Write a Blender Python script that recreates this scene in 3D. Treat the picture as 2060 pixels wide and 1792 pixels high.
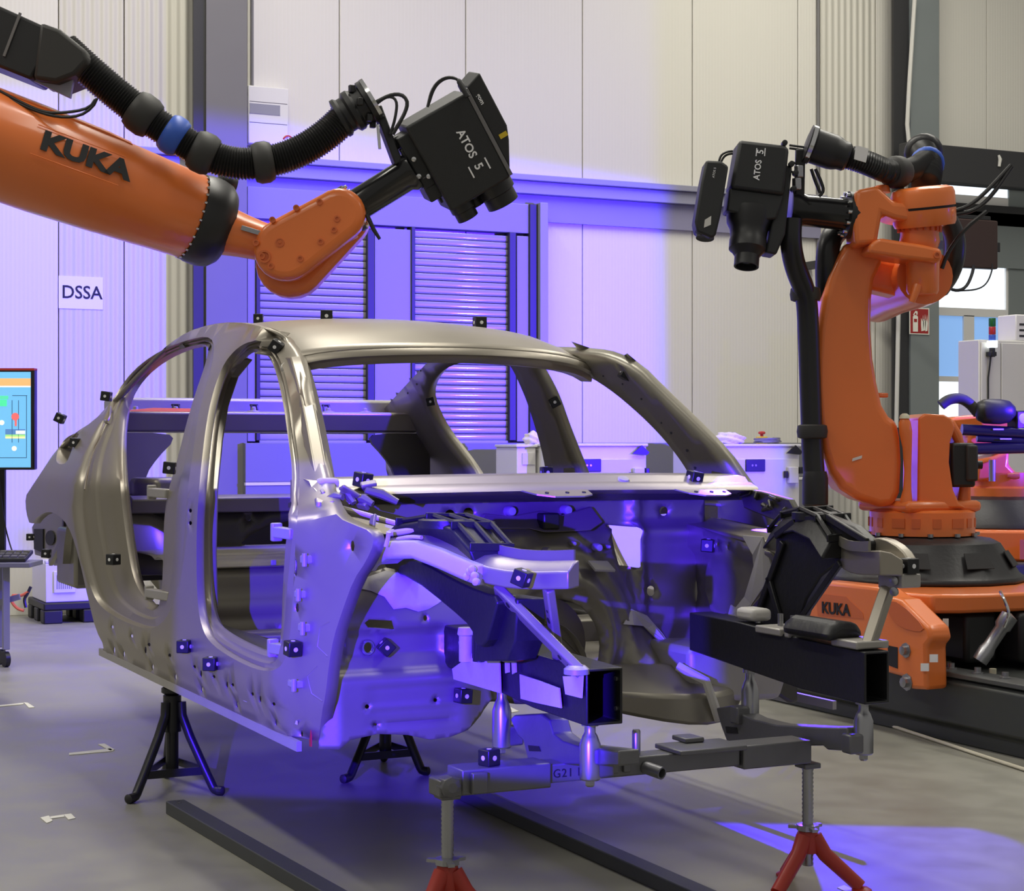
import bpy, bmesh, math, random
from mathutils import Vector, Matrix
from mathutils.geometry import delaunay_2d_cdt, tessellate_polygon

random.seed(7)
for o in list(bpy.data.objects):
    bpy.data.objects.remove(o)
scene = bpy.context.scene
COL = scene.collection
R = math.radians

# ------------------------------------------------------------------ camera
# world: X across the hall, Y towards the rear wall (along the car), Z up, metres
FPX, TH, CAMZ, HORIZON = 3580.0, R(25.5), 1.16, 890.0
SN, CS = math.sin(TH), math.cos(TH)
cam_d = bpy.data.cameras.new('camera')
cam_d.sensor_width = 36.0
cam_d.lens = 36.0 * FPX / 2060.0
cam_d.shift_y = -6.0 / 2060.0
cam_d.clip_end = 200
cam = bpy.data.objects.new('camera', cam_d)
COL.objects.link(cam)
cam.location = (0, 0, CAMZ)
cam.rotation_euler = (R(90), 0, -TH)
scene.camera = cam

# ------------------------------------------------------------------ exposure, world, lamps
scene.view_settings.view_transform = 'Standard'
scene.view_settings.look = 'None'
scene.view_settings.gamma = 1.0
scene.view_settings.use_curve_mapping = False
scene.view_settings.exposure = 0.0
w = bpy.data.worlds.new('hall_light')
scene.world = w
w.use_nodes = True
w.node_tree.nodes['Background'].inputs[0].default_value = (1.0, 0.97, 0.90, 1)
w.node_tree.nodes['Background'].inputs[1].default_value = 0.27


def area(name, loc, rot, sx, sy, power, col):
    d = bpy.data.lights.new(name, 'AREA')
    d.shape = 'RECTANGLE'
    d.size, d.size_y, d.energy, d.color = sx, sy, power, col
    o = bpy.data.objects.new(name, d)
    COL.objects.link(o)
    o.location, o.rotation_euler = loc, rot
    return o


def spot(name, loc, target, power, col, angle, blend=0.25, radius=0.03, rect=None, stray=0.0):
    d = bpy.data.lights.new(name, 'SPOT')
    d.energy, d.color, d.spot_size, d.spot_blend, d.shadow_soft_size = power, col, R(angle), blend, radius
    o = bpy.data.objects.new(name, d)
    COL.objects.link(o)
    o.location = loc
    o.rotation_euler = (Vector(target) - Vector(loc)).to_track_quat('-Z', 'Y').to_euler()
    if rect:                                   # rectangular picture frame of a measuring projector
        d.use_nodes = True
        nt = d.node_tree
        em = nt.nodes['Emission']
        tc = nt.nodes.new('ShaderNodeTexCoord')
        sp = nt.nodes.new('ShaderNodeSeparateXYZ')
        nt.links.new(tc.outputs['Normal'], sp.inputs[0])
        outs = []
        for ax, half in (('X', rect[0]), ('Y', rect[1])):
            dv = nt.nodes.new('ShaderNodeMath')
            dv.operation = 'DIVIDE'
            nt.links.new(sp.outputs[ax], dv.inputs[0])
            nt.links.new(sp.outputs['Z'], dv.inputs[1])
            ab = nt.nodes.new('ShaderNodeMath')
            ab.operation = 'ABSOLUTE'
            nt.links.new(dv.outputs[0], ab.inputs[0])
            mr = nt.nodes.new('ShaderNodeMapRange')
            mr.inputs['From Min'].default_value = half * 1.02
            mr.inputs['From Max'].default_value = half * 0.97
            nt.links.new(ab.outputs[0], mr.inputs['Value'])
            mr.inputs['To Min'].default_value = stray if ax == 'Y' else stray * 0.2
            outs.append(mr)
        ml = nt.nodes.new('ShaderNodeMath')
        ml.operation = 'MULTIPLY'
        nt.links.new(outs[0].outputs['Result'], ml.inputs[0])
        nt.links.new(outs[1].outputs['Result'], ml.inputs[1])
        nt.links.new(ml.outputs[0], em.inputs['Strength'])
    return o


WARM = (1.0, 0.96, 0.86)
# luminaire rows under the hall roof
for k, (lx, ly, lp) in enumerate([(-1.5, 8.6, 165), (3.2, 8.6, 185), (8.0, 8.6, 170), (-1.5, 3.8, 70), (3.4, 5.4, 70), (8.0, 3.5, 80)]):
    area('hall_luminaire', (lx, ly, 6.4), (0, 0, 0), 0.5, 4.6, lp, WARM)
BLUE = (0.055, 0.012, 1.0)
# blue measuring projectors: one left of the car front, one far right aimed at the shutters, two in the sensors on the robots
PF = Vector((-0.4, 1.3, 1.2))
spot('blue_projector_front', PF, PF + Vector((math.sin(R(34.5)), math.cos(R(34.5)), -math.tan(R(7.7)))), 3400, BLUE, 50, 0.1, 0.012, (0.190, 0.112))
spot('blue_projector_side', (9.2, 3.6, 2.05), (4.05, 12.1, 1.6), 12500, BLUE, 70, 1.0, 0.09, (0.317, 0.18), 0.08)
spot('blue_projector_left_sensor', (3.02, 6.88, 2.0), (2.3, 7.3, 1.1), 260, BLUE, 70, 0.3, 0.03, (0.55, 0.45))
spot('blue_projector_right_sensor', (4.02, 6.10, 1.78), (3.0, 4.4, 0.5), 600, BLUE, 34, 0.1, 0.015, (0.25, 0.2))


# ------------------------------------------------------------------ helpers
def ray(px, py):
    u, v = (px - 1030.0) / FPX, (HORIZON - py) / FPX
    return Vector((SN + u * CS, CS - u * SN, v))


def P(px, py, X=None, Y=None, Z=None, t=None):
    """Point seen at a photo position, at a known distance or on a known plane of the hall."""
    d = ray(px, py)
    if X is not None:
        t = X / d.x
    elif Y is not None:
        t = Y / d.y
    elif Z is not None:
        t = (Z - CAMZ) / d.z
    return Vector((0, 0, CAMZ)) + d * t


RIGHT, FWD, UP = Vector((CS, -SN, 0)), Vector((SN, CS, 0)), Vector((0, 0, 1))


def cv(dx, dy, dz, t):
    """Direction: dx, dy photo pixels at distance t, dz metres away from the viewer."""
    return RIGHT * (dx * t / FPX) - UP * (dy * t / FPX) + FWD * dz


def basis(a, b):
    a = a.normalized()
    b = (b - a * b.dot(a)).normalized()
    return a, b, a.cross(b)


class MB:
    def __init__(s):
        s.v, s.f = [], []

    def add(s, vs, fs):
        n = len(s.v)
        s.v += [Vector(p) for p in vs]
        s.f += [tuple(i + n for i in f) for f in fs]
        return s

    def obox(s, o, a, b, c):
        o, a, b, c = Vector(o), Vector(a), Vector(b), Vector(c)
        vs = [o, o + a, o + a + b, o + b, o + c, o + a + c, o + a + b + c, o + b + c]
        fs = [(0, 3, 2, 1), (4, 5, 6, 7), (0, 1, 5, 4), (1, 2, 6, 5), (2, 3, 7, 6), (3, 0, 4, 7)]
        if a.cross(b).dot(c) < 0:
            fs = [tuple(reversed(f)) for f in fs]
        return s.add(vs, fs)

    def box(s, c, size, ax=None):
        c = Vector(c)
        ax = ax or (Vector((1, 0, 0)), Vector((0, 1, 0)), Vector((0, 0, 1)))
        a, b, d = ax[0] * size[0], ax[1] * size[1], ax[2] * size[2]
        return s.obox(c - (a + b + d) / 2, a, b, d)

    def span(s, x0, x1, y0, y1, z0, z1):
        return s.obox((x0, y0, z0), (x1 - x0, 0, 0), (0, y1 - y0, 0), (0, 0, z1 - z0))

    def loft(s, secs, caps=True, closed=True):
        n = len(secs[0])
        vs = [p for sec in secs for p in sec]
        fs = []
        for i in range(len(secs) - 1):
            for j in range(n if closed else n - 1):
                k = (j + 1) % n
                fs.append((i * n + j, i * n + k, (i + 1) * n + k, (i + 1) * n + j))
        if caps and closed:
            fs.append(tuple(reversed(range(n))))
            fs.append(tuple((len(secs) - 1) * n + j for j in range(n)))
        return s.add(vs, fs)

    def frames(s, pts):
        pts = [Vector(p) for p in pts]
        out = []
        prev = None
        for i, p in enumerate(pts):
            d = (pts[min(i + 1, len(pts) - 1)] - pts[max(i - 1, 0)])
            d.normalize()
            if prev is None:
                up = Vector((0, 0, 1)) if abs(d.z) < 0.9 else Vector((0, 1, 0))
                a = d.cross(up).normalized()
            else:
                a = (prev - d * prev.dot(d)).normalized()
            prev = a
            out.append((p, a, d.cross(a)))
        return out

    def tube(s, pts, r, n=10, caps=True):
        rr = r if isinstance(r, (list, tuple)) else [r] * len(pts)
        secs = []
        for (p, a, b), q in zip(s.frames(pts), rr):
            secs.append([p + (a * math.cos(2 * math.pi * k / n) + b * math.sin(2 * math.pi * k / n)) * q for k in range(n)])
        return s.loft(secs, caps)

    def cyl(s, p0, p1, r0, r1=None, n=16, caps=True):
        return s.tube([p0, p1], [r0, r0 if r1 is None else r1], n, caps)

    def lathe(s, o, axis, prof, n=24):
        """prof: (radius, distance along axis)"""
        o, axis = Vector(o), Vector(axis).normalized()
        up = Vector((0, 0, 1)) if abs(axis.z) < 0.9 else Vector((0, 1, 0))
        a = axis.cross(up).normalized()
        b = axis.cross(a)
        secs = [[o + axis * h + (a * math.cos(2 * math.pi * k / n) + b * math.sin(2 * math.pi * k / n)) * max(q, 1e-4)
                 for k in range(n)] for q, h in prof]
        return s.loft(secs, True)

    def prism(s, pts, vec, hole=None):
        pts = [Vector(p) for p in pts]
        vec = Vector(vec)
        n = len(pts)
        fs = [tuple(reversed(range(n))), tuple(range(n, 2 * n))]
        for i in range(n):
            j = (i + 1) % n
            fs.append((i, j, j + n, i + n))
        return s.add(pts + [p + vec for p in pts], fs)

    def bar(s, p0, p1, wdt, hgt, up=(0, 0, 1)):
        """rectangular bar along p0-p1"""
        p0, p1 = Vector(p0), Vector(p1)
        d = (p1 - p0)
        a = d.cross(Vector(up)).normalized()
        b = a.cross(d).normalized()
        return s.obox(p0 - a * wdt / 2 - b * hgt / 2, d, a * wdt, b * hgt)

    def build(s, name, m, parent=None, smooth=40, bevel=0, seg=2, fix=True, solid=0, soff=0.0, label=None, subd=0):
        me = bpy.data.meshes.new(name)
        o = bpy.data.objects.new(name, me)
        COL.objects.link(o)
        if parent is not None:
            root = parent
            while root.parent:
                root = root.parent
            loc = Vector(root.location)
            o.parent = parent
        else:
            xs = [p.x for p in s.v]
            ys = [p.y for p in s.v]
            loc = Vector(((min(xs) + max(xs)) / 2, (min(ys) + max(ys)) / 2, min(p.z for p in s.v)))
            o.location = loc
        me.from_pydata([p - loc for p in s.v], [], s.f)
        me.materials.append(m)
        if fix:
            bm = bmesh.new()
            bm.from_mesh(me)
            bmesh.ops.remove_doubles(bm, verts=bm.verts, dist=1e-5)
            bmesh.ops.recalc_face_normals(bm, faces=bm.faces)
            bm.to_mesh(me)
            bm.free()
        if smooth:
            me.polygons.foreach_set('use_smooth', [True] * len(me.polygons))
            me.set_sharp_from_angle(angle=R(smooth))
        if solid:
            md = o.modifiers.new('thickness', 'SOLIDIFY')
            md.thickness, md.offset = solid, soff
        if bevel:
            md = o.modifiers.new('edges', 'BEVEL')
            md.width, md.segments, md.limit_method, md.angle_limit = bevel, seg, 'ANGLE', R(35)
        if subd:
            md = o.modifiers.new('round', 'SUBSURF')
            md.levels = md.render_levels = subd
        if label:
            o['label'] = label
        return o


def thing(name, label, cat, loc=(0, 0, 0), group=None):
    o = bpy.data.objects.new(name, None)
    o.empty_display_size = 0.1
    COL.objects.link(o)
    o.location = loc
    o['label'], o['category'] = label, cat
    if group:
        o['group'] = group
    return o


def tag(o, label, cat, group=None):
    o['label'], o['category'] = label, cat
    if group:
        o['group'] = group
    return o


def struct(o):
    o['kind'] = 'structure'
    return o


def in_poly(x, y, poly):
    c = False
    n = len(poly)
    j = n - 1
    for i in range(n):
        xi, yi = poly[i]
        xj, yj = poly[j]
        if (yi > y) != (yj > y) and x < (xj - xi) * (y - yi) / (yj - yi) + xi:
            c = not c
        j = i
    return c


def resample(poly, step, closed=True):
    out = []
    n = len(poly)
    for i in range(n if closed else n - 1):
        a, b = poly[i], poly[(i + 1) % n]
        L = math.hypot(b[0] - a[0], b[1] - a[1])
        k = max(1, int(round(L / step)))
        for q in range(k):
            f = q / k
            out.append((a[0] + (b[0] - a[0]) * f, a[1] + (b[1] - a[1]) * f))
    if not closed:
        out.append(tuple(poly[-1]))
    return out


def smooth2(poly, n=2, closed=True):
    """Chaikin corner rounding"""
    for _ in range(n):
        out = []
        m = len(poly)
        rng = range(m) if closed else range(m - 1)
        if not closed:
            out.append(poly[0])
        for i in rng:
            a, b = poly[i], poly[(i + 1) % m]
            out.append(tuple(a[k] * .75 + b[k] * .25 for k in range(len(a))))
            out.append(tuple(a[k] * .25 + b[k] * .75 for k in range(len(a))))
        if not closed:
            out.append(poly[-1])
        poly = out
    return poly


def circ(cx, cy, r, n=14, ry=None, rot=0):
    ry = ry or r
    return [(cx + r * math.cos(2 * math.pi * k / n) * math.cos(rot) - ry * math.sin(2 * math.pi * k / n) * math.sin(rot),
             cy + r * math.cos(2 * math.pi * k / n) * math.sin(rot) + ry * math.sin(2 * math.pi * k / n) * math.cos(rot)) for k in range(n)]


def sheet(outer, holes, fn, step, bstep=None):
    """Stamped sheet: a 2D outline with holes, meshed finely and mapped through fn(u, v)."""
    bstep = bstep or step
    outer = resample(outer, bstep)
    holes = [resample(h, bstep) for h in holes]
    vs, es = [], []
    for lp in [outer] + holes:
        b = len(vs)
        vs += lp
        es += [(b + i, b + (i + 1) % len(lp)) for i in range(len(lp))]
    bpts = list(vs)
    cell = {}
    for p in bpts:
        cell.setdefault((int(p[0] // step), int(p[1] // step)), []).append(p)
    x0, x1 = min(p[0] for p in outer), max(p[0] for p in outer)
    y0, y1 = min(p[1] for p in outer), max(p[1] for p in outer)
    row = 0
    y = y0
    while y < y1:
        x = x0 + (step / 2 if row % 2 else 0)
        while x < x1:
            cx, cy = int(x // step), int(y // step)
            ok = all((p[0] - x) ** 2 + (p[1] - y) ** 2 > (0.5 * step) ** 2
                     for i in (-1, 0, 1) for j in (-1, 0, 1) for p in cell.get((cx + i, cy + j), ()))
            if ok and in_poly(x, y, outer) and not any(in_poly(x, y, h) for h in holes):
                vs.append((x, y))
            x += step
        y += step * 0.87
        row += 1
    r = delaunay_2d_cdt([Vector(p) for p in vs], es, [], 0, 1e-6)
    V, Fc = r[0], r[2]
    fs = []
    for f in Fc:
        cx = sum(V[i].x for i in f) / len(f)
        cy = sum(V[i].y for i in f) / len(f)
        if in_poly(cx, cy, outer) and not any(in_poly(cx, cy, h) for h in holes):
            fs.append(tuple(f))
    mb = MB()
    mb.add([fn(p.x, p.y) for p in V], fs)
    return mb


def sstep(a, b, x):
    t = max(0.0, min(1.0, (x - a) / (b - a)))
    return t * t * (3 - 2 * t)


def gauss(x, c, s):
    return math.exp(-((x - c) / s) ** 2)


def lettering(text, o, ex, ey, height, m, parent, name='lettering', stretch=1.0, bold=0.0, depth=0.002, spacing=1.0, center=False):
    """Flat raised letters: o = lower-left of the text, ex along it, ey upwards."""
    cu = bpy.data.curves.new('txt', 'FONT')
    cu.body, cu.size, cu.extrude, cu.offset, cu.space_character = text, 1.0, 0.0, bold, spacing
    cu.resolution_u = 3
    to = bpy.data.objects.new('txt', cu)
    COL.objects.link(to)
    dg = bpy.context.evaluated_depsgraph_get()
    me = bpy.data.meshes.new_from_object(to.evaluated_get(dg))
    bpy.data.objects.remove(to)
    bpy.data.curves.remove(cu)
    ex, ey, ez = basis(Vector(ex), Vector(ey))
    k = height / 0.69
    xs = [v.co.x for v in me.vertices]
    x0 = (min(xs) + max(xs)) / 2 if center else min(xs)
    mb = MB()
    top = [Vector(o) + ex * ((v.co.x - x0) * k * stretch) + ey * (v.co.y * k) + ez * depth for v in me.vertices]
    mb.add(top, [tuple(p.vertices) for p in me.polygons])
    bpy.data.meshes.remove(me)
    return mb.build(name, m, parent, smooth=0, fix=False, solid=depth, soff=-1)


def mat(name, col, metal=0.0, rough=0.5, noise=0.0, nscale=6.0, bump=0.0, bscale=40.0, spec=0.5, emit=None, estr=0.0, coat=0.0, rvar=0.0, alpha=None):
    m = bpy.data.materials.new(name)
    m.use_nodes = True
    nt = m.node_tree
    b = nt.nodes['Principled BSDF']
    b.inputs['Base Color'].default_value = (*col, 1)
    b.inputs['Metallic'].default_value = metal
    b.inputs['Roughness'].default_value = rough
    b.inputs['Specular IOR Level'].default_value = spec
    if coat:
        b.inputs['Coat Weight'].default_value = coat
        b.inputs['Coat Roughness'].default_value = 0.12
    if emit:
        b.inputs['Emission Color'].default_value = (*emit, 1)
        b.inputs['Emission Strength'].default_value = estr
    tc = nt.nodes.new('ShaderNodeTexCoord')
    if noise or rvar:
        tx = nt.nodes.new('ShaderNodeTexNoise')
        tx.inputs['Scale'].default_value = nscale
        tx.inputs['Detail'].default_value = 6
        nt.links.new(tc.outputs['Object'], tx.inputs['Vector'])
        if noise:
            mx = nt.nodes.new('ShaderNodeMix')
            mx.data_type = 'RGBA'
            mx.inputs['A'].default_value = (*[c * (1 - noise) for c in col], 1)
            mx.inputs['B'].default_value = (*[min(1, c * (1 + noise)) for c in col], 1)
            nt.links.new(tx.outputs['Fac'], mx.inputs['Factor'])
            nt.links.new(mx.outputs['Result'], b.inputs['Base Color'])
        if rvar:
            mr = nt.nodes.new('ShaderNodeMapRange')
            mr.inputs['To Min'].default_value = max(0.02, rough - rvar)
            mr.inputs['To Max'].default_value = min(1, rough + rvar)
            nt.links.new(tx.outputs['Fac'], mr.inputs['Value'])
            nt.links.new(mr.outputs['Result'], b.inputs['Roughness'])
    if bump:
        bx = nt.nodes.new('ShaderNodeTexNoise')
        bx.inputs['Scale'].default_value = bscale
        bx.inputs['Detail'].default_value = 4
        nt.links.new(tc.outputs['Object'], bx.inputs['Vector'])
        bp = nt.nodes.new('ShaderNodeBump')
        bp.inputs['Strength'].default_value = bump
        bp.inputs['Distance'].default_value = 0.01
        nt.links.new(bx.outputs['Fac'], bp.inputs['Height'])
        nt.links.new(bp.outputs['Normal'], b.inputs['Normal'])
    return m


def ribbed(name, col, scale, depth, rough=0.45, axis='X'):
    """painted sheet with fine pressed ribs running along the other axis"""
    m = mat(name, col, 0.0, rough)
    nt = m.node_tree
    tc = nt.nodes.new('ShaderNodeTexCoord')
    wv = nt.nodes.new('ShaderNodeTexWave')
    wv.bands_direction = axis
    wv.inputs['Scale'].default_value = scale
    nt.links.new(tc.outputs['Object'], wv.inputs['Vector'])
    bp = nt.nodes.new('ShaderNodeBump')
    bp.inputs['Strength'].default_value = depth
    bp.inputs['Distance'].default_value = 0.01
    nt.links.new(wv.outputs['Fac'], bp.inputs['Height'])
    nt.links.new(bp.outputs['Normal'], nt.nodes['Principled BSDF'].inputs['Normal'])
    return m


M = {
    'wall': ribbed('wall_sheet_paint', (0.72, 0.70, 0.63), 11.0, 0.10, 0.5),
    'wall_rib': ribbed('wall_sheet_deep_ribs', (0.66, 0.64, 0.56), 5.0, 0.9, 0.5),
    'seam': mat('wall_joint', (0.25, 0.24, 0.22), 0, 0.8),
    'column': mat('column_paint', (0.17, 0.165, 0.165), 0, 0.55, 0.06, 3),
    'dark_col': mat('dark_column_paint', (0.030, 0.030, 0.032), 0, 0.5),
    'green_col': mat('grey_green_paint', (0.20, 0.225, 0.225), 0, 0.5, 0.05, 3),
    'rail': mat('grey_rail_paint', (0.29, 0.29, 0.36), 0.0, 0.4),
    'slat': mat('shutter_slat_metal', (0.30, 0.28, 0.34), 0.1, 0.35, 0.05, 5, coat=0.5),
    'doorframe': mat('shutter_frame_paint', (0.25, 0.24, 0.34), 0.0, 0.4),
    'parapet': mat('parapet_grey', (0.18, 0.18, 0.20), 0, 0.5),
    'white': mat('white_plastic', (0.74, 0.73, 0.71), 0, 0.4),
    'offwhite': mat('offwhite_sheet', (0.62, 0.61, 0.56), 0, 0.45),
    'paper': mat('paper', (0.82, 0.82, 0.82), 0, 0.8),
    'ink': mat('black_ink', (0.012, 0.012, 0.014), 0, 0.6),
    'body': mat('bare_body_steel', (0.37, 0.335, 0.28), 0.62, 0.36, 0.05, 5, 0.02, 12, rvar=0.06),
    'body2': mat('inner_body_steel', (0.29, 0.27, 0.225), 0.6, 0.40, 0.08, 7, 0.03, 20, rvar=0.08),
    'bodyshade': mat('shaded_zinc_steel', (0.10, 0.095, 0.085), 0.6, 0.42, 0.1, 7),  # body steel darkened: shade inside the shell put into the colour
    'alloy': mat('matt_alloy', (0.42, 0.40, 0.37), 0.35, 0.45, 0.08, 12),
    'castblack': mat('black_primed_casting', (0.018, 0.018, 0.020), 0.1, 0.42, 0.2, 15, 0.1, 60),
    'blackp': mat('black_plastic', (0.014, 0.014, 0.015), 0, 0.42, 0.15, 10),
    'blackg': mat('black_gloss', (0.012, 0.012, 0.013), 0, 0.18),
    'sensor': mat('sensor_black_powder', (0.020, 0.021, 0.021), 0, 0.55, 0.1, 30, 0.08, 300),
    'rubber': mat('hose_rubber', (0.030, 0.029, 0.027), 0, 0.6),
    'hose': mat('corrugated_hose', (0.014, 0.014, 0.014), 0, 0.33),
    'blueband': mat('blue_sleeve', (0.03, 0.10, 0.50), 0, 0.45),
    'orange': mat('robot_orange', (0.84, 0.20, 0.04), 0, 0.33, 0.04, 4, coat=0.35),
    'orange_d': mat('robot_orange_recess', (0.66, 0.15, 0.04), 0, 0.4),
    'chrome': mat('bright_steel', (0.75, 0.75, 0.76), 1.0, 0.14),
    'steel': mat('turned_steel', (0.40, 0.40, 0.42), 0.9, 0.3, 0.08, 20),
    'fixture': mat('milled_grey_steel', (0.17, 0.17, 0.18), 0.55, 0.42, 0.15, 12, 0.05, 60),
    'barsteel': mat('floor_bar_steel', (0.075, 0.08, 0.085), 0.3, 0.5, 0.15, 8),
    'standblack': mat('black_stand_paint', (0.016, 0.016, 0.02), 0, 0.35),
    'red': mat('red_stand_paint', (0.42, 0.035, 0.02), 0, 0.4, 0.08, 8),
    'track': mat('track_dark_green_grey', (0.050, 0.055, 0.052), 0.1, 0.45, 0.1, 4),
    'tracktop': mat('track_top_plate', (0.10, 0.105, 0.105), 0.3, 0.4, 0.1, 6),
    'tape': mat('white_tape', (0.78, 0.77, 0.68), 0, 0.7, 0.06, 30),
    'maskcloth': mat('white_adhesive_tape', (0.60, 0.58, 0.55), 0, 0.55, 0.05, 20, 0.1, 50),
    'sealant': mat('cream_sealant', (0.66, 0.62, 0.46), 0, 0.5, 0.05, 25, 0.2, 30),
    'signred': mat('sign_red', (0.33, 0.02, 0.02), 0, 0.5),
    'redplastic': mat('red_plastic', (0.5, 0.04, 0.03), 0, 0.4),
    'yellow': mat('yellow_plastic', (0.7, 0.5, 0.03), 0, 0.4),
    'lampgreen': mat('lamp_green', (0.01, 0.12, 0.03), 0, 0.25),
    'lampred': mat('lamp_red', (0.45, 0.03, 0.03), 0, 0.25),
    'lampblue': mat('lamp_blue', (0.05, 0.12, 0.55), 0, 0.25),
    'dot': mat('marker_dot_white', (0.9, 0.9, 0.9), 0, 0.6),
    'marker': mat('marker_black', (0.012, 0.012, 0.014), 0, 0.4),
    'dirty': mat('crumpled_cloth', (0.72, 0.66, 0.60), 0, 0.8, 0.08, 30, 0.3, 30),
    'pallet': mat('black_pallet_plastic', (0.015, 0.015, 0.016), 0, 0.5),
    'redpaint': mat('red_edge_paint', (0.55, 0.05, 0.03), 0, 0.5),
}
_b = M['slat'].node_tree.nodes['Principled BSDF']
_b.inputs['Coat Weight'].default_value = 1.0
_b.inputs['Coat Roughness'].default_value = 0.05

# ================================================================== the hall
WY = 12.2


def floor_material():
    m = mat('concrete_floor', (0.27, 0.265, 0.225), 0, 0.42)
    nt = m.node_tree
    b = nt.nodes['Principled BSDF']
    tc = nt.nodes.new('ShaderNodeTexCoord')
    n1 = nt.nodes.new('ShaderNodeTexNoise')
    n1.inputs['Scale'].default_value, n1.inputs['Detail'].default_value = 0.9, 8
    n2 = nt.nodes.new('ShaderNodeTexNoise')
    n2.inputs['Scale'].default_value, n2.inputs['Detail'].default_value = 7, 8
    for n in (n1, n2):
        nt.links.new(tc.outputs['Object'], n.inputs['Vector'])
    mx = nt.nodes.new('ShaderNodeMix')
    mx.data_type = 'RGBA'
    mx.inputs['A'].default_value = (0.235, 0.228, 0.19, 1)
    mx.inputs['B'].default_value = (0.34, 0.335, 0.28, 1)
    nt.links.new(n1.outputs['Fac'], mx.inputs['Factor'])
    m2 = nt.nodes.new('ShaderNodeMix')
    m2.data_type = 'RGBA'
    m2.blend_type = 'MULTIPLY'
    m2.inputs['Factor'].default_value = 0.5
    cr = nt.nodes.new('ShaderNodeValToRGB')
    cr.color_ramp.elements[0].position, cr.color_ramp.elements[0].color = 0.3, (0.72, 0.72, 0.72, 1)
    cr.color_ramp.elements[1].position, cr.color_ramp.elements[1].color = 0.62, (1.05, 1.05, 1.05, 1)
    nt.links.new(n2.outputs['Fac'], cr.inputs['Fac'])
    nt.links.new(mx.outputs['Result'], m2.inputs['A'])
    nt.links.new(cr.outputs['Color'], m2.inputs['B'])
    nt.links.new(m2.outputs['Result'], b.inputs['Base Color'])
    mr = nt.nodes.new('ShaderNodeMapRange')
    mr.inputs['To Min'].default_value, mr.inputs['To Max'].default_value = 0.32, 0.6
    nt.links.new(n2.outputs['Fac'], mr.inputs['Value'])
    nt.links.new(mr.outputs['Result'], b.inputs['Roughness'])
    return m


struct(MB().span(-7, 15, -3, WY + 0.3, -0.1, 0).build('floor', floor_material(), smooth=0))

wallb = struct(MB().span(-7, P(1888, 890, Y=WY).x, WY + 0.06, WY + 0.2, 0, 7.2).build('wall_back', M['seam'], smooth=0))
# sandwich panels of the back wall, joints where the photograph shows them
seams = [P(x, 890, Y=WY).x for x in (-160, 118, 250, 390, 497, 683, 937, 1172, 1393, 1605, 1650, 1762, 1806)]
for i in range(len(seams) - 1):
    m = M['wall_rib'] if i in (1, 2, 10) else M['wall']
    MB().span(seams[i] + 0.004, seams[i + 1] - 0.004, WY, WY + 0.07, 0, 7.2).build('wall_panel', m, wallb, smooth=0, bevel=0.004)
x0 = seams[-1]
wr = P(1888, 890, Y=WY).x

# steel columns
def hcol(name, pxa, pxb, pxc, Y, m1, m2, top=7.2):
    """H column: dark web side pxa..pxb and face pxb..pxc"""
    a, b, c = P(pxa, 890, Y=Y).x, P(pxb, 890, Y=Y).x, P(pxc, 890, Y=Y).x
    f = struct(MB().span(b, c, Y, Y + 0.03, 0, top).build(name, m1, smooth=0))
    MB().span((b + c) / 2 - 0.012, (b + c) / 2 + 0.012, Y + 0.03, WY - 0.005, 0, top).build('column_web', m2, f, smooth=0)
    MB().span(a, b - 0.002, Y + 0.02, Y + 0.05, 0, top).build('column_side', m2, f, smooth=0)
    return f


hcol('trim_1', 391, 415, 497, WY - 0.22, M['column'], M['dark_col'])
c2 = hcol('trim_2', 1801, 1832, 1889, WY - 0.25, M['green_col'], M['dark_col'])
# right-hand bay: upper wall, dark girder, glazing
rx0, rx1 = P(1889, 890, Y=WY).x, P(2260, 890, Y=WY).x
zt = lambda py, px, Y=WY: P(px, py, Y=Y).z
wr2 = struct(MB().span(rx0, rx1 + 4, WY + 0.06, WY + 0.2, zt(372, 1950), 7.2).build('wall_right', M['seam'], smooth=0))
sx = [rx0] + [P(x, 890, Y=WY).x for x in (1985, 2110)] + [rx1 + 4]
for i in range(3):
    MB().span(sx[i] + 0.004, sx[i + 1] - 0.004, WY, WY + 0.07, zt(372, 1950), 7.2).build('wall_panel', M['wall'], wr2, smooth=0, bevel=0.004)
GY = WY - 0.45
gx = P(1826, 890, Y=GY).x
struct(MB().span(gx, gx + 5, GY, GY + 0.12, zt(370, 1940, GY), zt(295, 1940, GY)).build('trim_3', M['dark_col'], smooth=0, bevel=0.01))

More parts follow.
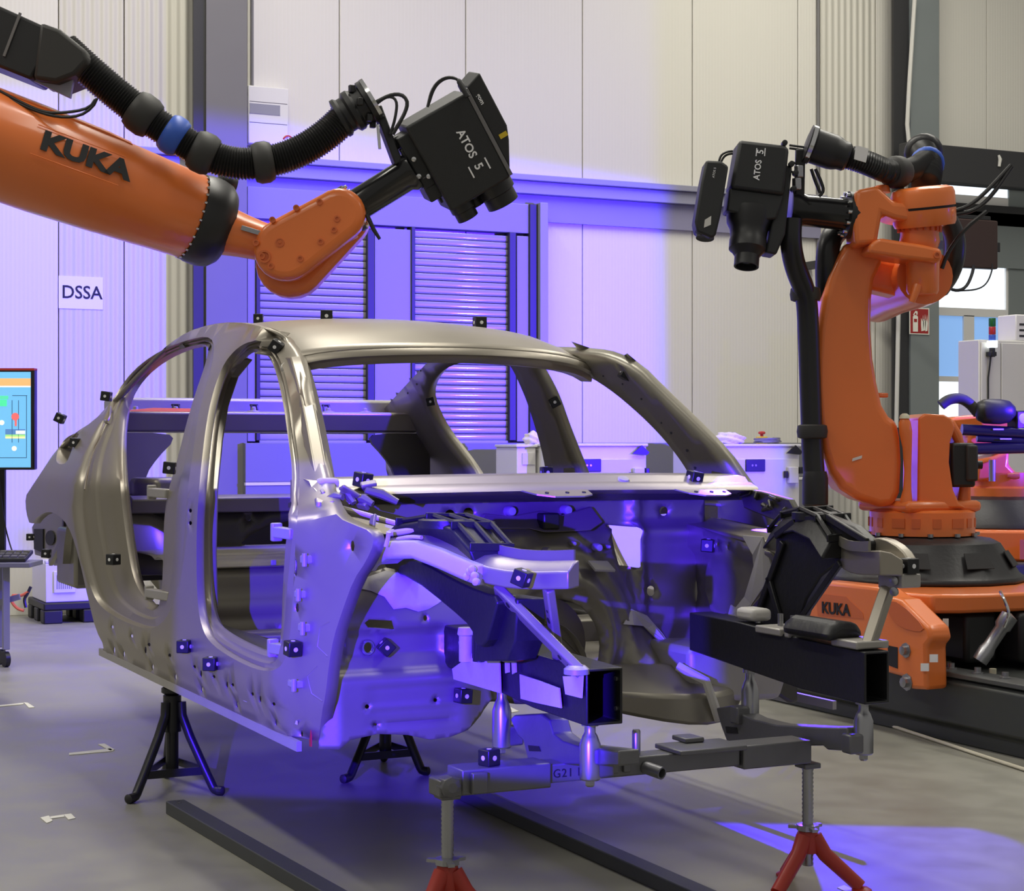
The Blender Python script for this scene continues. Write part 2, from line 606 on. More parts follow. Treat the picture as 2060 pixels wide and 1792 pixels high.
# roller shutters above a parapet
def shutter(name, pxa, pxb, pyt, pyb, label):
    Y = WY - 0.10
    xa, xb = P(pxa, 890, Y=Y).x, P(pxb, 890, Y=Y).x
    zb, ztop = P((pxa + pxb) / 2, pyb, Y=Y).z, P((pxa + pxb) / 2, pyt, Y=Y).z
    root = bpy.data.objects.new(name, None)
    COL.objects.link(root)
    root.location = ((xa + xb) / 2, Y, zb)
    root['kind'] = 'structure'
    n = int(round((ztop - zb) / 0.052))
    h = (ztop - zb) / n
    prof = [(0.0, 0.0), (-0.005, 0.05), (-0.006, 0.3), (-0.0062, 0.5), (-0.006, 0.75), (-0.004, 0.90), (0.006, 0.93), (0.012, 0.5), (0.012, 0.0)]
    me = None
    for k in range(n):
        z = zb + k * h
        if me is None:
            s = MB().loft([[Vector((x, Y + p, z + q * h)) for p, q in prof] for x in (xa, xb)]).build('slat', M['slat'], root, smooth=60)
            me = s.data
        else:
            o = bpy.data.objects.new('slat', me)
            COL.objects.link(o)
            o.parent = root
            o.location = (0, 0, k * h)
    for q, (ga, gb) in enumerate(((xa - 0.03, xa), (xb, xb + 0.055))):
        MB().span(ga, gb, Y - 0.045, Y + 0.05, zb, ztop + 0.02).build('guide_rail', M['dark_col'], root, smooth=0, bevel=0.004)
    MB().span(xa, xb, Y - 0.02, Y + 0.02, zb - 0.03, zb).build('bottom_bar', M['rail'], root, smooth=0, bevel=0.004)
    return root


shutter('door_1', 520, 735, 462, 886, '')
shutter('door_2', 831, 1020, 468, 886, '')
FY = WY - 0.13
zc = P(900, 888, Y=FY).z


def frame(pxa, pxb, z0, z1, nm, m, Y0=FY, d=0.12):
    a, b = P(pxa, 890, Y=Y0).x, P(pxb, 890, Y=Y0).x
    return struct(MB().span(a, b, Y0, Y0 + d, z0, z1).build(nm, m, smooth=0, bevel=0.004))


ztop = P(930, 468, Y=FY).z
zrail = P(930, 402, Y=FY).z
frame(754, 829, zc, ztop, 'trim_4', M['doorframe'])
frame(498, 1066, ztop + 0.022, zrail, 'trim_5', M['doorframe'])
frame(1040, 1064, zc, ztop, 'trim_6', M['doorframe'])
frame(1066, 1086, zc, zrail, 'trim_7', M['dark_col'], FY - 0.02)
frame(1087, 1103, zc, zrail + 0.01, 'trim_8', M['rail'], FY - 0.06)
frame(498, 514, zc, ztop, 'trim_9', M['doorframe'])
# parapet under the shutters, in three bands
pa, pb = P(498, 890, Y=FY - 0.2).x, P(1660, 890, Y=FY - 0.2).x
par = struct(MB().span(pa, pb, FY - 0.12, WY - 0.01, 0, zc - 0.01).build('wall_parapet', M['parapet'], smooth=0))
for z0, z1, m in ((0.02, 0.30, 'parapet'), (0.31, 0.62, 'rail'), (0.63, 0.86, 'parapet'), (0.885, zc - 0.012, 'parapet')):
    MB().span(pa, pb, FY - 0.15, FY - 0.121, z0, z1).build('parapet_board', M[m], par, smooth=0, bevel=0.003)
MB().span(pa, pb, FY - 0.155, FY - 0.121, 0.862, 0.883).build('white_edge_strip', M['white'], par, smooth=0)
# cable channel running along the wall
ra, rb = P(180, 890, Y=WY - 0.1).x, P(1660, 890, Y=WY - 0.1).x
zr = P(1010, 346, Y=WY - 0.14).z
rl = struct(MB().span(ra, rb, WY - 0.14, WY - 0.01, zr - 0.045, zr).build('trim_10', M['rail'], smooth=0, bevel=0.005))
MB().span(ra, rb, WY - 0.10, WY - 0.012, zr - 0.14, zr - 0.047).build('channel_face', M['rail'], rl, smooth=0, bevel=0.003)
MB().span(ra, rb, WY - 0.04, WY - 0.012, zr - 0.34, zr - 0.142).build('channel_skirt', M['doorframe'], rl, smooth=0)
# pipes and a loose cable on the wall
for k, (px, r) in enumerate(((1646, 0.014), (507, 0.012))):
    a = P(px, 890, Y=WY - 0.02)
    tag(MB().cyl((a.x, WY - 0.02, 2.2), (a.x, WY - 0.02, 7.0), r, n=10).build('conduit_pipe', M['column'], smooth=40),
        ('thin grey conduit running up the wall above the right sensor', 'thin grey conduit running up the wall beside the white wall box')[k], 'conduit')
pts = [P(1840, -5, Y=WY - 0.3), P(1836, 60, Y=WY - 0.3), P(1829, 170, Y=WY - 0.3), P(1825, 250, Y=WY - 0.3), P(1829, 292, Y=WY - 0.3),
       P(1808, 600, Y=WY - 0.3), P(1803, 860, Y=WY - 0.3)]
tag(MB().tube(pts, 0.018, 8).build('wall_cable', M['offwhite']), 'pale cable hanging down the dark steel column at right', 'cable')

# glazed door in the right bay
win = bpy.data.objects.new('window_1', None)
COL.objects.link(win)
win['kind'] = 'structure'
win.location = (P(1960, 890, Y=WY).x, WY, 0)
sky = mat('daylit_pane', (0.8, 0.88, 1.0), 0, 0.1, emit=(0.80, 0.90, 1.0), estr=1.15)
blu = mat('blue_facade_seen_through_pane', (0.2, 0.35, 0.6), 0, 0.1, emit=(0.22, 0.42, 0.80), estr=0.75)


def pane(pxa, pxb, pya, pyb, m, Y=WY + 0.05, nm='pane'):
    a, b = P(pxa, pyb, Y=Y), P(pxb, pya, Y=Y)
    return MB().span(a.x, b.x, Y, Y + 0.02, a.z, b.z).build(nm, m, win, smooth=0)


pane(1889, 2028, 530, 624, sky)
pane(1889, 1939, 634, 760, blu)
pane(1960, 2028, 634, 760, blu)
pane(1889, 2028, 766, 900, sky)
pane(1889, 2100, 372, 404, sky)
for a, b, c, d in ((1939, 1960, 635, 758.5), (1889, 2023, 623, 634), (1889, 2023, 759, 767), (1889, 2100, 404, 432), (2024, 2030, 533, 899)):
    pane(a, b, c, d, M['white'], WY + 0.03, 'window_frame')
pane(1889, 2260, 432, 446, M['dark_col'], WY, 'window_frame')
pane(1889, 2260, 446, 532, M['green_col'], WY, 'window_frame')
pane(2030, 2260, 372, 1130, M['green_col'], WY + 0.02, 'window_post')
pane(1889, 2030, 900, 1190, M['parapet'], WY + 0.02, 'lower_panel')

# ================================================================== bare car body on stands
CX = 2.35           # centre plane of the car
car = thing('car_body', 'bare unpainted steel car body shell without doors or wheels, standing on jack stands', 'car body', (CX, 5.6, 0.36))


def S(y, z):
    """outer skin of the near body side: X as a function of length and height"""
    x = 1.50 - 0.035 * sstep(0.38, 0.50, z)
    tt = z - 0.98
    if tt > 0:
        x += 0.64 * tt * tt / (tt + 0.06)
    x -= 0.045 * sstep(6.4, 7.0, y) * gauss(z, 0.85, 0.3)
    if y < 4.55:
        x += 0.5 * (4.55 - y)
    if 4.3 < y < 5.6 and z > 0.95:                       # the pillar turns in towards the windscreen
        d = 1.06 + (y - 4.73) * 0.552 - z
        x += (0.10 + 0.075 * sstep(1.32, 1.14, z)) * max(0.0, min(1.0, 1 - d / 0.17)) * sstep(0.95, 1.03, z)
    return x


def on_side(px, py, off=0.0):
    d = ray(px, py)
    lo, hi = 3.0, 11.0
    for _ in range(50):
        m = (lo + hi) / 2
        p = d * m
        if p.x < S(p.y, CAMZ + p.z) + off:
            lo = m
        else:
            hi = m
    return Vector((0, 0, CAMZ)) + d * lo


def offE(z):
    return 0.055


def on_inner(px, py):
    z = 1.0
    for _ in range(6):
        p = on_side(px, py, offE(z))
        z = p.z
    return p


outer_px = [(640, 1508), (648, 1430), (655, 1400), (663, 1330), (672, 1280), (690, 1225), (712, 1165), (737, 1128), (753, 1092),
            (746, 1070), (715, 1058), (682, 1044), (664, 1014), (652, 975), (646, 950), (634, 905), (623, 850), (612, 800), (604, 752), (598, 722), (585, 698), (560, 674), (520, 657),
            (470, 649), (425, 654), (380, 668), (340, 694), (300, 729), (260, 770), (220, 815), (190, 848), (150, 873), (112, 908), (85, 950),
            (62, 985), (52, 1000), (54, 1030), (62, 1056), (78, 1036), (98, 1027), (118, 1033), (138, 1055), (152, 1090), (165, 1140),
            (178, 1200), (195, 1268), (212, 1300), (205, 1315)]
K1 = [(432, 672), (372, 684), (316, 708), (270, 742), (236, 786), (208, 848), (180, 900), (160, 955), (152, 1010), (158, 1070), (170, 1130), (186, 1190),
      (204, 1222), (235, 1243), (268, 1258), (303, 1268), (330, 1255), (352, 1215), (366, 1150), (374, 1080), (377, 1020), (382, 970), (390, 915), (400, 840), (415, 780), (432, 726)]
E1 = [(428, 692), (379, 699), (326, 724), (281, 762), (254, 812), (244, 863), (241, 905), (241, 945), (243, 985), (249, 1040), (258, 1105), (266, 1150),
      (276, 1180), (290, 1202), (305, 1217), (318, 1224), (326, 1214), (328, 1180), (330, 1130), (331, 1080), (333, 1030), (341, 984), (360, 920), (379, 848), (398, 787), (417, 734)]
K2 = [(505, 684), (474, 702), (446, 740), (424, 808), (412, 880), (402, 975), (397, 1050), (396, 1110), (397, 1190), (403, 1250), (420, 1292), (465, 1324),
      (515, 1348), (550, 1353), (575, 1335), (587, 1280), (592, 1200), (597, 1100), (604, 1005), (606, 940), (598, 882), (588, 805), (573, 738), (556, 705), (532, 688)]
E2 = [(505, 704), (486, 717), (457, 751), (434, 817), (422, 886), (411, 980), (408, 1050), (408, 1113), (411, 1180), (418, 1230), (436, 1262), (478, 1289),
      (530, 1312), (556, 1318), (570, 1302), (576, 1270), (578, 1189), (585, 1090), (592, 1000), (593, 940), (585, 885), (574, 810), (559, 747), (546, 719), (529, 704)]
small = []
for cx, cy in ((285, 55), (388, 103), (480, 148), (590, 205), (722, 265), (825, 318), (925, 362), (1030, 410), (1143, 463)):
    small.append((120 + cx / 2.641, 1240 + cy / 2.641, 3.4, 3.6))
for cx, cy in ((295, 178), (347, 200), (462, 176), (500, 268), (757, 303), (895, 360), (763, 386), (1072, 436), (950, 466), (1157, 560), (1292, 620), (622, 320)):
    small.append((120 + cx / 2.641, 1240 + cy / 2.641, 2.4, 7))
small += [(711, 1098, 4.2, 12), (597, 1142, 3.6, 18), (600, 1222, 3.6, 10), (372, 1027 + 20, 3.8, 4.5), (385, 1052, 3.8, 4.5), (385, 1027, 3.8, 4.5)]
small = [s_ for s_ in small if s_[0] != 372]


def yz(p):
    return (p.y, p.z)


def circle_px(cx, cy, rx, ry, n=8, slant=0.0):
    return [yz(on_side(cx + rx * math.cos(2 * math.pi * k / n), cy + ry * math.sin(2 * math.pi * k / n))) for k in range(n)]


def rings(K, E):
    K = smooth2(K, 2)
    E = smooth2(E, 2)
    return [on_side(*k) for k in K], [on_inner(*e) for e in E]


RK1, RE1 = rings(K1, E1)
RK2, RE2 = rings(K2, E2)
fuel = smooth2([(112, 934), (117, 905), (130, 882), (150, 871), (163, 871), (153, 886), (145, 908), (134, 936)], 2)
RF = [on_side(*k) for k in fuel]
skin = sheet([yz(on_side(*p)) for p in smooth2(outer_px, 1)],
             [[yz(p) for p in RK1], [yz(p) for p in RK2], [yz(p) for p in RF]] + [circle_px(*c) for c in small],
             lambda u, v: Vector((S(u, v), u, v)), 0.045, 0.09)
PROF = [(0.0, 0.0), (0.03, 0.22), (0.06, 0.36), (0.10, 0.40), (0.42, 0.42), (0.46, 0.50), (0.50, 0.62), (0.55, 0.66), (0.84, 0.72), (0.92, 0.90), (1.0, 1.0)]
for RK, RE in ((RK1, RE1), (RK2, RE2)):
    secs = []
    for f, g in PROF:
        sec = []
        for a, b in zip(RK, RE):
            p = a.lerp(b, f)
            base = S(p.y, p.z)
            db = b.x - S(b.y, b.z)
            sec.append(Vector((base + db * g, p.y, p.z)))
        secs.append(sec)
    cy = sum(p.y for p in RE) / len(RE)
    cz = sum(p.z for p in RE) / len(RE)
    secs.append([Vector((p.x + 0.012, p.y, p.z)) for p in RE])
    secs.append([Vector((p.x + 0.03, p.y + (p.y - cy) * 0.06, p.z + (p.z - cz) * 0.05)) for p in RE])
    skin.loft(secs, caps=False)
# returned edges of the rear slot, wheel arch and front edge
skin.loft([RF, [p + Vector((0.05, 0, 0)) for p in RF], [p + Vector((0.10, 0.03, 0)) for p in RF]], caps=False)
rim = [on_side(*p) for p in smooth2(outer_px, 1)]
skin.loft([rim, [p + Vector((0.03, 0, 0)) for p in rim]], caps=False)
near_side = skin.build('side_frame', M['body'], car, smooth=50, solid=0.004, soff=1)


def mirror(o, m=None):
    """the same stamped part on the other side of the car"""
    me = o.data.copy()
    lx = car.location.x
    for v in me.vertices:
        v.co.x = 2 * (CX - lx) - v.co.x
    me.flip_normals()
    c = o.copy()
    c.data = me
    COL.objects.link(c)
    c.parent = o.parent
    if m:
        me.materials[0] = m
    return c




def S0(y, z):
    x = 1.47
    tt = z - 0.98
    if tt > 0:
        x += 0.64 * tt * tt / (tt + 0.06)
    return x


def on_far(px, py, off=0.0):
    """point on the inner face of the far body side"""
    d = ray(px, py)
    lo, hi = 3.0, 12.0
    for _ in range(50):
        m = (lo + hi) / 2
        p = d * m
        if p.x < 2 * CX - S0(p.y, CAMZ + p.z) - off:
            lo = m
        else:
            hi = m
    return Vector((0, 0, CAMZ)) + d * lo


FO = 0.11
far_out = [(1500, 985), (1484, 970), (1448, 920), (1384, 856), (1320, 795), (1272, 746), (1224, 722), (1185, 714), (1110, 710), (1030, 709), (950, 709), (885, 714), (862, 726), (828, 762), (790, 803), (762, 834),
           (772, 890), (778, 960), (800, 1010), (880, 1015), (950, 1060), (1000, 1160), (1035, 1262), (1540, 1370), (1530, 1250), (1550, 1090), (1545, 1015)]
far_front = [(1085, 727), (1115, 728), (1160, 743), (1224, 780), (1288, 834), (1336, 883), (1368, 924), (1390, 960), (1415, 1040), (1425, 1140), (1400, 1200), (1265, 1180), (1225, 1110), (1192, 1030), (1167, 962), (1148, 915), (1128, 865), (1109, 810), (1090, 772), (1072, 742)]
far_rear = [(925, 729), (985, 722), (1015, 722), (1030, 740), (1045, 772), (1061, 810), (1080, 870), (1092, 915), (1100, 962), (1120, 1030), (1140, 1110), (1120, 1150), (1050, 1130), (1010, 1060), (975, 985), (930, 925), (888, 872), (864, 825), (858, 795), (868, 768), (892, 743)]
fh = [[yz(on_far(*p, FO)) for p in smooth2(lp, 2)] for lp in (far_front, far_rear)]
fsk = sheet([yz(on_far(*p, FO)) for p in smooth2(far_out, 1)], fh, lambda u, v: Vector((2 * CX - S0(u, v) - FO, u, v)), 0.05, 0.04)
fso = fsk.build('side_frame', M['body2'], car, smooth=50, solid=0.045, soff=1)
for x, y, r_ in ((1213, 756, 0.004), (1252, 772, 0.004), (1290, 802, 0.005), (1350, 870, 0.006), (1382, 905, 0.007), (1398, 940, 0.007), (838, 772, 0.006), (846, 745, 0.005), (820, 790, 0.006), (1330, 850, 0.004)):
    MB().lathe(on_far(x, y, FO + 0.001), (-1, 0, 0), [(r_, -0.001), (r_, 0.0006), (0.0003, 0.0007)], 10).build('weld_hole', M['ink'], fso)
# inner side panels: close the pillars and the sill behind the skin
inner = MB()


def inner_strip(pts, w, h):
    for a, b in zip(pts[:-1], pts[1:]):
        inner.bar(a, b, w, h, up=(1, 0, 0))


sill_in = MB().loft([[Vector((x, y, z)) for x, z in ((1.59, 0.37), (1.59, 0.54), (1.63, 0.56), (1.70, 0.55), (1.70, 0.42), (1.62, 0.37))] for y in (4.5, 6.6)])
si = sill_in.build('inner_sill', M['bodyshade'], car, bevel=0.01)
mirror(si)
fl = MB().loft([[Vector((1.494, y, 0.352)), Vector((1.508, y, 0.352)), Vector((1.508, y, 0.378)), Vector((1.494, y, 0.378))] for y in (4.44, 6.78)])
mirror(fl.build('sill_flange', M['alloy'], car))
# inner pillar boxes
def pillar_box(pts, wid, name):
    secs = []
    for (p, q) in pts:
        c = (p + q) / 2
        d = (q - p)
        secs.append([p, p + Vector((0.05, 0, 0)), q + Vector((0.05, 0, 0)), q])
    o = MB().loft(secs).build(name, M['body2'], car, smooth=50, bevel=0.006)
    return o


pillar_box([(on_inner(a, b) + Vector((0.0, 0.012, 0)), on_inner(c, d) - Vector((0.0, 0.012, 0))) for a, b, c, d in
            ((411, 1225, 328, 1225), (408, 1113, 331, 1090), (411, 985, 340, 990), (422, 886, 372, 880), (434, 817, 389, 820), (455, 757, 411, 752), (484, 722, 425, 705))], 0, 'b_pillar_inner')
# A pillar, windscreen side
W0, W1 = Vector((1.675, 4.74, 1.05)), Vector((1.815, 5.39, 1.43))
secs = []
for k in range(9):
    f = k / 8
    p = W0.lerp(W1, f) + Vector((0.0, 0, 0.03 * math.sin(math.pi * f)))
    q = on_inner(*[(593, 940), (589, 912), (585, 885), (580, 848), (574, 810), (567, 780), (559, 747), (553, 732), (546, 719)][k])
    n = Vector((0.055, 0.045, -0.012))
    secs.append([p + Vector((-0.022, 0.0, 0.0)), p + Vector((0.012, -0.004, 0.004)), p + n, q + Vector((0.075, -0.005, 0)), q + Vector((0.01, -0.004, 0.0))])
ap = MB().loft(secs).build('a_pillar_inner', M['body'], car, smooth=35, bevel=0.004)

# ---- roof
def interp(tab, x):
    if x <= tab[0][0]:
        return tab[0][1]
    for (a, b), (c, d) in zip(tab[:-1], tab[1:]):
        if x <= c:
            f = (x - a) / (c - a)
            return b + (d - b) * f
    return tab[-1][1]


ZR = [(5.2, 1.37), (5.41, 1.44), (5.6, 1.50), (5.8, 1.545), (6.09, 1.578), (6.4, 1.588), (6.7, 1.575), (7.0, 1.505)]


def roof_pt(s, f):
    """s -1..1 across, f 0 front .. 1 rear"""
    hw = 0.543 + 0.005 * f
    yf = 5.43 - 0.15 * (1 - s * s)
    y = yf + (6.74 - yf) * f
    z = interp(ZR, y + 0.13 * (1 - s * s) * (1 - f)) + 0.030 * (1 - s ** 2) - 0.02 * abs(s) ** 8
    return Vector((CX + s * hw, y, z))


rf = MB()
NS, NF = 28, 22
secs = []
fs_ = [-0.02] + [k / NF for k in range(NF + 1)]
for f in fs_:
    secs.append([roof_pt(-1 + 2 * k / NS, max(0, f)) + (Vector((0, 0, 0))) for k in range(NS + 1)])
rf.loft(secs[1:], caps=False, closed=False)
ro = rf.build('roof_panel', M['body'], car, smooth=60, solid=0.004, soff=-1)
# windscreen header: flange below the roof front edge
hd = MB()
prof = [Vector((0, 0.0, -0.003)), Vector((0, -0.012, -0.012)), Vector((0, -0.016, -0.026)), Vector((0, 0.004, -0.034)), Vector((0, 0.012, -0.052)), Vector((0, 0.09, -0.048)), Vector((0, 0.10, -0.02))]
hd.loft([[roof_pt(s, 0) + d for d in prof] for s in [-1.02 + 2.04 * k / 24 for k in range(25)]])
hd.build('windscreen_header', M['body'], car, smooth=45)
for s in (-1, 1):
    p = roof_pt(s, 0)
    MB().lathe(p + Vector((s * 0.012, -0.004, -0.03)), Vector((s * 0.3, -1, 0.5)), [(0.002, -0.01), (0.022, -0.004), (0.022, 0.004), (0.012, 0.010), (0.002, 0.012)], 12).build('header_gusset', M['alloy'], car)
# rear header of the roof
MB().loft([[roof_pt(s, 1) + d for d in (Vector((0, 0, 0.0)), Vector((0, 0.03, -0.008)), Vector((0, 0.03, -0.022)), Vector((0, -0.06, -0.022)))] for s in [-1 + 2 * k / 16 for k in range(17)]]).build('rear_header', M['body2'], car, smooth=45)
# roof bow across at the B pillars
MB().loft([[roof_pt(s, 0.45) + d for d in (Vector((0, -0.05, -0.012)), Vector((0, 0.05, -0.012)), Vector((0, 0.035, -0.035)), Vector((0, -0.035, -0.035)))] for s in [-1 + 2 * k / 12 for k in range(13)]]).build('roof_bow', M['body2'], car, smooth=45)

# ---- rear: C pillar inners, parcel shelf, trunk and wheelhouses
def cpil(side):
    s = 1 if side else -1
    pts = [(0.545, 6.98, 1.50), (0.58, 7.15, 1.42), (0.64, 7.32, 1.30), (0.70, 7.50, 1.16)]
    pin = [(0.50, 6.78, 1.50), (0.56, 6.90, 1.42), (0.62, 6.88, 1.28), (0.66, 6.72, 1.10)]
    secs = []
    for a, b in zip(pts, pin):
        A = Vector((CX + s * a[0], a[1], a[2]))
        B = Vector((CX + s * b[0], b[1], b[2]))
        secs.append([A, A + Vector((s * 0.03, 0, 0)), B + Vector((s * 0.05, 0, 0)), B, B.lerp(A, 0.5) - Vector((s * 0.02, 0, 0))])
    MB().loft(secs).build('c_pillar_inner', M['bodyshade'] if side else M['body2'], car, smooth=50)


MB().loft([[Vector((x, y, z)) for y, z in ((7.28, 1.205), (7.26, 1.285), (7.30, 1.292), (7.50, 1.28), (7.52, 1.25), (7.34, 1.20))] for x in [1.66 + 1.38 * k / 6 for k in range(7)]]).build('parcel_shelf', M['body2'], car, smooth=30, bevel=0.008)
MB().loft([[Vector((x, y, z)) for y, z in ((7.50, 1.275), (7.50, 1.345), (7.53, 1.352), (7.62, 1.34), (7.62, 1.27))] for x in (1.70, 3.0)]).build('rear_window_sill', M['alloy'], car, smooth=30, bevel=0.008)
for k, px in enumerate((357, 515, 660)):
    p = P(px, 838, Y=7.42)
    c = MB()
    c.bar(p + Vector((-0.016, 0, -0.02)), p + Vector((-0.012, 0.03, 0.05)), 0.008, 0.012)
    c.bar(p + Vector((0.016, 0, -0.02)), p + Vector((0.012, 0.03, 0.05)), 0.008, 0.012)
    c.bar(p + Vector((-0.018, 0.03, 0.05)), p + Vector((0.018, 0.03, 0.05)), 0.012, 0.010)
    c.box(p + Vector((0, 0.0, -0.03)), (0.045, 0.03, 0.03))
    c.build('shelf_clip', M['blackp'], car, bevel=0.002)
for k in range(7):
    x = 1.78 + k * 0.17
    MB().lathe(Vector((x, 7.38, 1.288)), (0, 0, 1), [(0.03, 0), (0.028, 0.008), (0.012, 0.010), (0.010, 0.022), (0.003, 0.024)], 10).build('shelf_stud', M['alloy'], car)
MB().prism([Vector((1.70, 7.27, 1.288)), Vector((2.02, 7.27, 1.288)), Vector((2.02, 7.30, 1.30)), Vector((1.85, 7.32, 1.302))], (0, 0.04, 0.003)).build('red_edge_mark', M['redpaint'], car)
# seat back bulkhead: cross bar, dark load opening, side brackets
MB().loft([[Vector((x, y, z)) for y, z in ((6.80, 0.885), (6.78, 0.94), (6.82, 0.955), (6.90, 0.95), (6.90, 0.885))] for x in (1.62, 3.08)]).build('seat_back_crossbar', M['body2'], car, smooth=30, bevel=0.006)
sb = sheet([(1.62, 0.70), (3.08, 0.70), (3.08, 0.89), (1.62, 0.89)], [smooth2([(2.02, 0.725), (2.95, 0.725), (2.95, 0.865), (2.35, 0.865), (2.15, 0.82)], 2), circ(1.86, 0.83, 0.018), circ(2.10, 0.86, 0.012)],
           lambda u, v: Vector((u, 6.84 + 0.02 * math.sin(u * 30) * 0.2, v)), 0.05)
sb.build('seat_back_panel', M['bodyshade'], car, solid=0.003)
MB().span(1.55, 3.15, 7.72, 7.75, 0.62, 0.85).build('rear_end_panel', M['bodyshade'], car)
MB().span(1.55, 3.15, 6.9, 7.74, 0.62, 0.64).build('trunk_floor', M['bodyshade'], car)
# rear gusset arches below the parcel shelf (both sides)
for s in (-1, 1):
    gp = smooth2([(0.72, 1.20), (0.46, 1.20), (0.43, 1.17), (0.50, 1.10), (0.55, 1.03), (0.56, 0.96), (0.52, 0.90), (0.50, 0.82), (0.72, 0.80)], 1)
    MB().prism([Vector((CX + s * a, 7.28, z)) for a, z in gp], (0, 0.02, 0)).build('bulkhead_gusset', M['body2'] if s < 0 else M['bodyshade'], car, smooth=30)
# inner rear wheelhouses: half drums
for s in (-1, 1):
    secs = []
    for k in range(13):
        a = math.pi * (k / 12) * 0.84 + 0.25
        ry, rz = 0.40, 0.40
        cy, cz = 7.05, 0.56
        sec = []
        for j, (w_, sc) in enumerate(((0.86, 1.0), (0.74, 1.0), (0.66, 0.985), (0.60, 0.93), (0.565, 0.82), (0.555, 0.60), (0.55, 0.02))):
            sec.append(Vector((CX + s * w_, cy + ry * sc * math.cos(a), cz + rz * sc * math.sin(a))))
        secs.append(sec)
    MB().loft(secs, caps=False, closed=False).build('rear_wheelhouse', M['body2'] if s < 0 else M['bodyshade'], car, smooth=60, solid=0.004)
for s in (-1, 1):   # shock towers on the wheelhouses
    MB().loft([[Vector((CX + s * x, y, z)) for x, y in ((0.45, 6.86), (0.62, 6.84), (0.68, 6.95), (0.66, 7.12), (0.50, 7.14), (0.43, 7.0))] for z in (0.66, 0.95, 1.02)]).build('rear_shock_tower', M['body2'] if s < 0 else M['bodyshade'], car, smooth=30, bevel=0.02)
# shapes seen through the rear wheel arch
q = P(100, 1090, X=1.60)
MB().span(1.52, 1.70, 7.35, 7.72, 0.56, 0.80).build('rear_rail_end', M['body2'], car, bevel=0.015)
MB().bar((1.56, 6.95, 0.50), (1.60, 7.30, 0.74), 0.05, 0.08).build('rear_link_bracket', M['body2'], car, bevel=0.008)

# ---- floor, heel board and seat pan
def floor_pt(u, v):
    t_ = gauss(u, CX, 0.15)
    z = 0.455 + 0.17 * t_ + 0.008 * math.sin(v * 22) * (1 - t_) * sstep(1.75, 1.85, u)
    return Vector((u, v, z))


sheet([(1.60, 4.75), (3.10, 4.75), (3.10, 6.02), (1.60, 6.02)], [circ(2.02, 5.4, 0.02), circ(2.05, 5.75, 0.02)], floor_pt, 0.05).build('floor_pan', M['body2'], car, smooth=60, solid=0.003)


def heel_pt(u, v):
    y = 6.02 + 0.06 * (v - 0.45) / 0.27
    y -= 0.02 * gauss(v, 0.70, 0.012) + 0.015 * gauss(v, 0.58, 0.015) + 0.012 * gauss(v, 0.50, 0.01)
    return Vector((u, y, v))


sheet([(1.60, 0.45), (3.10, 0.45), (3.10, 0.72), (1.60, 0.72)], [[(2.02, 0.47), (2.26, 0.47), (2.26, 0.515), (2.02, 0.515)], circ(1.95, 0.49, 0.013), circ(2.05, 0.64, 0.012)], heel_pt, 0.03).build('heel_board', M['body2'], car, smooth=60, solid=0.003)


def pan_pt(u, v):
    z = 0.72 + 0.03 * sstep(6.08, 6.3, v) + 0.015 * gauss(v, 6.16, 0.02) - 0.012 * gauss(v, 6.35, 0.03)
    return Vector((u, v, z))


sheet([(1.60, 6.07), (3.10, 6.07), (3.10, 6.86), (1.60, 6.86)], [], pan_pt, 0.04).build('seat_pan', M['body2'], car, smooth=60, solid=0.003)
cb = MB().loft([[Vector((x, y, z)) for y, z in ((5.52, 0.46), (5.53, 0.535), (5.55, 0.545), (5.64, 0.545), (5.66, 0.535), (5.67, 0.46))] for x in (1.68, 3.02)])
cb.build('seat_crossmember', M['body2'], car, smooth=30, bevel=0.005)
for k in range(6):
    p = Vector((1.95 + 0.07 * k, 6.05, 0.735))
    MB().box(p, (0.02, 0.012, 0.02)).build('pan_clip', M['alloy'], car, bevel=0.003)
tn = MB().loft([[Vector((CX + r_ * math.cos(a), y, 0.45 + r_ * 1.15 * math.sin(a))) for r_ in (0.16,) for a in [math.pi * k / 12 for k in range(13)]] for y in (4.72, 5.3, 6.0)], caps=False, closed=False)
tn.build('tunnel', M['body2'], car, smooth=60, solid=0.003)

# ---- cowl below the windscreen
def cowl_pt(f, y, z):
    s = 2 * f - 1
    return Vector((CX + 0.72 * s, y - 0.09 * (1 - s * s), z + 0.010 * (1 - s * s)))


prof = [(4.90, 1.052), (4.80, 1.060), (4.735, 1.052), (4.715, 1.036), (4.70, 1.034), (4.665, 1.022), (4.655, 1.012), (4.70, 1.006), (4.82, 0.985), (4.90, 0.99)]
MB().loft([[cowl_pt(k / 28, y, z) for y, z in prof] for k in range(29)]).build('cowl_panel', M['body'], car, smooth=35)
# brackets and studs on the cowl lip
for a, b in ((0.40, 0.55), (0.76, 0.90)):
    pts = [cowl_pt(a, 4.665, 1.012), cowl_pt(b, 4.665, 1.012), cowl_pt(b - 0.01, 4.60, 0.998), cowl_pt(b - 0.035, 4.58, 0.994), cowl_pt(a + 0.05, 4.58, 0.994), cowl_pt(a + 0.02, 4.61, 1.0)]
    br = MB().prism(pts, (0, 0, 0.004)).build('cowl_bracket', M['body'], car, smooth=0)
    for c in (0.3, 0.6, 0.85):
        q = cowl_pt(a + (b - a) * c, 4.62, 1.003)
        MB().lathe(q, (0, -0.3, 1), [(0.006, 0.003), (0.006, 0.006), (0.001, 0.0061)], 8).build('bracket_hole', M['ink'], br)
MB().lathe(cowl_pt(0.66, 4.72, 1.04), (0, -0.5, 1), [(0.02, 0), (0.016, 0.006), (0.002, 0.007)], 10).build('cowl_stud', M['alloy'], car)
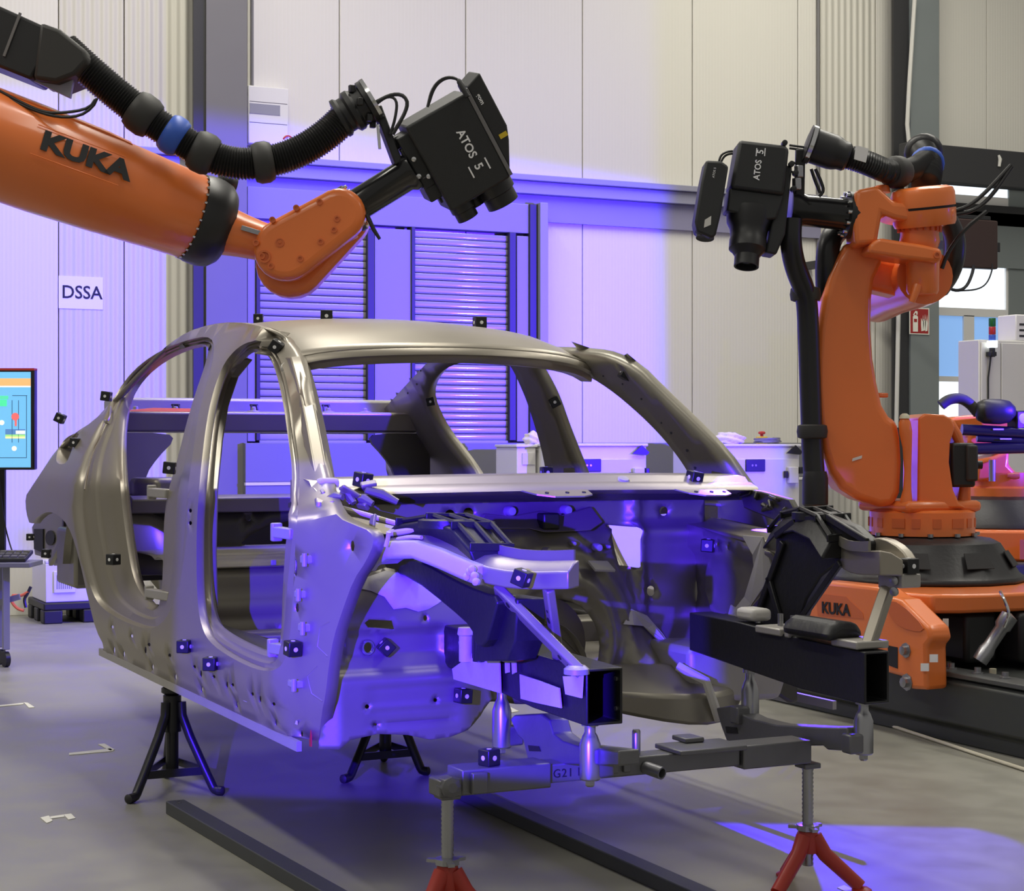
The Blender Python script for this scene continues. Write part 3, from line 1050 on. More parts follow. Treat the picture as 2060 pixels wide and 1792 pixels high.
MB().box(cowl_pt(0.035, 4.735, 1.035), (0.06, 0.05, 0.05)).build('cowl_corner_patch', M['sealant'], car, bevel=0.012)
# dark plenum behind the lip
MB().loft([[cowl_pt(k / 10, y, z) for y, z in ((4.74, 1.005), (4.77, 0.98), (4.92, 0.972), (4.92, 0.985))] for k in range(11)]).build('plenum_box', M['bodyshade'], car, smooth=40)

# ---- firewall with pressed beads around the tunnel
TX, TZ = 2.37, 0.575


def fw_pt(u, v):
    y = 4.80
    r_ = math.hypot(u - TX, (v - TZ) * 0.95)
    a_ = sstep(0.40, 0.22, r_)
    y -= 0.13 * a_
    y += 0.018 * gauss(r_, 0.235, 0.012) + 0.018 * gauss(r_, 0.285, 0.010) - 0.03 * gauss(r_, 0.18, 0.02)
    y += 0.03 * sstep(0.895, 0.905, v) - 0.02 * gauss(v, 0.885, 0.008)
    # foot wells step towards the front at the bottom
    y -= 0.16 * sstep(0.62, 0.46, v) * sstep(0.18, 0.33, abs(u - TX))
    y -= 0.03 * gauss(u, 2.72, 0.02) * sstep(0.5, 0.7, v)
    return Vector((u, y, v))


wx0, wx1 = 2.625, 2.715
fw_out = [(1.90, 0.40), (2.20, 0.40), (2.20, 0.50), (2.25, 0.50)]
fw = sheet([(1.72, 0.44), (2.10, 0.42), (2.24, 0.40), (2.50, 0.40), (2.64, 0.42), (2.98, 0.44), (2.98, 0.995), (1.72, 0.995)],
           [circ(TX, TZ - 0.02, 0.145, 26), smooth2([(wx0, 0.80), (wx0, 0.785), (wx0 + 0.015, 0.785), (wx1 - 0.015, 0.775), (wx1, 0.775), (wx1, 0.79), (wx1, 0.885), (wx1, 0.90), (wx1 - 0.015, 0.90), (wx0 + 0.015, 0.905), (wx0, 0.905), (wx0, 0.89)], 1), circ(2.10, 0.945, 0.017), circ(2.16, 0.95, 0.017), circ(2.08, 0.78, 0.016),
            circ(2.83, 0.945, 0.015), circ(2.765, 0.70, 0.016), circ(2.60, 0.47, 0.016)],
           fw_pt, 0.022, 0.03)
fw.build('firewall', M['body2'], car, smooth=70, solid=0.003)
# stiffener pressed on the upper firewall, with brackets and studs
cp = [fw_pt(2.16, 0.905), fw_pt(2.32, 0.905), fw_pt(2.35, 0.895), fw_pt(2.52, 0.895), fw_pt(2.60, 0.915), fw_pt(2.56, 0.965), fw_pt(2.45, 0.94), fw_pt(2.38, 0.955), fw_pt(2.28, 0.94), fw_pt(2.2, 0.95)]
MB().prism([p + Vector((0, -0.03, 0)) for p in cp], (0, 0.018, 0)).build('firewall_stiffener', M['body'], car, smooth=20, bevel=0.006)
for x, z, r_ in ((2.285, 0.955, 0.016), (2.475, 0.955, 0.016), (2.34, 0.845, 0.008), (2.44, 0.86, 0.008), (2.53, 0.845, 0.013), (2.58, 0.845, 0.006)):
    p = fw_pt(x, z)
    MB().lathe(p + Vector((0, -0.022, 0)), (0, -1, 0), [(r_, -0.02), (r_, 0.006), (r_ * 0.75, 0.012), (0.001, 0.013)], 12).build('firewall_stud', M['alloy'], car)
MB().box(fw_pt(2.385, 0.925) + Vector((0, -0.04, 0)), (0.055, 0.05, 0.05)).build('firewall_clip', M['blackp'], car, bevel=0.006)
MB().prism([fw_pt(2.47, 0.805) + Vector((0, -0.03, 0)), fw_pt(2.55, 0.80) + Vector((0, -0.03, 0)), fw_pt(2.555, 0.775) + Vector((0, -0.045, 0)), fw_pt(2.48, 0.78) + Vector((0, -0.045, 0))], (0, -0.004, 0.006)).build('paper_label', M['maskcloth'], car, smooth=0)
# black dome lining in the tunnel mouth and white sealed seam to the right
MB().lathe(Vector((TX, 4.82, TZ - 0.02)), (0, -1, 0), [(0.01, -0.35), (0.12, -0.3), (0.145, -0.1), (0.147, 0.06)], 26).build('tunnel_mouth', M['body2'], car, smooth=60)
seal = [fw_pt(2.60, 0.615), fw_pt(2.65, 0.655), fw_pt(2.72, 0.63), fw_pt(2.78, 0.57), fw_pt(2.78, 0.54), fw_pt(2.74, 0.56), fw_pt(2.70, 0.60), fw_pt(2.64, 0.61)]
MB().prism([p + Vector((0, -0.01, 0)) for p in seal], (0, -0.006, 0)).build('adhesive_tape', M['maskcloth'], car, smooth=0)
# foot well toe board bulging forward under the firewall (far side), with seams
tb = MB()
secs = []
for k in range(9):
    f = k / 8
    x = 2.50 + 0.44 * f
    secs.append([Vector((x, 4.66 - 0.10 * math.sin(math.pi * f), 0.50)), Vector((x, 4.54 - 0.14 * math.sin(math.pi * f), 0.43)), Vector((x, 4.56 - 0.18 * math.sin(math.pi * f), 0.375 - 0.03 * math.sin(math.pi * f))), Vector((x, 4.85, 0.36)), Vector((x, 4.85, 0.5))])
tb.loft(secs).build('toe_board', M['body2'], car, smooth=30, bevel=0.01)
sm = [Vector((2.66, 4.46, 0.51)), Vector((2.72, 4.40, 0.47)), Vector((2.73, 4.375, 0.41)), Vector((2.75, 4.38, 0.36))]
MB().tube(sm, 0.014, 8).build('seam_tape', M['maskcloth'], car)

# ---- far inner apron, seen from inside the engine bay
def ap_pt(u, v):
    x = 2.93 - 0.03 * sstep(0.80, 0.84, v) - 0.02 * gauss(math.hypot(u - 4.62, v - 0.72), 0.09, 0.02)
    return Vector((x, u, v))


sheet([(5.06, 0.60), (5.06, 0.905), (4.75, 0.90), (4.38, 0.85), (4.32, 0.84), (4.36, 0.76), (4.50, 0.66), (4.60, 0.60)],
      [smooth2([(4.93, 0.63), (4.93, 0.76), (4.80, 0.77), (4.78, 0.64)], 2), circ(5.0, 0.87, 0.012), circ(4.42, 0.825, 0.02), circ(4.56, 0.845, 0.010), circ(4.62, 0.85, 0.007)], ap_pt, 0.03).build('inner_apron', M['body2'], car, smooth=60, solid=0.004)
MB().loft([[Vector((x, y, z)) for x, z in ((2.90, 0.86 + (y - 4.4) * 0.07), (2.90, 0.875 + (y - 4.4) * 0.07), (3.05, 0.885 + (y - 4.4) * 0.07), (3.05, 0.83))] for y in (4.34, 4.7, 5.06)]).build('apron_top_flange', M['body'], car, smooth=30, bevel=0.004)
MB().prism([ap_pt(y, z) + Vector((-0.008, 0, 0)) for y, z in ((4.47, 0.885), (4.36, 0.885), (4.36, 0.80), (4.40, 0.74), (4.47, 0.68), (4.52, 0.62), (4.56, 0.64), (4.50, 0.70), (4.45, 0.77), (4.42, 0.83))], (-0.005, 0, 0)).build('adhesive_tape', M['maskcloth'], car, smooth=0)
MB().prism([ap_pt(y, z) + Vector((-0.006, 0, 0)) for y, z in ((4.80, 0.605), (4.60, 0.61), (4.56, 0.67), (4.53, 0.66), (4.57, 0.58), (4.80, 0.575))], (-0.005, 0, 0)).build('adhesive_tape', M['maskcloth'], car, smooth=0)
# oval pressing in the far cowl side
oc = P(1400, 1030, Y=4.98)
rim_ = [Vector((oc.x + 0.15 * a, 4.96, oc.z + 0.028 * b)) for a, b in smooth2([(-1, -0.6), (-1, 0.6), (-0.8, 1), (0.5, 1), (1, 0), (0.8, -1), (-0.8, -1)], 2)]
MB().tube(rim_ + [rim_[0]], 0.006, 6).build('cowl_side_bead', M['alloy'], car)
sheet([(oc.x - 0.22, 0.93), (3.06, 0.93), (3.06, 1.03), (oc.x - 0.22, 1.03)], [circ(oc.x + 0.02, 0.955, 0.014)], lambda u, v: Vector((u, 4.98 - 0.015 * gauss(v, 1.0, 0.02), v)), 0.03).build('cowl_side_panel', M['body2'], car, smooth=60, solid=0.003)

# ---- front rails
def front_rail(s):
    """hollow rectangular rail; s = -1 near side, +1 far side"""
    xi, xo = (0.338, 0.434) if s < 0 else (0.350, 0.425)
    secs = []
    for y, z0, z1 in ((4.46, 0.555, 0.665), (4.2, 0.535, 0.66), (3.9, 0.512, 0.645), (3.62, 0.507, 0.638)):
        secs.append([Vector((CX + s * xo, y, z0)), Vector((CX + s * xi, y, z0)), Vector((CX + s * xi, y, z1)), Vector((CX + s * xo, y, z1))])
    t_ = 0.006
    y = 3.62
    inn = []
    for yy in (3.62, 3.80):
        inn.append([Vector((CX + s * (xo - t_), yy, 0.507 + t_)), Vector((CX + s * (xi + t_), yy, 0.507 + t_)), Vector((CX + s * (xi + t_), yy, 0.638 - t_)), Vector((CX + s * (xo - t_), yy, 0.638 - t_))])
    mb = MB().loft(secs + inn, caps=True)
    o = mb.build('front_rail', M['castblack'], car, smooth=20, bevel=0.004)
    return o


rn, rfar = front_rail(-1), front_rail(1)
for z in (0.53, 0.56, 0.595, 0.62):
    p = Vector((CX + 0.40, 3.70, z))
    MB().lathe(Vector((CX + 0.352, 3.64 + 0.04 * ((z * 100) % 2), z)), (1, 0, 0), [(0.007, 0), (0.007, 0.008), (0.004, 0.010), (0.001, 0.0102)], 10).build('rail_bolt', M['steel'], rfar)
for z in (0.54, 0.61):
    MB().lathe(Vector((CX - 0.344, 3.64, z)), (-1, 0, 0), [(0.006, 0), (0.006, 0.004), (0.001, 0.0042)], 10).build('rail_bolt', M['steel'], rn)
# things on the far rail: cover, bracket row, studs
MB().loft([[Vector((x, y, z)) for x, z in ((2.66, 0.655), (2.67, 0.69), (2.70, 0.705), (2.76, 0.70), (2.78, 0.66))] for y in (3.72, 3.76, 3.90, 3.94)]).build('engine_mount_pad', M['castblack'], car, smooth=30, bevel=0.02)
for k, (y0, y1) in enumerate(((4.10, 3.98), (3.75, 3.64), (3.96, 3.94))):
    MB().span(2.69, 2.79, y1, y0, 0.642 + 0.012 * k * 0, 0.662).build('rail_shim', M['alloy'], car, bevel=0.004)
for y in (4.05, 3.99, 4.16):
    MB().cyl((2.74, y, 0.66), (2.74, y, 0.695), 0.008, n=10).build('rail_stud', M['steel'], car)
MB().span(2.71, 2.775, 4.14, 4.23, 0.665, 0.70).build('padded_block', M['maskcloth'], car, bevel=0.012)

# ---- tape patches on the near rail's outer face
def rail_patch(pts, X=1.906):
    MB().prism([P(a, b, X=X) for a, b in pts], (-0.004, 0, 0)).build('adhesive_tape', M['maskcloth'], car, smooth=0)


rail_patch([(912, 1345), (930, 1332), (925, 1290), (948, 1295), (950, 1325), (960, 1322), (962, 1290), (973, 1292), (976, 1325), (992, 1323), (1007, 1330), (1009, 1394), (975, 1384), (915, 1366)])
rail_patch([(1048, 1356), (1090, 1370), (1127, 1384), (1131, 1424), (1080, 1413), (1050, 1405)])
rail_patch([(1017, 1300), (1025, 1301), (1026, 1352), (1019, 1354)])
rail_patch([(1030, 1304), (1038, 1306), (1040, 1352), (1033, 1356)])
rail_patch([(1135, 1360), (1152, 1360), (1158, 1335), (1172, 1336), (1175, 1350), (1172, 1404), (1140, 1396)], 1.908)
for px, top, r_, m in ((1028, 1262, 0.022, 'alloy'), (937, 1262, 0.018, 'sealant'), (965, 1225, 0.018, 'castblack')):
    a = P(px, 1330, X=1.895)
    b = P(px, top, X=1.895)
    MB().lathe(a, (0, 0, 1), [(r_, 0), (r_, (b - a).z * 0.75), (r_ * 1.25, (b - a).z * 0.8), (r_ * 1.1, (b - a).z), (0.003, (b - a).z)], 14).build('rail_bush', M[m], car)
MB().span(1.90, 1.93, 3.95, 4.02, 0.62, 0.70).build('rail_clip', M['redpaint'], car, bevel=0.004)

# ---- upper fender rails (shotguns)
SG = [(748, 1106, 1.665), (775, 1089, 1.68), (830, 1088, 1.705), (880, 1104, 1.73), (930, 1127, 1.758), (1000, 1147, 1.80), (1060, 1152, 1.833), (1143, 1150, 1.874)]
SGP = [Vector(p) for p in smooth2([tuple(P(a, b, X=x)) for a, b, x in SG], 1, False)]


def shotgun():
    secs = []
    n = len(SGP)
    for k, p in enumerate(SGP):
        d = (SGP[min(k + 1, n - 1)] - SGP[max(k - 1, 0)])
        d.z = 0
        d.normalize()
        nn = Vector((-d.y, d.x, 0))
        if nn.x < 0:
            nn = -nn
        f = k / (n - 1)
        wd = 0.085 - 0.035 * f
        up = 0.030 - 0.006 * f
        q = p + nn * wd + Vector((0, 0.02 * f, up))
        h = 0.040
        secs.append([p, p + nn * (wd * 0.5) + Vector((0, 0.01 * f, up * 0.75)), q, q - UP * 0.02, q - UP * (up + h), p - UP * h])
    return MB().loft(secs).build('fender_rail', M['body'], car, smooth=25, bevel=0.004)


fr = shotgun()
mirror(fr)
secs = []
for p in SGP[6:-1]:
    q = p + Vector((0.06, 0.035, 0.022))
    secs.append([q, q + Vector((0.006, 0.003, 0.0)), q + Vector((0.006, 0.003, 0.026)), q + Vector((0, 0, 0.026))])
mirror(MB().loft(secs).build('rail_upstand', M['body2'], car, smooth=30))
for px, py, X in ((868, 1082, 1.76), (885, 1092, 1.76), (935, 1102, 1.80)):
    p = P(px, py, X=X)
    MB().cyl(p - UP * 0.012, p + UP * 0.012, 0.006, 0.005, n=8).build('rail_stud', M['steel'], car)
# white taped arch along the fender rail
TPP = [(742, 1128, 1.655, 0.028), (748, 1108, 1.66, 0.040), (775, 1091, 1.672, 0.042), (830, 1090, 1.697, 0.042), (880, 1106, 1.722, 0.046), (930, 1128, 1.750, 0.046), (962, 1140, 1.772, 0.046)]
secs = []
for a, b, x, h in TPP:
    p = P(a, b, X=x)
    secs.append([p + Vector((0.02, 0, 0.004)), p + Vector((0.0, -0.004, 0.003)), p + Vector((-0.006, -0.006, -0.008)), p + Vector((-0.008, -0.006, -h + 0.008)), p + Vector((0.0, 0, -h)), p + Vector((0.02, 0, -h))])
MB().loft(secs).build('taped_edge', M['maskcloth'], car, smooth=50, bevel=0.004)
for k, (a, b) in enumerate(((945, 1150), (955, 1158), (940, 1160), (958, 1170), (950, 1145))):
    MB().lathe(P(a, b, X=1.752), (-1, -0.6, 0.2), [(0.002, -0.01), (0.009, -0.005), (0.010, 0.004), (0.005, 0.009), (0.001, 0.010)], 10).build('tape_crumple', M['maskcloth'], car)
# sealed seams, cream
def seam(pts, r_, m='sealant'):
    MB().tube(smooth2([tuple(p) for p in pts], 2, False), r_, 8).build('sealant_bead', M[m], car)


seam([P(672, 1017, Y=4.55), P(700, 1025, Y=4.52), P(740, 1036, Y=4.48), P(780, 1048, Y=4.44), P(810, 1056, Y=4.42)], 0.007)
seam([P(785, 1072, X=1.70), P(815, 1068, X=1.715), P(838, 1064, X=1.73), P(852, 1058, X=1.745), P(876, 1059, X=1.76), P(900, 1067, X=1.775), P(913, 1083, X=1.785), P(920, 1094, X=1.79)], 0.009)
seam([P(800, 1084, X=1.70), P(825, 1079, X=1.71), P(848, 1081, X=1.72)], 0.005)
seam([P(782, 1070, X=1.66), P(780, 1085, X=1.66), P(776, 1100, X=1.655)], 0.006, 'maskcloth')
# top plate joining pillar and fender rail
MB().prism([P(668, 1032, Y=4.55), P(720, 1040, Y=4.50), P(800, 1060, Y=4.42), P(840, 1066, Y=4.36), P(800, 1085, Y=4.40), P(735, 1062, Y=4.47), P(672, 1052, Y=4.52)], (0, 0, -0.012)).build('fender_rail_bracket', M['body'], car, smooth=20, bevel=0.003)
# ---- near strut tower (black casting) and far strut tower
def tower(s):
    o = []
    prof = [(0.66, 4.34, 0.90), (0.65, 4.26, 0.945), (0.62, 4.13, 0.962), (0.60, 4.02, 0.945), (0.585, 3.94, 0.895)]
    t_ = MB()
    secs = []
    for a, y, z in prof:
        secs.append([Vector((CX + s * a, y, z)), Vector((CX + s * (a - 0.03), y, z + 0.012)), Vector((CX + s * (a - 0.11), y, z - 0.002)), Vector((CX + s * (a - 0.14), y, z - 0.05)), Vector((CX + s * (a - 0.02), y, z - 0.05))])
    t_.loft(secs)
    r_ = t_.build('strut_tower', M['castblack'], car, smooth=30, bevel=0.006)
    for k in range(5):
        a, y, z = prof[k]
        MB().bar((CX + s * a, y, z + 0.012), (CX + s * (a - 0.12), y, z + 0.008), 0.008, 0.020).build('casting_rib', M['castblack'], r_, bevel=0.002)
    for da in (0.02, 0.065, 0.11):
        MB().tube([Vector((CX + s * (a - da), y, z + 0.014)) for a, y, z in prof], 0.007, 6).build('casting_rib', M['castblack'], r_)
    MB().lathe(Vector((CX + s * 0.565, 4.12, 0.945)), (0, 0, 1), [(0.075, 0), (0.075, 0.02), (0.06, 0.024), (0.055, 0.01), (0.002, 0.008)], 20).build('strut_mount_ring', M['castblack'], r_)
    return r_


tower(-1)
tw = tower(1)
leg = [(1560, 1075), (1600, 1045), (1660, 1036), (1715, 1058), (1750, 1090), (1748, 1122), (1690, 1128), (1650, 1160), (1622, 1205), (1603, 1262), (1545, 1275), (1503, 1248), (1530, 1200), (1558, 1140)]
MB().prism([P(a, b, X=2.86) for a, b in leg], (0.035, 0, 0)).build('tower_wall', M['castblack'], tw, smooth=20, bevel=0.006)
for a, b in (((1575, 1090), (1520, 1245)), ((1545, 1160), (1575, 1265)), ((1690, 1132), (1605, 1255)), ((1560, 1078), (1600, 1048)), ((1602, 1047), (1662, 1040)), ((1664, 1040), (1745, 1090))):
    MB().bar(P(*a, X=2.853), P(*b, X=2.853), 0.02, 0.012, up=(1, 0, 0)).build('casting_rib', M['castblack'], tw, bevel=0.003)
# near casting face under the fender rail
MB().prism([P(a, b, X=1.80) for a, b in smooth2([(762, 1140), (800, 1118), (850, 1130), (910, 1165), (965, 1190), (1003, 1200), (990, 1250), (975, 1300), (955, 1300), (950, 1265), (900, 1220), (830, 1165)], 1)], (0.06, 0, 0)).build('tower_wall', M['castblack'], car, smooth=20, bevel=0.005)
# column of the near tower going down to the rail
MB().prism([P(a, b, X=1.83) for a, b in ((975, 1195), (1040, 1205), (1035, 1290), (1020, 1330), (955, 1330), (958, 1280))], (0.08, 0, 0)).build('tower_leg', M['castblack'], car, smooth=20, bevel=0.005)
# front gusset of the far fender rail and its brace
MB().prism([P(a, b, X=2.88) for a, b in smooth2([(1752, 1110), (1745, 1085), (1775, 1080), (1812, 1102), (1832, 1135), (1828, 1152), (1752, 1158), (1748, 1130)], 1)], (0.03, 0, 0)).build('fender_rail_end', M['body'], car, smooth=30, bevel=0.004)
MB().obox(P(1766, 1183, X=2.83), P(1815, 1183, X=2.83) - P(1766, 1183, X=2.83), (0, 0, 0.035), (0.06, 0, 0)).build('rail_end_block', M['alloy'], car, bevel=0.004)
MB().bar(P(1785, 1185, X=2.84), P(1747, 1300, X=2.74), 0.03, 0.034).build('brace', M['body'], car, bevel=0.004)
for q in ((1800, 1168), (1800, 1190)):
    MB().lathe(P(*q, X=2.825), (-1, -0.4, 0), [(0.012, 0), (0.012, 0.005), (0.005, 0.007), (0.001, 0.0071)], 10).build('brace_bolt', M['steel'], car)
# near braces
def brace(p0, p1, wd, holes):
    p0, p1 = Vector(p0), Vector(p1)
    b = MB().bar(p0, p1, 0.022, wd, up=(-0.2, -1, 0.3)).build('brace', M['body'], car, bevel=0.004)
    d = (p1 - p0).normalized()
    n = Vector((-0.85, -0.5, 0))
    n = (n - d * n.dot(d)).normalized()
    a = d.cross(Vector((-0.2, -1, 0.3))).normalized()
    if a.dot(n) < 0:
        a = -a
    for f, r_ in holes:
        c = p0.lerp(p1, f) + a * 0.0112
        MB().lathe(c, a, [(r_, 0), (r_, 0.0006), (0.0005, 0.0007)], 12).build('brace_hole', M['ink'], b)


brace(P(1000, 1183, X=1.815), P(1168, 1352, X=1.905), 0.034, ((0.18, 0.008), (0.80, 0.007), (0.90, 0.004)))
brace(P(1103, 1183, X=1.865), P(1125, 1335, X=1.94), 0.03, ((0.28, 0.004), (0.40, 0.008), (0.62, 0.004)))
MB().lathe(P(1160, 1345, X=1.90), (0, 0, 1), [(0.03, -0.012), (0.03, 0.0), (0.02, 0.008), (0.002, 0.010)], 12).build('brace_foot', M['alloy'], car)

# ---- near front bulkhead (wheel house rear wall and toe block), facing forward
def bh_pt(u, v):
    y = 4.40
    y += 0.04 * sstep(0.535, 0.565, v) - 0.028 * sstep(0.565, 0.58, v) * sstep(0.70, 0.66, v) * 0
    y += 0.09 * sstep(0.66, 0.92, v)
    # recessed panel and pressed ribs of the toe block
    y += 0.02 * sstep(1.62, 1.64, u) * sstep(1.93, 1.90, u) * sstep(0.575, 0.59, v) * sstep(0.665, 0.65, v)
    y += 0.008 * (gauss(v, 0.415, 0.006) + gauss(v, 0.445, 0.006) + gauss(v, 0.475, 0.006) + gauss(v, 0.505, 0.006)) * sstep(1.66, 1.70, u) * sstep(1.95, 1.92, u)
    y += 0.05 * sstep(1.95, 2.05, u) * sstep(0.56, 0.5, v)
    y += 0.5 * max(0, 1.60 - u)
    return Vector((u, y, v))


def onb(px, py):
    p = P(px, py, Y=4.45)
    for _ in range(6):
        p = P(px, py, Y=bh_pt(p.x, p.z).y)
    return (p.x, p.z)


bh_px = [(640, 1506), (655, 1400), (664, 1372), (676, 1290), (690, 1245), (712, 1190), (738, 1155), (775, 1142), (830, 1152), (900, 1195), (955, 1230), (985, 1250), (975, 1290), (985, 1330), (985, 1385),
         (990, 1405), (965, 1440), (940, 1468), (905, 1482), (865, 1488), (820, 1478), (760, 1476), (705, 1488), (682, 1508)]
bh = sheet([onb(*p) for p in bh_px], [[onb(733, 1253), onb(742, 1246), onb(788, 1248), onb(793, 1266), onb(740, 1262)], [onb(*c) for c in circ(739, 1302, 9, 12, 11)], [onb(*c) for c in circ(738, 1421, 4.5, 10)],
                                               [onb(*c) for c in circ(875, 1408, 4, 10)], [onb(*c) for c in circ(755, 1457, 3, 8)], [onb(*c) for c in circ(855, 1243, 4, 8, 6)]], bh_pt, 0.014, 0.02)
bh.build('wheelhouse_bulkhead', M['body2'], car, smooth=60, solid=0.004)
MB().tube([Vector(bh_pt(*onb(*c))) + Vector((0, -0.006, 0)) for c in circ(739, 1302, 11, 16, 13)] + [bh_pt(*onb(750, 1302)) + Vector((0, -0.006, 0))], 0.004, 6).build('port_ring', M['steel'], car)
mirror_b = MB()
# white tape on the upper half of the wheel house wall
tpx = [(738, 1160), (775, 1147), (830, 1158), (900, 1200), (860, 1225), (840, 1230), (815, 1222), (790, 1225), (772, 1200), (745, 1188), (722, 1184)]
t_ = sheet([onb(*p) for p in tpx], [], lambda u, v: bh_pt(u, v) + Vector((0, -0.006, 0)), 0.025, 0.03)
t_.build('adhesive_tape', M['maskcloth'], car, smooth=60, solid=0.002)
# side of the toe block towards the engine and underside
MB().loft([[Vector((1.60, y, 0.385)), Vector((1.98, y, 0.40)), Vector((2.03, y, 0.47)), Vector((2.03, y, 0.53)), Vector((1.60, y, 0.55))] for y in (4.45, 4.85)]).build('toe_block', M['body2'], car, smooth=30, bevel=0.02)
# far toe block, seen below the far rail
MB().loft([[Vector((2.70, y, 0.40)), Vector((3.02, y, 0.39)), Vector((3.08, y, 0.55)), Vector((2.70, y, 0.56))] for y in (4.46, 4.85)]).build('toe_block', M['alloy'], car, smooth=30, bevel=0.02)

# ---- hinge pillar hardware and clutter at the windscreen corner
def hinge(px, py, w_, h_, dep=0.05):
    p = on_side(px, py)
    r_ = MB().obox(p + Vector((-0.018, -w_ / 2, -h_ / 2)), (0.03, 0, 0), (0, w_, 0), (0, 0, h_)).build('hinge', M['alloy'], car, bevel=0.004)
    MB().cyl(p + Vector((-0.016, -w_ / 2, -h_ / 2 - 0.006)), p + Vector((-0.016, -w_ / 2, h_ / 2 + 0.006)), 0.007, n=12).build('hinge_pin', M['alloy'], r_)
    return r_


for a in ((620, 1125, 0.034, 0.022), (608, 1195, 0.032, 0.02), (616, 1262, 0.036, 0.022), (597, 1375, 0.05, 0.02)):
    hinge(*a)
for (a, b), (c, d) in (((556, 1070), (592, 1074)), ((549, 1303), (585, 1308)), ((305, 990), (340, 993)), ((300, 1192), (345, 1200))):
    p0, p1 = on_side(a, b, 0.03), on_side(c, d, 0.04)
    k = MB()
    k.bar(p0, p1, 0.03, 0.03)
    k.box(p0 + Vector((0, 0, 0)), (0.03, 0.02, 0.05))
    k.build('door_check_strap', M['alloy'], car, bevel=0.004)
# crumpled brackets where fender, cowl and pillar meet (both sides)
rnd = random.Random(4)
for k in range(9):
    f = k / 8
    a = Vector((1.60 + 0.14 * f + rnd.uniform(-.02, .02), 4.62 + rnd.uniform(-.10, .06), 1.01 + rnd.uniform(-0.03, 0.035)))
    b = a + Vector((rnd.uniform(-.02, .06), rnd.uniform(-.04, .04), rnd.uniform(-.045, .01)))
    o = MB().bar(a, b, 0.012 + rnd.uniform(0, .014), 0.005 + rnd.uniform(0, .008), up=(rnd.uniform(-1, 1), rnd.uniform(-1, 1), 1)).build('corner_bracket', M['body'], car, bevel=0.003)
far_clutter = MB().prism([P(a, b, X=3.04) for a, b in ((1486, 982), (1530, 988), (1588, 1004), (1602, 1032), (1560, 1048), (1496, 1022))], (0.02, 0, 0)).build('corner_plate', M['bodyshade'], car, smooth=20, bevel=0.004)
for k in range(9):
    a = P(1500 + 11 * k + rnd.uniform(-6, 6), 988 + 4 * k + rnd.uniform(-8, 14), X=3.035)
    b = a + Vector((rnd.uniform(-.01, .03), rnd.uniform(-.05, .05), rnd.uniform(-.03, .012)))
    MB().bar(a, b, 0.012 + rnd.uniform(0, .014), 0.006 + rnd.uniform(0, .008), up=(rnd.uniform(-1, 1), rnd.uniform(-1, 1), 1)).build('corner_bracket', M['bodyshade'], far_clutter, bevel=0.002)
for k, (a, b, c, d) in enumerate(((688, 985, 712, 1012), (712, 1000, 750, 1014), (660, 1005, 690, 1000), (735, 985, 800, 1010))):
    MB().tube([P(a, b, Y=4.56), P((a + c) / 2, (b + d) / 2 - 4, Y=4.55), P(c, d, Y=4.53)], [0.010, 0.014, 0.009], 8).build('corner_tube', M['body2'], car)
# loop bracket hanging on the hinge pillar
lp = [P(a, b, Y=4.50) for a, b in ((642, 1010), (640, 1035), (647, 1062), (655, 1075), (664, 1060), (668, 1030), (668, 1008))]
MB().tube(lp, 0.007, 8).build('loop_bracket', M['alloy'], car)
MB().bar(P(752, 1036, X=1.68), P(745, 1080, X=1.66), 0.022, 0.008, up=(1, 0.3, 0)).build('fender_tab', M['body'], car, bevel=0.002)
# zinc labels and small plates on the sill and hinge pillar
for px, py, w_, h_, m in ((493, 1407, 0.035, 0.010, 'white'), (593, 1452, 0.035, 0.010, 'white'), (640, 1180, 0.0, 0.0, 'white')):
    if w_:
        p = on_side(px, py, -0.003)
        MB().obox(p - Vector((0, w_ / 2, h_ / 2)), (0.002, 0, 0), (0, w_, 0), (0, 0, h_)).build('sill_label', M[m], car)
p = on_side(623, 1478, -0.004)
MB().obox(p - Vector((0, 0.008, 0.03)), (0.004, 0, 0), (0, 0.012, 0), (0, 0, 0.055)).build('orange_plug_strip', M['redpaint'], car)
# pressed lines on the dog-leg and hinge pillar
for pts in ([(560, 1180), (560, 1180)],):
    pass
for pts in ([(665, 1250), (645, 1262), (640, 1300), (660, 1320)], [(640, 1340), (620, 1360), (628, 1395), (650, 1410)]):
    MB().tube([on_side(a, b, -0.001) for a, b in pts], 0.004, 6).build('pressed_bead', M['body'], car)
for pts in ([(212, 845), (200, 880), (186, 905), (176, 950), (170, 985)], [(205, 838), (214, 850), (221, 838), (222, 818)]):
    MB().tube(smooth2([tuple(on_side(a, b, -0.0)) for a, b in pts], 2, False), 0.004, 6).build('pressed_bead', M['body'], car)

# inner quarter behind the dark slot and inside the rear wheel arch
MB().prism([on_side(a, b, 0.11) for a, b in ((104, 945), (114, 905), (132, 888), (165, 888), (150, 945))], (0.01, 0, 0)).build('quarter_inner', M['bodyshade'], car, smooth=20)
MB().prism([P(a, b, X=1.56) for a, b in ((64, 1060), (78, 1034), (98, 1024), (122, 1032), (145, 1058), (158, 1100), (164, 1130), (150, 1134), (128, 1126), (108, 1138), (98, 1124), (70, 1116))], (0.02, 0, 0)).build('inner_wheel_panel', M['body2'], car, smooth=20, bevel=0.004)
ip = car.children[-1]
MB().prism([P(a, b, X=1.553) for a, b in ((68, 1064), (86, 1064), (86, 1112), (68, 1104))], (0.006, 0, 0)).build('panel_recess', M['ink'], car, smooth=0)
MB().prism([P(a, b, X=1.553) for a, b in circ(100, 1082, 9, 16, 15)], (0.006, 0, 0)).build('panel_opening', M['ink'], car, smooth=0)
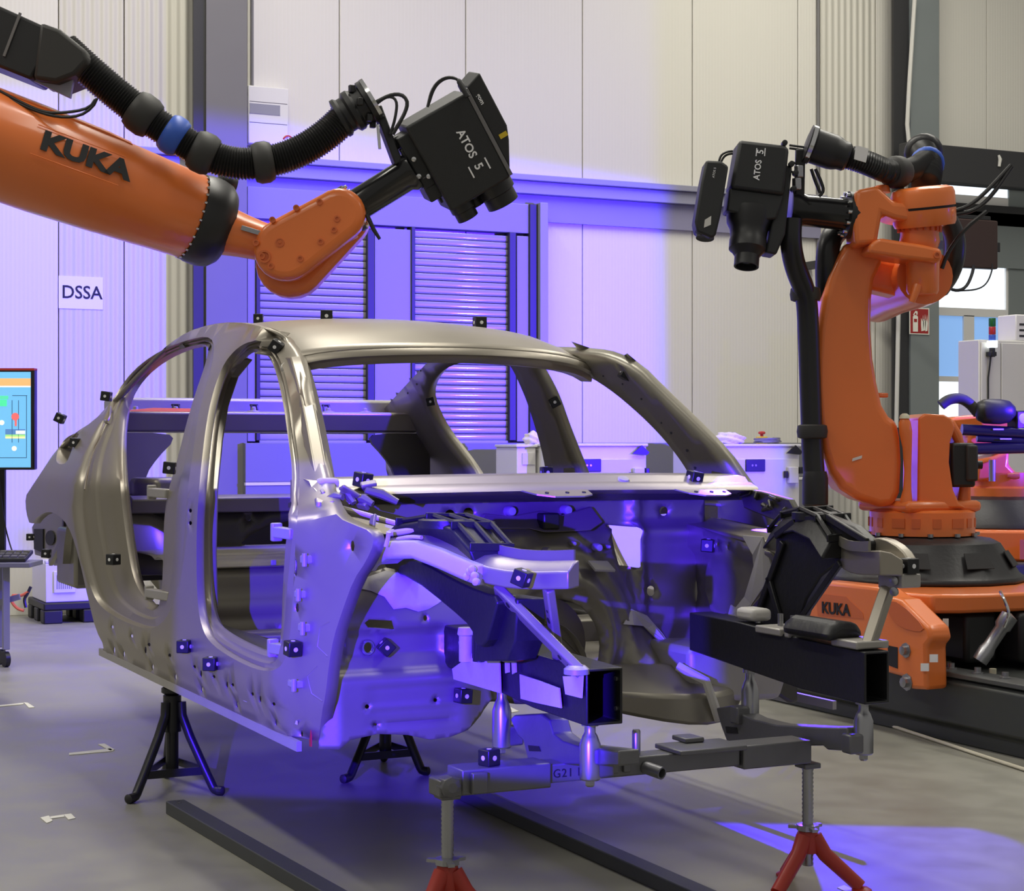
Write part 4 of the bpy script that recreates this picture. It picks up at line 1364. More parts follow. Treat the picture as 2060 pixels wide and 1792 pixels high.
MB().bar(P(136, 1070, X=1.54), P(102, 1132, X=1.54), 0.03, 0.02, up=(1, 0, 0)).build('arch_strut', M['body2'], car, bevel=0.004)

# ================================================================== stands, fixture, bars, floor marks
def black_stand(fa, fb, fc, top, label):
    A, B, C = P(*fa, Z=0), P(*fb, Z=0), P(*fc, Z=0)
    c = (A + B + C) / 3
    st = thing('jack_stand', label, 'jack stand', (c.x, c.y, 0), 'black tripod stands under the body')
    c0 = Vector((c.x, c.y, 0))
    MB().cyl(c0 + UP * 0.06, c0 + UP * (top - 0.02), 0.021, n=18).build('inner_post', M['standblack'], st)
    MB().cyl(c0 + UP * 0.20, c0 + UP * (top - 0.03), 0.030, n=18).build('sleeve', M['standblack'], st)
    MB().lathe(c0 + UP * (top - 0.03), UP, [(0.02, 0), (0.036, 0.01), (0.036, 0.024), (0.026, 0.03), (0.001, 0.03)], 18).build('saddle', M['standblack'], st)
    feet = []
    for F in (A, B, C):
        d = (F - c0)
        d.z = 0
        L = d.length
        d.normalize()
        pts = [c0 + d * 0.036 + UP * (top - 0.05), c0 + d * 0.040 + UP * 0.24, c0 + d * (L * 0.80) + UP * 0.028, c0 + d * (L * 0.86) + UP * 0.0155, c0 + d * L + UP * 0.0155]
        lg = MB().tube(smooth2([tuple(p) for p in pts], 1, False), 0.0155, 12).build('leg', M['standblack'], st)
        MB().lathe(c0 + d * (L - 0.004) + UP * 0.0155, d, [(0.0158, -0.012), (0.0152, 0.004), (0.010, 0.008), (0.001, 0.009)], 12).build('foot_cap', M['rubber'], lg)
        feet.append(c0 + d * (L * 0.66) + UP * 0.078)
    for i in range(3):
        MB().bar(feet[i], feet[(i + 1) % 3], 0.006, 0.026).build('cross_brace', M['standblack'], st)
    return st


black_stand((258, 1617), (448, 1600), (332, 1560), 0.350, 'black tripod jack stand under the near sill of the car body')
black_stand((690, 1576), (862, 1560), (772, 1530), 0.532, 'black tripod jack stand under the middle of the car body')


def red_stand(X, Y, zc, top, label):
    st = thing('screw_stand', label, 'jack stand', (X, Y, 0), 'red screw stands under the cross beam')
    c = Vector((X, Y, 0))
    n = 46
    pts = [c + UP * (zc - 0.09 + (top - zc + 0.09) * k / n) for k in range(n + 1)]
    MB().tube(pts, [0.0155 if k % 2 else 0.0135 for k in range(n + 1)], 14).build('threaded_rod', M['steel'], st, smooth=60)
    nut = MB().lathe(c + UP * zc, UP, [(0.018, 0), (0.030, 0.002), (0.030, 0.016), (0.018, 0.018)], 8).build('collar_nut', M['steel'], st, smooth=20)
    for a in (0.3, 2.4, 4.5):
        d = Vector((math.cos(a), math.sin(a), 0))
        MB().bar(c + UP * (zc + 0.009) + d * 0.025, c + UP * (zc + 0.009) + d * 0.05, 0.016, 0.008).build('nut_ear', M['steel'], nut)
    MB().lathe(c + UP * (zc - 0.055), UP, [(0.03, 0), (0.030, 0.035), (0.024, 0.055), (0.001, 0.055)], 16).build('hub', M['red'], st)
    for a in (R(200), R(-40), R(80)):
        d = Vector((math.cos(a), math.sin(a), 0))
        lg = MB().tube([c + d * 0.016 + UP * (zc - 0.015), c + d * 0.045 + UP * (zc - 0.06), c + d * 0.135 + UP * 0.012], [0.022, 0.020, 0.018], 12).build('leg', M['red'], st)
        MB().lathe(c + d * 0.138, UP, [(0.026, 0), (0.026, 0.006), (0.016, 0.012), (0.001, 0.012)], 12).build('foot_plate', M['red'], lg)
    MB().box(c + UP * (top + 0.006), (0.05, 0.05, 0.014)).build('saddle', M['fixture'], st, bevel=0.003)
    return st


BY = 3.85
lsx, rsx = P(900, 890, Y=BY).x, P(1625, 890, Y=BY).x
zbeam = 0.335
red_stand(lsx, BY, 0.165, zbeam - 0.012, 'red screw stand with threaded rod under the left end of the cross beam')
red_stand(rsx, BY, 0.15, zbeam - 0.02, 'red screw stand with threaded rod under the right end of the cross beam')

fx = thing('cross_beam_fixture', 'grey machined cross beam fixture carrying the front rails on four steel spacers', 'fixture', (2.2, BY, zbeam))
b0, b1 = P(918, 890, Y=BY).x, P(1618, 890, Y=BY).x
bx1, bx2 = P(1098, 890, Y=BY).x, P(1480, 890, Y=BY).x
MB().span(bx1, bx2, BY - 0.022, BY + 0.05, zbeam + 0.004, zbeam + 0.05).build('beam', M['fixture'], fx, bevel=0.004)
MB().span(b0, bx1 - 0.002, BY - 0.034, BY + 0.056, zbeam - 0.004, zbeam + 0.056).build('beam_sleeve', M['fixture'], fx, bevel=0.004)
MB().span(bx2 + 0.002, b1, BY - 0.034, BY + 0.056, zbeam - 0.004, zbeam + 0.056).build('beam_sleeve', M['fixture'], fx, bevel=0.004)
MB().span(b0 + 0.02, b0 + 0.06, BY - 0.05, BY - 0.034, zbeam, zbeam + 0.05).build('stop_plate', M['fixture'], fx, bevel=0.003)
clamp = MB().lathe((b0 - 0.03, BY - 0.03, zbeam + 0.02), (0, -1, 0), [(0.012, -0.07), (0.026, -0.02), (0.026, 0.012), (0.012, 0.018), (0.001, 0.018)], 8)
clamp.build('clamp_knob', M['fixture'], fx, smooth=20, bevel=0.002)
MB().span(b0 - 0.055, b0 + 0.004, BY - 0.03, BY + 0.04, zbeam - 0.006, zbeam + 0.035).build('clamp_block', M['fixture'], fx, bevel=0.004)
lettering('G21 PT1', Vector((P(1105, 890, Y=BY).x, BY - 0.0222, zbeam + 0.017)), (1, 0, 0), (0, 0, 1), 0.020, M['ink'], fx, spacing=1.15, depth=0.0012)


def fx_arm(pts, X, t_, nm='arm'):
    return MB().prism([P(a, b, X=X) for a, b in pts], (t_, 0, 0)).build(nm, M['fixture'], fx, smooth=20, bevel=0.004)


fx_arm([(1026, 1446), (1034, 1438), (1088, 1436), (1104, 1448), (1112, 1476), (1130, 1490), (1160, 1500), (1245, 1510), (1245, 1541), (1170, 1538), (1080, 1536), (1062, 1530), (1052, 1490), (1040, 1478)], 1.965, 0.055)
fx_arm([(1440, 1424), (1478, 1418), (1492, 1436), (1512, 1446), (1560, 1458), (1655, 1463), (1704, 1463), (1706, 1496), (1695, 1510), (1664, 1508), (1655, 1500), (1560, 1500), (1462, 1492), (1450, 1460)], 2.70, 0.055)
for c, X in (((1075, 1505, 12, 7), 1.9645), ((1472, 1468, 12, 8), 2.6995)):
    MB().prism([P(c[0] + c[2] * a, c[1] + c[3] * b, X=X) for a, b in ((-1, -0.9), (0.8, -0.6), (1.1, 0.9), (-0.8, 0.8))], (-0.0015, 0, 0)).build('arm_pocket', M['ink'], fx, smooth=0)
for s_, X, Y0 in ((0, 1.985, 4.16), (1, 1.985, 3.675), (2, 2.74, 4.2), (3, 2.74, 3.68)):
    ztop_ = 0.507 + (0.02 if Y0 > 4 else 0)
    c = Vector((X - (0.03 if s_ < 2 else 0), Y0, 0.372))
    h = ztop_ - 0.372
    sp = MB().lathe(c, UP, [(0.022, 0), (0.025, 0.004), (0.025, h * 0.62), (0.018, h * 0.76), (0.013, h * 0.82), (0.013, h * 0.93), (0.02, h * 0.94), (0.02, h), (0.001, h)], 22).build('spacer', M['steel'], fx, smooth=35)
    MB().lathe(c, -UP, [(0.012, 0), (0.012, 0.012), (0.008, 0.016), (0.001, 0.016)], 6).build('spacer_bolt', M['steel'], sp)
    MB().box(c + Vector((0.03 if s_ < 2 else -0.03, 0.0, 0.03)), (0.05, 0.04, 0.05)).build('spacer_bracket', M['fixture'], fx, bevel=0.006)
p = P(1284, 1500, Y=BY)
MB().lathe(Vector((p.x, BY + 0.01, zbeam + 0.05)), UP, [(0.0105, 0), (0.0105, 0.058), (0.008, 0.062), (0.001, 0.062)], 14).build('locating_pin', M['steel'], fx)
q0 = P(1290, 1540, Y=BY)
st_ = MB().lathe(Vector((q0.x, BY - 0.02, zbeam + 0.022)), (0.35, -1, -0.15), [(0.016, 0), (0.016, 0.055), (0.012, 0.055), (0.012, 0.02), (0.001, 0.02)], 18).build('tube_stub', M['fixture'], fx, smooth=35)
for (a, b, c, d, e) in ((1345, 1478, BY - 0.06, BY + 0.07, 0.050), (1392, 1430, BY + 0.03, BY + 0.10, 0.0625)):
    xa, xb = P(a, 890, Y=BY).x, P(b, 890, Y=BY).x
    MB().span(xa, xb, c, d, zbeam + e, zbeam + e + 0.012).build('mounting_plate', M['fixture'], fx, bevel=0.003)
for px in (1225, 1250):
    p = P(px, 1530, Y=BY)
    MB().span(p.x - 0.010, p.x + 0.010, BY - 0.032, BY - 0.02, zbeam + 0.016, zbeam + 0.036).build('small_bracket', M['fixture'], fx, bevel=0.002)

# two long bars lying on the floor under the car
for px0, px1, pya, pyb, lab in ((352, 660, 1622, 1800, 'dark steel bar on the floor below the near sill, leftmost of the two'),
                                (932, 1400, 1592, 1800, 'dark steel bar on the floor under the car centre, right of the other bar')):
    a, b = P(px0, pya, Z=0.02), P(px1, pyb, Z=0.02)
    d = (b - a).normalized()
    mb = MB()
    br = thing('floor_bar', lab, 'steel bar', (a.x, a.y, 0))
    b = a + d * 2.4
    a.z = b.z = 0.02
    MB().bar(a, b, 0.06, 0.04).build('bar', M['barsteel'], br, bevel=0.003)
    for k in range(2):
        MB().cyl(a + d * (0.02 + 0.025 * k) + UP * 0.02, a + d * (0.02 + 0.025 * k) + UP * 0.0212, 0.006, n=10).build('bar_hole', M['steel'], br)

# white tape corners on the floor
def floor_mark(polys, label):
    root = thing('floor_tape', label, 'floor marking', (P(*polys[0][0], Z=0.0).x, P(*polys[0][0], Z=0.0).y, 0), 'white tape corners on the floor')
    for pl in polys:
        MB().prism([P(a, b, Z=0.0005) for a, b in pl], (0, 0, 0.0015)).build('tape_strip', M['tape'], root, smooth=0)


floor_mark([[(139, 1515), (139, 1519), (229, 1511), (222, 1506)], [(197, 1497), (210, 1496), (231, 1508), (222, 1510), (214, 1506)]], 'white tape corner on the floor left of the near black stand')
floor_mark([[(-6, 1419), (-6, 1422), (46, 1417), (48, 1414)], [(48, 1413), (56, 1414), (70, 1423), (58, 1424)]], 'white tape corner on the floor farthest left and farthest back')
floor_mark([[(81, 1645), (98, 1641), (106, 1651), (94, 1656)], [(101, 1643), (101, 1647), (130, 1643), (128, 1639)], [(128, 1639), (143, 1637), (152, 1646), (138, 1649)]], 'U-shaped white tape mark on the floor at lower left')
floor_mark([[(1684, 1786), (1698, 1781), (1740, 1800), (1724, 1804)]], 'white tape end on the floor beside the right red stand')
floor_mark([[(1010, 1425), (1024, 1421), (1044, 1431), (1030, 1433)]], 'small white tape corner on the floor seen behind the near front rail')

# ================================================================== photogrammetry marker cubes
A_ = 0.0195
cube_me = dot_me = None


def marker(pos, rot, label, size=1.0):
    global cube_me, dot_me
    root = thing('marker_cube', label, 'marker cube', pos, 'black coded marker cubes on the body')
    root.rotation_euler = rot
    root.scale = (size, size, size)
    if cube_me is None:
        L = Vector((0, 0, 0))
        o = MB().box((0, 0, 0), (2 * A_, 2 * A_, 2 * A_)).build('cube', M['marker'], None, smooth=30, bevel=0.003)
        me = o.data
        for v in me.vertices:
            v.co += o.location
        o.location = (0, 0, 0)
        o.parent = root
        o.matrix_parent_inverse = Matrix.Identity(4)
        cube_me = o
        d = MB().lathe((0, 0, 0), (0, 0, 1), [(0.0060, 0), (0.0060, 0.0008), (0.0003, 0.0009)], 14).build('dot', M['dot'], None, smooth=0)
        for v in d.data.vertices:
            v.co += d.location
        d.location = (0, 0, 0)
        dot_me = d
        d.parent = root
        d.location = (0, 0, A_)
    else:
        c = cube_me.copy()
        COL.objects.link(c)
        c.parent = root
        d = dot_me.copy()
        COL.objects.link(d)
        d.parent = root
        d.location = (0, 0, A_)
        d.rotation_euler = (0, 0, 0)
    for dr, loc in (((R(90), 0, 0), (0, -A_, 0)), ((0, R(-90), 0), (-A_, 0, 0)), ((0, R(90), 0), (A_, 0, 0))):
        d = dot_me.copy()
        COL.objects.link(d)
        d.parent = root
        d.location, d.rotation_euler = loc, dr
    return root


def rp(s):
    return roof_pt(s, 0.0)


Z45 = R(-25)
mk = [
    (P(520, 641, t=6.68), (0, 0, Z45), 'black marker cube at the back of the roof, leftmost of those on the roof', 0.9),
    (P(657, 636, t=6.4), (0, 0, R(-20)), 'black marker cube on the roof, middle of the three along its crest', 1.1),
    (P(965, 649, t=6.5), (0, 0, R(-5)), 'black marker cube on the roof, rightmost of the three along its crest', 1.1),
    (on_side(556, 697, -0.022), (R(10), R(35), R(-30)), 'black marker cube on the near roof corner above the windscreen pillar', 1),
    (P(1259, 752, t=5.95), (0, R(30), R(-10)), 'black marker cube on top of the far windscreen pillar', 1),
    (P(866, 808, t=7.15), (0, R(-12), Z45), 'black marker cube on the far rear pillar, left of the blue glare', 0.85),
    (P(1116, 809, t=6.55), (0, R(-28), Z45), 'black marker cube standing off the far centre pillar', 0.95),
    (P(730, 965, t=4.95), (R(8), R(4), R(22)), 'black marker cube on the near end of the cowl, corner towards the viewer', 1.05),
    (P(1099, 950, t=6.25), (0, 0, R(-8)), 'black marker cube behind the cowl at the foot of the far centre pillar', 1),
    (P(1397, 961, t=5.45), (R(8), R(8), R(5)), 'black marker cube on the far end of the cowl', 1.05),
    (on_side(214, 797, -0.022), (0, R(8), R(-32)), 'black marker cube on the near rear pillar at the end of the roof arch', 1),
    (P(121, 841, t=7.55), (0, R(25), R(-32)), 'black marker cube standing off the rear shoulder above the dark slot', 1),
    (on_side(152, 890, -0.012), (0, R(5), R(-40)), 'black marker cube at the dark curved slot in the rear quarter', 0.95),
    (on_side(341, 941, -0.02), (0, R(6), R(-22)), 'black marker cube on the upper rear edge of the centre pillar', 1),
    (on_side(228, 1125, -0.004), (0, 0, R(-60)), 'black marker cube on the pale inner face behind the rear door opening', 1),
    (on_side(371, 1300, -0.022), (0, 0, R(-36)), 'black marker cube on the sill under the centre pillar', 1),
    (on_side(424, 1335, -0.022), (0, 0, R(-36)), 'black marker cube on the sill, second and nearer the front of the two', 1),
    (on_side(589, 1304, -0.022), (R(6), 0, R(5)), 'black marker cube at the lower front corner of the front door opening', 1),
    (P(61, 1080, t=7.7), (0, 0, Z45), 'black marker cube sticking out at the rear end beside the wheel arch', 0.75),
    (P(93, 1113, t=7.45), (0, R(4), Z45), 'black marker cube inside the rear wheel arch', 0.9),
    (Vector(bh_pt(*onb(771, 1300))) + Vector((0, -0.02, 0)), (0, R(45), R(-10)), 'black marker cube beside the round port in the front wheel house wall', 0.95),
    (Vector(bh_pt(*onb(925, 1397))) + Vector((0, -0.022, 0)), (0, R(4), R(8)), 'black marker cube at the inner end of the ribbed toe block', 1),
    (P(1050, 1162, X=1.80), (0, R(20), R(-52)), 'black marker cube on the side of the near fender rail', 0.95),
    (P(1425, 1097, X=2.885), (0, R(3), R(-45)), 'black marker cube on the far inner apron beam', 1),
    (P(1828, 1138, X=2.86), (0, 0, R(5)), 'black marker cube at the front end of the far fender rail', 1),
    (P(432, 700, t=6.5), (0, R(25), Z45), 'black marker cube hanging at the top of the rear door opening', 0.9),
    (P(1006, 1104, X=1.94), (0, 0, R(-20)), 'black marker cube beside the near black strut tower', 0.95),
    (Vector((P(984, 1522, Y=BY).x, BY + 0.0, zbeam + 0.056 + A_)), (0, 0, R(18)), 'black marker cube on top of the cross beam fixture', 1),
]
for pos, rot, lab, sz in mk:
    marker(pos, rot, lab, sz)

# ================================================================== robots and their sensors
def scr(pts, t):
    return [P(a, b, t=t) for a, b in pts]


def bolts(parent, c, axis, rad, n, r_, m, h=0.012, a0=0.0, a1=2 * math.pi, name='bolt'):
    axis = Vector(axis).normalized()
    up = Vector((0, 0, 1)) if abs(axis.z) < 0.9 else Vector((0, 1, 0))
    a = axis.cross(up).normalized()
    b = axis.cross(a)
    for k in range(n):
        w_ = a0 + (a1 - a0) * k / n
        p = c + (a * math.cos(w_) + b * math.sin(w_)) * rad
        MB().lathe(p, axis, [(r_, -0.004), (r_, h), (r_ * 0.6, h), (r_ * 0.6, h * 0.5), (0.0005, h * 0.5)], 10).build(name, m, parent)


def hose_path(pts, n):
    pts = smooth2([tuple(p) for p in pts], 3, False)
    L = [0]
    for a, b in zip(pts[:-1], pts[1:]):
        L.append(L[-1] + (Vector(b) - Vector(a)).length)
    out = []
    j = 0
    for k in range(n + 1):
        s_ = L[-1] * k / n
        while j < len(L) - 2 and L[j + 1] < s_:
            j += 1
        f = (s_ - L[j]) / max(1e-9, L[j + 1] - L[j])
        out.append(Vector(pts[j]).lerp(Vector(pts[j + 1]), f))
    return out


def corrugated(pts, r_, pitch, parent, name='hose'):
    pp = [Vector(p) for p in pts]
    L = sum((b - a).length for a, b in zip(pp[:-1], pp[1:]))
    n = int(L / pitch) * 2
    path = hose_path(pp, n)
    rr = [r_ if k % 2 else r_ * 0.90 for k in range(n + 1)]
    o = MB().tube(path, rr, 16).build(name, M['hose'], parent, smooth=70)
    return o, path


def collar(path, k, r_, half, m, parent, name='hose_ring'):
    p = path[k]
    d = (path[min(k + 3, len(path) - 1)] - path[max(k - 3, 0)]).normalized()
    return MB().lathe(p, d, [(r_ * 0.8, -half), (r_ * 1.02, -half * 0.9), (r_ * 1.16, -half * 0.4), (r_ * 1.16, half * 0.4), (r_ * 1.02, half * 0.9), (r_ * 0.8, half)], 18).build(name, m, parent, smooth=60)


def nearest(path, q):
    return min(range(len(path)), key=lambda k: (path[k] - q).length)


# ---- left robot: only its reaching arm is in view
TL = 7.25
lr = thing('industrial_robot', 'orange robot arm reaching in from the left over the car, dark lettering on it', 'robot', P(0, 300, t=6.95))
a0, a1 = P(-90, 262, t=6.85), P(388, 436, t=TL)
ax = (a1 - a0).normalized()
L = (a1 - a0).length
arm = MB().lathe(a0, ax, [(0.200, -0.3), (0.208, 0), (0.206, L * 0.35), (0.196, L * 0.62), (0.194, L * 0.64), (0.186, L * 0.80), (0.184, L * 0.82), (0.176, L * 0.99), (0.170, L)], 40).build('forearm', M['orange'], lr, smooth=50)
# long raised shoulder on the upper side of the forearm
upn = (UP - ax * UP.dot(ax)).normalized()
sidn = ax.cross(upn)
if sidn.dot(FWD) > 0:
    sidn = -sidn
secs = []
for f, w_, h in ((0.0, 0.10, 0.215), (0.3, 0.10, 0.213), (0.55, 0.085, 0.206), (0.66, 0.05, 0.197)):
    c = a0 + ax * (L * f)
    secs.append([c + upn * (h * math.cos(q)) + sidn * (h * math.sin(q)) for q in (-0.45, -0.2, 0.05, 0.3, 0.5)] + [c + upn * (h - 0.03) * math.cos(q) + sidn * (h - 0.03) * math.sin(q) for q in (0.5, -0.45)])
MB().loft(secs).build('forearm_ridge', M['orange'], lr, smooth=40, bevel=0.004)
# recessed name plate and lettering on the side facing the hall
fr_ = (sidn * 0.985 + upn * 0.17).normalized()
n0 = a0 + ax * (L * 0.295) + fr_ * 0.2075
e2 = ax.cross(fr_)
if e2.dot(UP) < 0:
    e2 = -e2
for dz_, nm in ((-0.066, 'name_rib'), (0.056, 'name_rib')):
    MB().obox(a0 + ax * (L * 0.27) + fr_ * 0.2045 + e2 * dz_, ax * 0.35, e2 * 0.004, fr_ * 0.003).build(nm, M['orange'], lr, bevel=0.001)
lettering('KUKA', n0 - e2 * 0.030 + fr_ * 0.0005 + ax * 0.006, ax, e2, 0.072, M['ink'], lr, stretch=1.26, bold=0.05, depth=0.0025)
# black wrist cover with bolt ring
cv_ = MB().lathe(a1, ax, [(0.150, -0.005), (0.178, 0.0), (0.184, 0.02), (0.186, 0.07), (0.176, 0.11), (0.150, 0.138), (0.10, 0.15), (0.001, 0.152)], 32).build('wrist_cover', M['blackp'], lr, smooth=50)
bolts(lr, a1 - ax * 0.004, -ax, 0.176, 30, 0.0055, M['chrome'], 0.006, name='ring_bolt')
MB().lathe(a1 + ax * 0.05 + upn * 0.175, ax, [(0.002, 0), (0.05, 0.01), (0.055, 0.05), (0.04, 0.08), (0.001, 0.09)], 14).build('cover_bulge', M['blackp'], lr, smooth=60)
# neck
nk0, nk1 = P(432, 458, t=TL), P(540, 490, t=TL)
NKx = (nk1 - nk0).normalized()
MB().lathe(nk0, NKx, [(0.105, 0), (0.100, 0.05), (0.088, 0.12), (0.080, 0.19), (0.075, 0.26)], 24).build('wrist_neck', M['orange'], lr, smooth=40)
lab_ = P(484, 462, t=TL - 0.10)
MB().obox(lab_, NKx * 0.085, (UP - NKx * UP.dot(NKx)) * 0.02, FWD * 0.02).build('type_plate', M['steel'], lr, bevel=0.001)
# wrist housing: two-centred casting, bulge below
def hull(c0, r0, c1, r1, n=12):
    d = math.atan2(c1[1] - c0[1], c1[0] - c0[0])
    D = math.hypot(c1[0] - c0[0], c1[1] - c0[1])
    b = math.acos(max(-1, min(1, (r0 - r1) / D)))
    out = []
    for k in range(n + 1):
        q = d + b + (2 * math.pi - 2 * b) * k / n
        out.append((c0[0] + r0 * math.cos(q), c0[1] + r0 * math.sin(q)))
    for k in range(n + 1):
        q = d - b + (2 * b) * k / n
        out.append((c1[0] + r1 * math.cos(q), c1[1] + r1 * math.sin(q)))
    return out


MB().prism(scr(hull((572, 500), 64, (682, 428), 52), TL - 0.12), FWD * 0.12).build('wrist_housing', M['orange'], lr, smooth=30, bevel=0.035, seg=4)
MB().prism(scr(hull((582, 528), 70, (690, 440), 50), TL + 0.01), FWD * 0.14).build('wrist_gear_case', M['orange'], lr, smooth=30, bevel=0.03, seg=4)
hb = [P(*q, t=TL - 0.122) for q in ((515, 488), (527, 515), (545, 535), (604, 520), (645, 486), (678, 440), (643, 406), (596, 418), (548, 442), (672, 462))]
for k, q in enumerate(hb):
    MB().lathe(q, -FWD, [(0.013, -0.01), (0.013, 0.004), (0.007, 0.004), (0.007, 0.0), (0.0005, 0.0)], 12).build('housing_bolt', M['orange_d'], lr)
MB().lathe(P(532, 516, t=TL - 0.122), -FWD, [(0.026, -0.01), (0.026, 0.005), (0.018, 0.005), (0.016, -0.002), (0.0005, -0.002)], 18).build('drain_plug', M['orange_d'], lr)
MB().lathe(P(563, 488, t=TL - 0.122), -FWD, [(0.018, -0.01), (0.018, 0.002), (0.014, 0.002), (0.014, 0.0), (0.006, 0.0), (0.004, 0.004), (0.0005, 0.004)], 18).build('axis_cap', M['orange_d'], lr)
# flange stack and adapter tube
f0 = P(672, 442, t=TL)
fd = (P(828, 345, t=TL - 0.04) - f0).normalized()
MB().lathe(f0, fd, [(0.105, -0.04), (0.112, 0.0), (0.112, 0.045), (0.10, 0.055)], 28).build('flange_housing', M['orange'], lr, smooth=35)
MB().lathe(f0, fd, [(0.092, 0.05), (0.092, 0.078)], 28).build('flange_ring', M['chrome'], lr, smooth=35)
MB().lathe(f0, fd, [(0.102, 0.078), (0.102, 0.10), (0.08, 0.104)], 28).build('tool_plate', M['blackp'], lr, smooth=35)
bolts(lr, f0 + fd * 0.104, fd, 0.090, 12, 0.008, M['chrome'], 0.010, name='tool_bolt')
bolts(lr, f0 + fd * 0.055, -fd, 0.098, 12, 0.006, M['orange_d'], 0.010, name='flange_bolt')
MB().lathe(f0, fd, [(0.070, 0.10), (0.066, 0.12), (0.066, 0.34), (0.080, 0.36), (0.080, 0.385)], 24).build('adapter_tube', M['blackg'], lr, smooth=35)
MB().tube([P(738, 432, t=TL - 0.08), P(752, 462, t=TL - 0.09), P(764, 481, t=TL - 0.09)], [0.010, 0.009, 0.007], 8).build('release_lever', M['blackp'], lr)
# energy supply hose
hp = [P(128, 96, t=6.95), P(165, 130, t=6.95), P(235, 190, t=6.98), P(300, 240, t=7.0), P(358, 278, t=7.02), P(410, 310, t=7.04), P(470, 330, t=7.06), P(535, 328, t=7.08), P(600, 308, t=7.10), P(660, 270, t=7.12), P(702, 228, t=7.14)]
ho, path = corrugated(hp, 0.066, 0.0115, lr, 'energy_hose')
for q, m, nm, hw in (((288, 232), 'rubber', 'hose_ring', 0.055), ((349, 273), 'blueband', 'blue_band', 0.042), ((408, 309), 'rubber', 'hose_ring', 0.05), ((532, 328), 'rubber', 'hose_ring', 0.042)):
    collar(path, nearest(path, P(*q, t=7.02)), 0.072 if m == 'rubber' else 0.069, hw, M[m], lr, nm)
e0, e1 = path[-1], P(752, 198, t=7.14)
ed = (e1 - e0).normalized()
MB().lathe(e0, ed, [(0.062, -0.05), (0.082, -0.045), (0.082, -0.03), (0.072, -0.02), (0.072, 0.0), (0.086, 0.01), (0.086, 0.03), (0.078, 0.04), (0.078, 0.075), (0.09, 0.08), (0.09, 0.10), (0.05, 0.10)], 22).build('hose_gland', M['blackp'], lr, smooth=30)
MB().lathe(e0, ed, [(0.093, 0.10), (0.093, 0.115), (0.06, 0.116)], 22).build('gland_ring', M['chrome'], lr, smooth=30)
for k in range(7):
    b = k * 0.9
    aa = ed.cross(UP).normalized()
    bb = ed.cross(aa)
    c = e0 + ed * 0.06 + (aa * math.cos(b) + bb * math.sin(b)) * 0.085
    MB().box(c, (0.022, 0.022, 0.03)).build('gland_clip', M['blackp'], lr, bevel=0.003)
# holder between hose end and sensor, with cables
MB().bar(P(757, 215, t=7.15), P(800, 330, t=7.18), 0.05, 0.035).build('hose_holder', M['blackp'], lr, bevel=0.006)
MB().bar(P(760, 250, t=7.12), P(764, 300, t=7.12), 0.012, 0.012).build('holder_strut', M['chrome'], lr, bevel=0.002)
for k, (pts, r_) in enumerate(((((757, 205), (790, 188), (815, 192), (822, 215), (790, 270)), 0.008), (((756, 210), (780, 192), (800, 200), (795, 240), (785, 270)), 0.006), )):
    MB().tube(hose_path([P(a, b, t=7.12) for a, b in pts], 18), r_, 8).build('cable', M['blackp'], lr)
# supply box where the hose leaves, upper left
bxa, bxb, bxc = basis(P(120, 70, t=6.95) - P(0, 16, t=6.95), UP)
MB().prism(scr([(-60, -20), (0, 12), (40, 30), (80, 48), (118, 62), (62, 160), (-60, 112)], 6.85), FWD * 0.24).build('hose_box', M['blackp'], lr, smooth=20, bevel=0.012)
MB().prism(scr([(80, 44), (120, 58), (172, 100), (176, 122), (150, 150), (112, 165), (66, 158)], 6.84), FWD * 0.26).build('hose_box_head', M['rubber'], lr, smooth=20, bevel=0.015)
MB().bar(P(41, 26, t=6.845), P(8, 113, t=6.845), 0.010, 0.006, up=FWD).build('box_seam', M['column'], lr)
MB().obox(P(-20, 122, t=6.90), P(140, 197, t=6.90) - P(-20, 122, t=6.90), cv(8, -42, 0, 6.9), FWD * 0.03).build('box_bracket', M['rail'], lr, bevel=0.003)
for k, pts in enumerate((((-10, 178), (40, 205), (90, 228), (140, 226), (180, 218), (192, 200)), ((-10, 185), (50, 215), (110, 236), (160, 235), (188, 215), (195, 198)))):
    MB().tube(hose_path([P(a, b, t=6.82) for a, b in pts], 16), 0.006, 8).build('cable', M['blackp'], lr)

# ---- left optical sensor
TS = 7.1
sl = thing('scanner_head', 'black optical scanner with white lettering held by the left robot, tilted down', 'scanner', P(930, 300, t=TS))
O_ = P(816, 256, t=TS)
ew = cv(122, -74, 0.03, TS)
eh = cv(97, 158, 0.13, TS)
w_, h_ = ew.length, eh.length
bw, bh2, bd = basis(ew, eh)
if bd.dot(FWD) < 0:
    bd = -bd
bd = bd
D = 0.20
MB().obox(O_, bw * w_, bh2 * h_, bd * D).build('scanner_body', M['sensor'], sl, smooth=30, bevel=0.010)
MB().obox(O_ - bw * 0.05 + bd * 0.03 + bh2 * 0.03, bw * 0.06, bh2 * (h_ * 0.75), bd * (D - 0.06)).build('rear_plate', M['sensor'], sl, bevel=0.006)
MB().prism([O_ + bw * (w_ + x) + bh2 * y + bd * 0.004 for x, y in ((0.012, -0.015), (0.085, -0.04), (0.085, 0.20), (0.065, 0.255), (0.012, h_ - 0.03))], bd * (D - 0.02)).build('side_unit', M['sensor'], sl, smooth=20, bevel=0.006)
MB().obox(O_ + bw * (w_ - 0.004) + bh2 * (-0.012) - bd * 0.002, bw * 0.016, bh2 * (h_ + 0.005), bd * 0.05).build('grey_edge_strip', M['column'], sl, bevel=0.002)
MB().obox(O_ + bw * (w_ + 0.035) + bh2 * 0.215 + bd * 0.003, bw * 0.035, bh2 * 0.02, -bd * 0.002).build('warning_label', M['yellow'], sl)
q = O_ - bd * 0.001
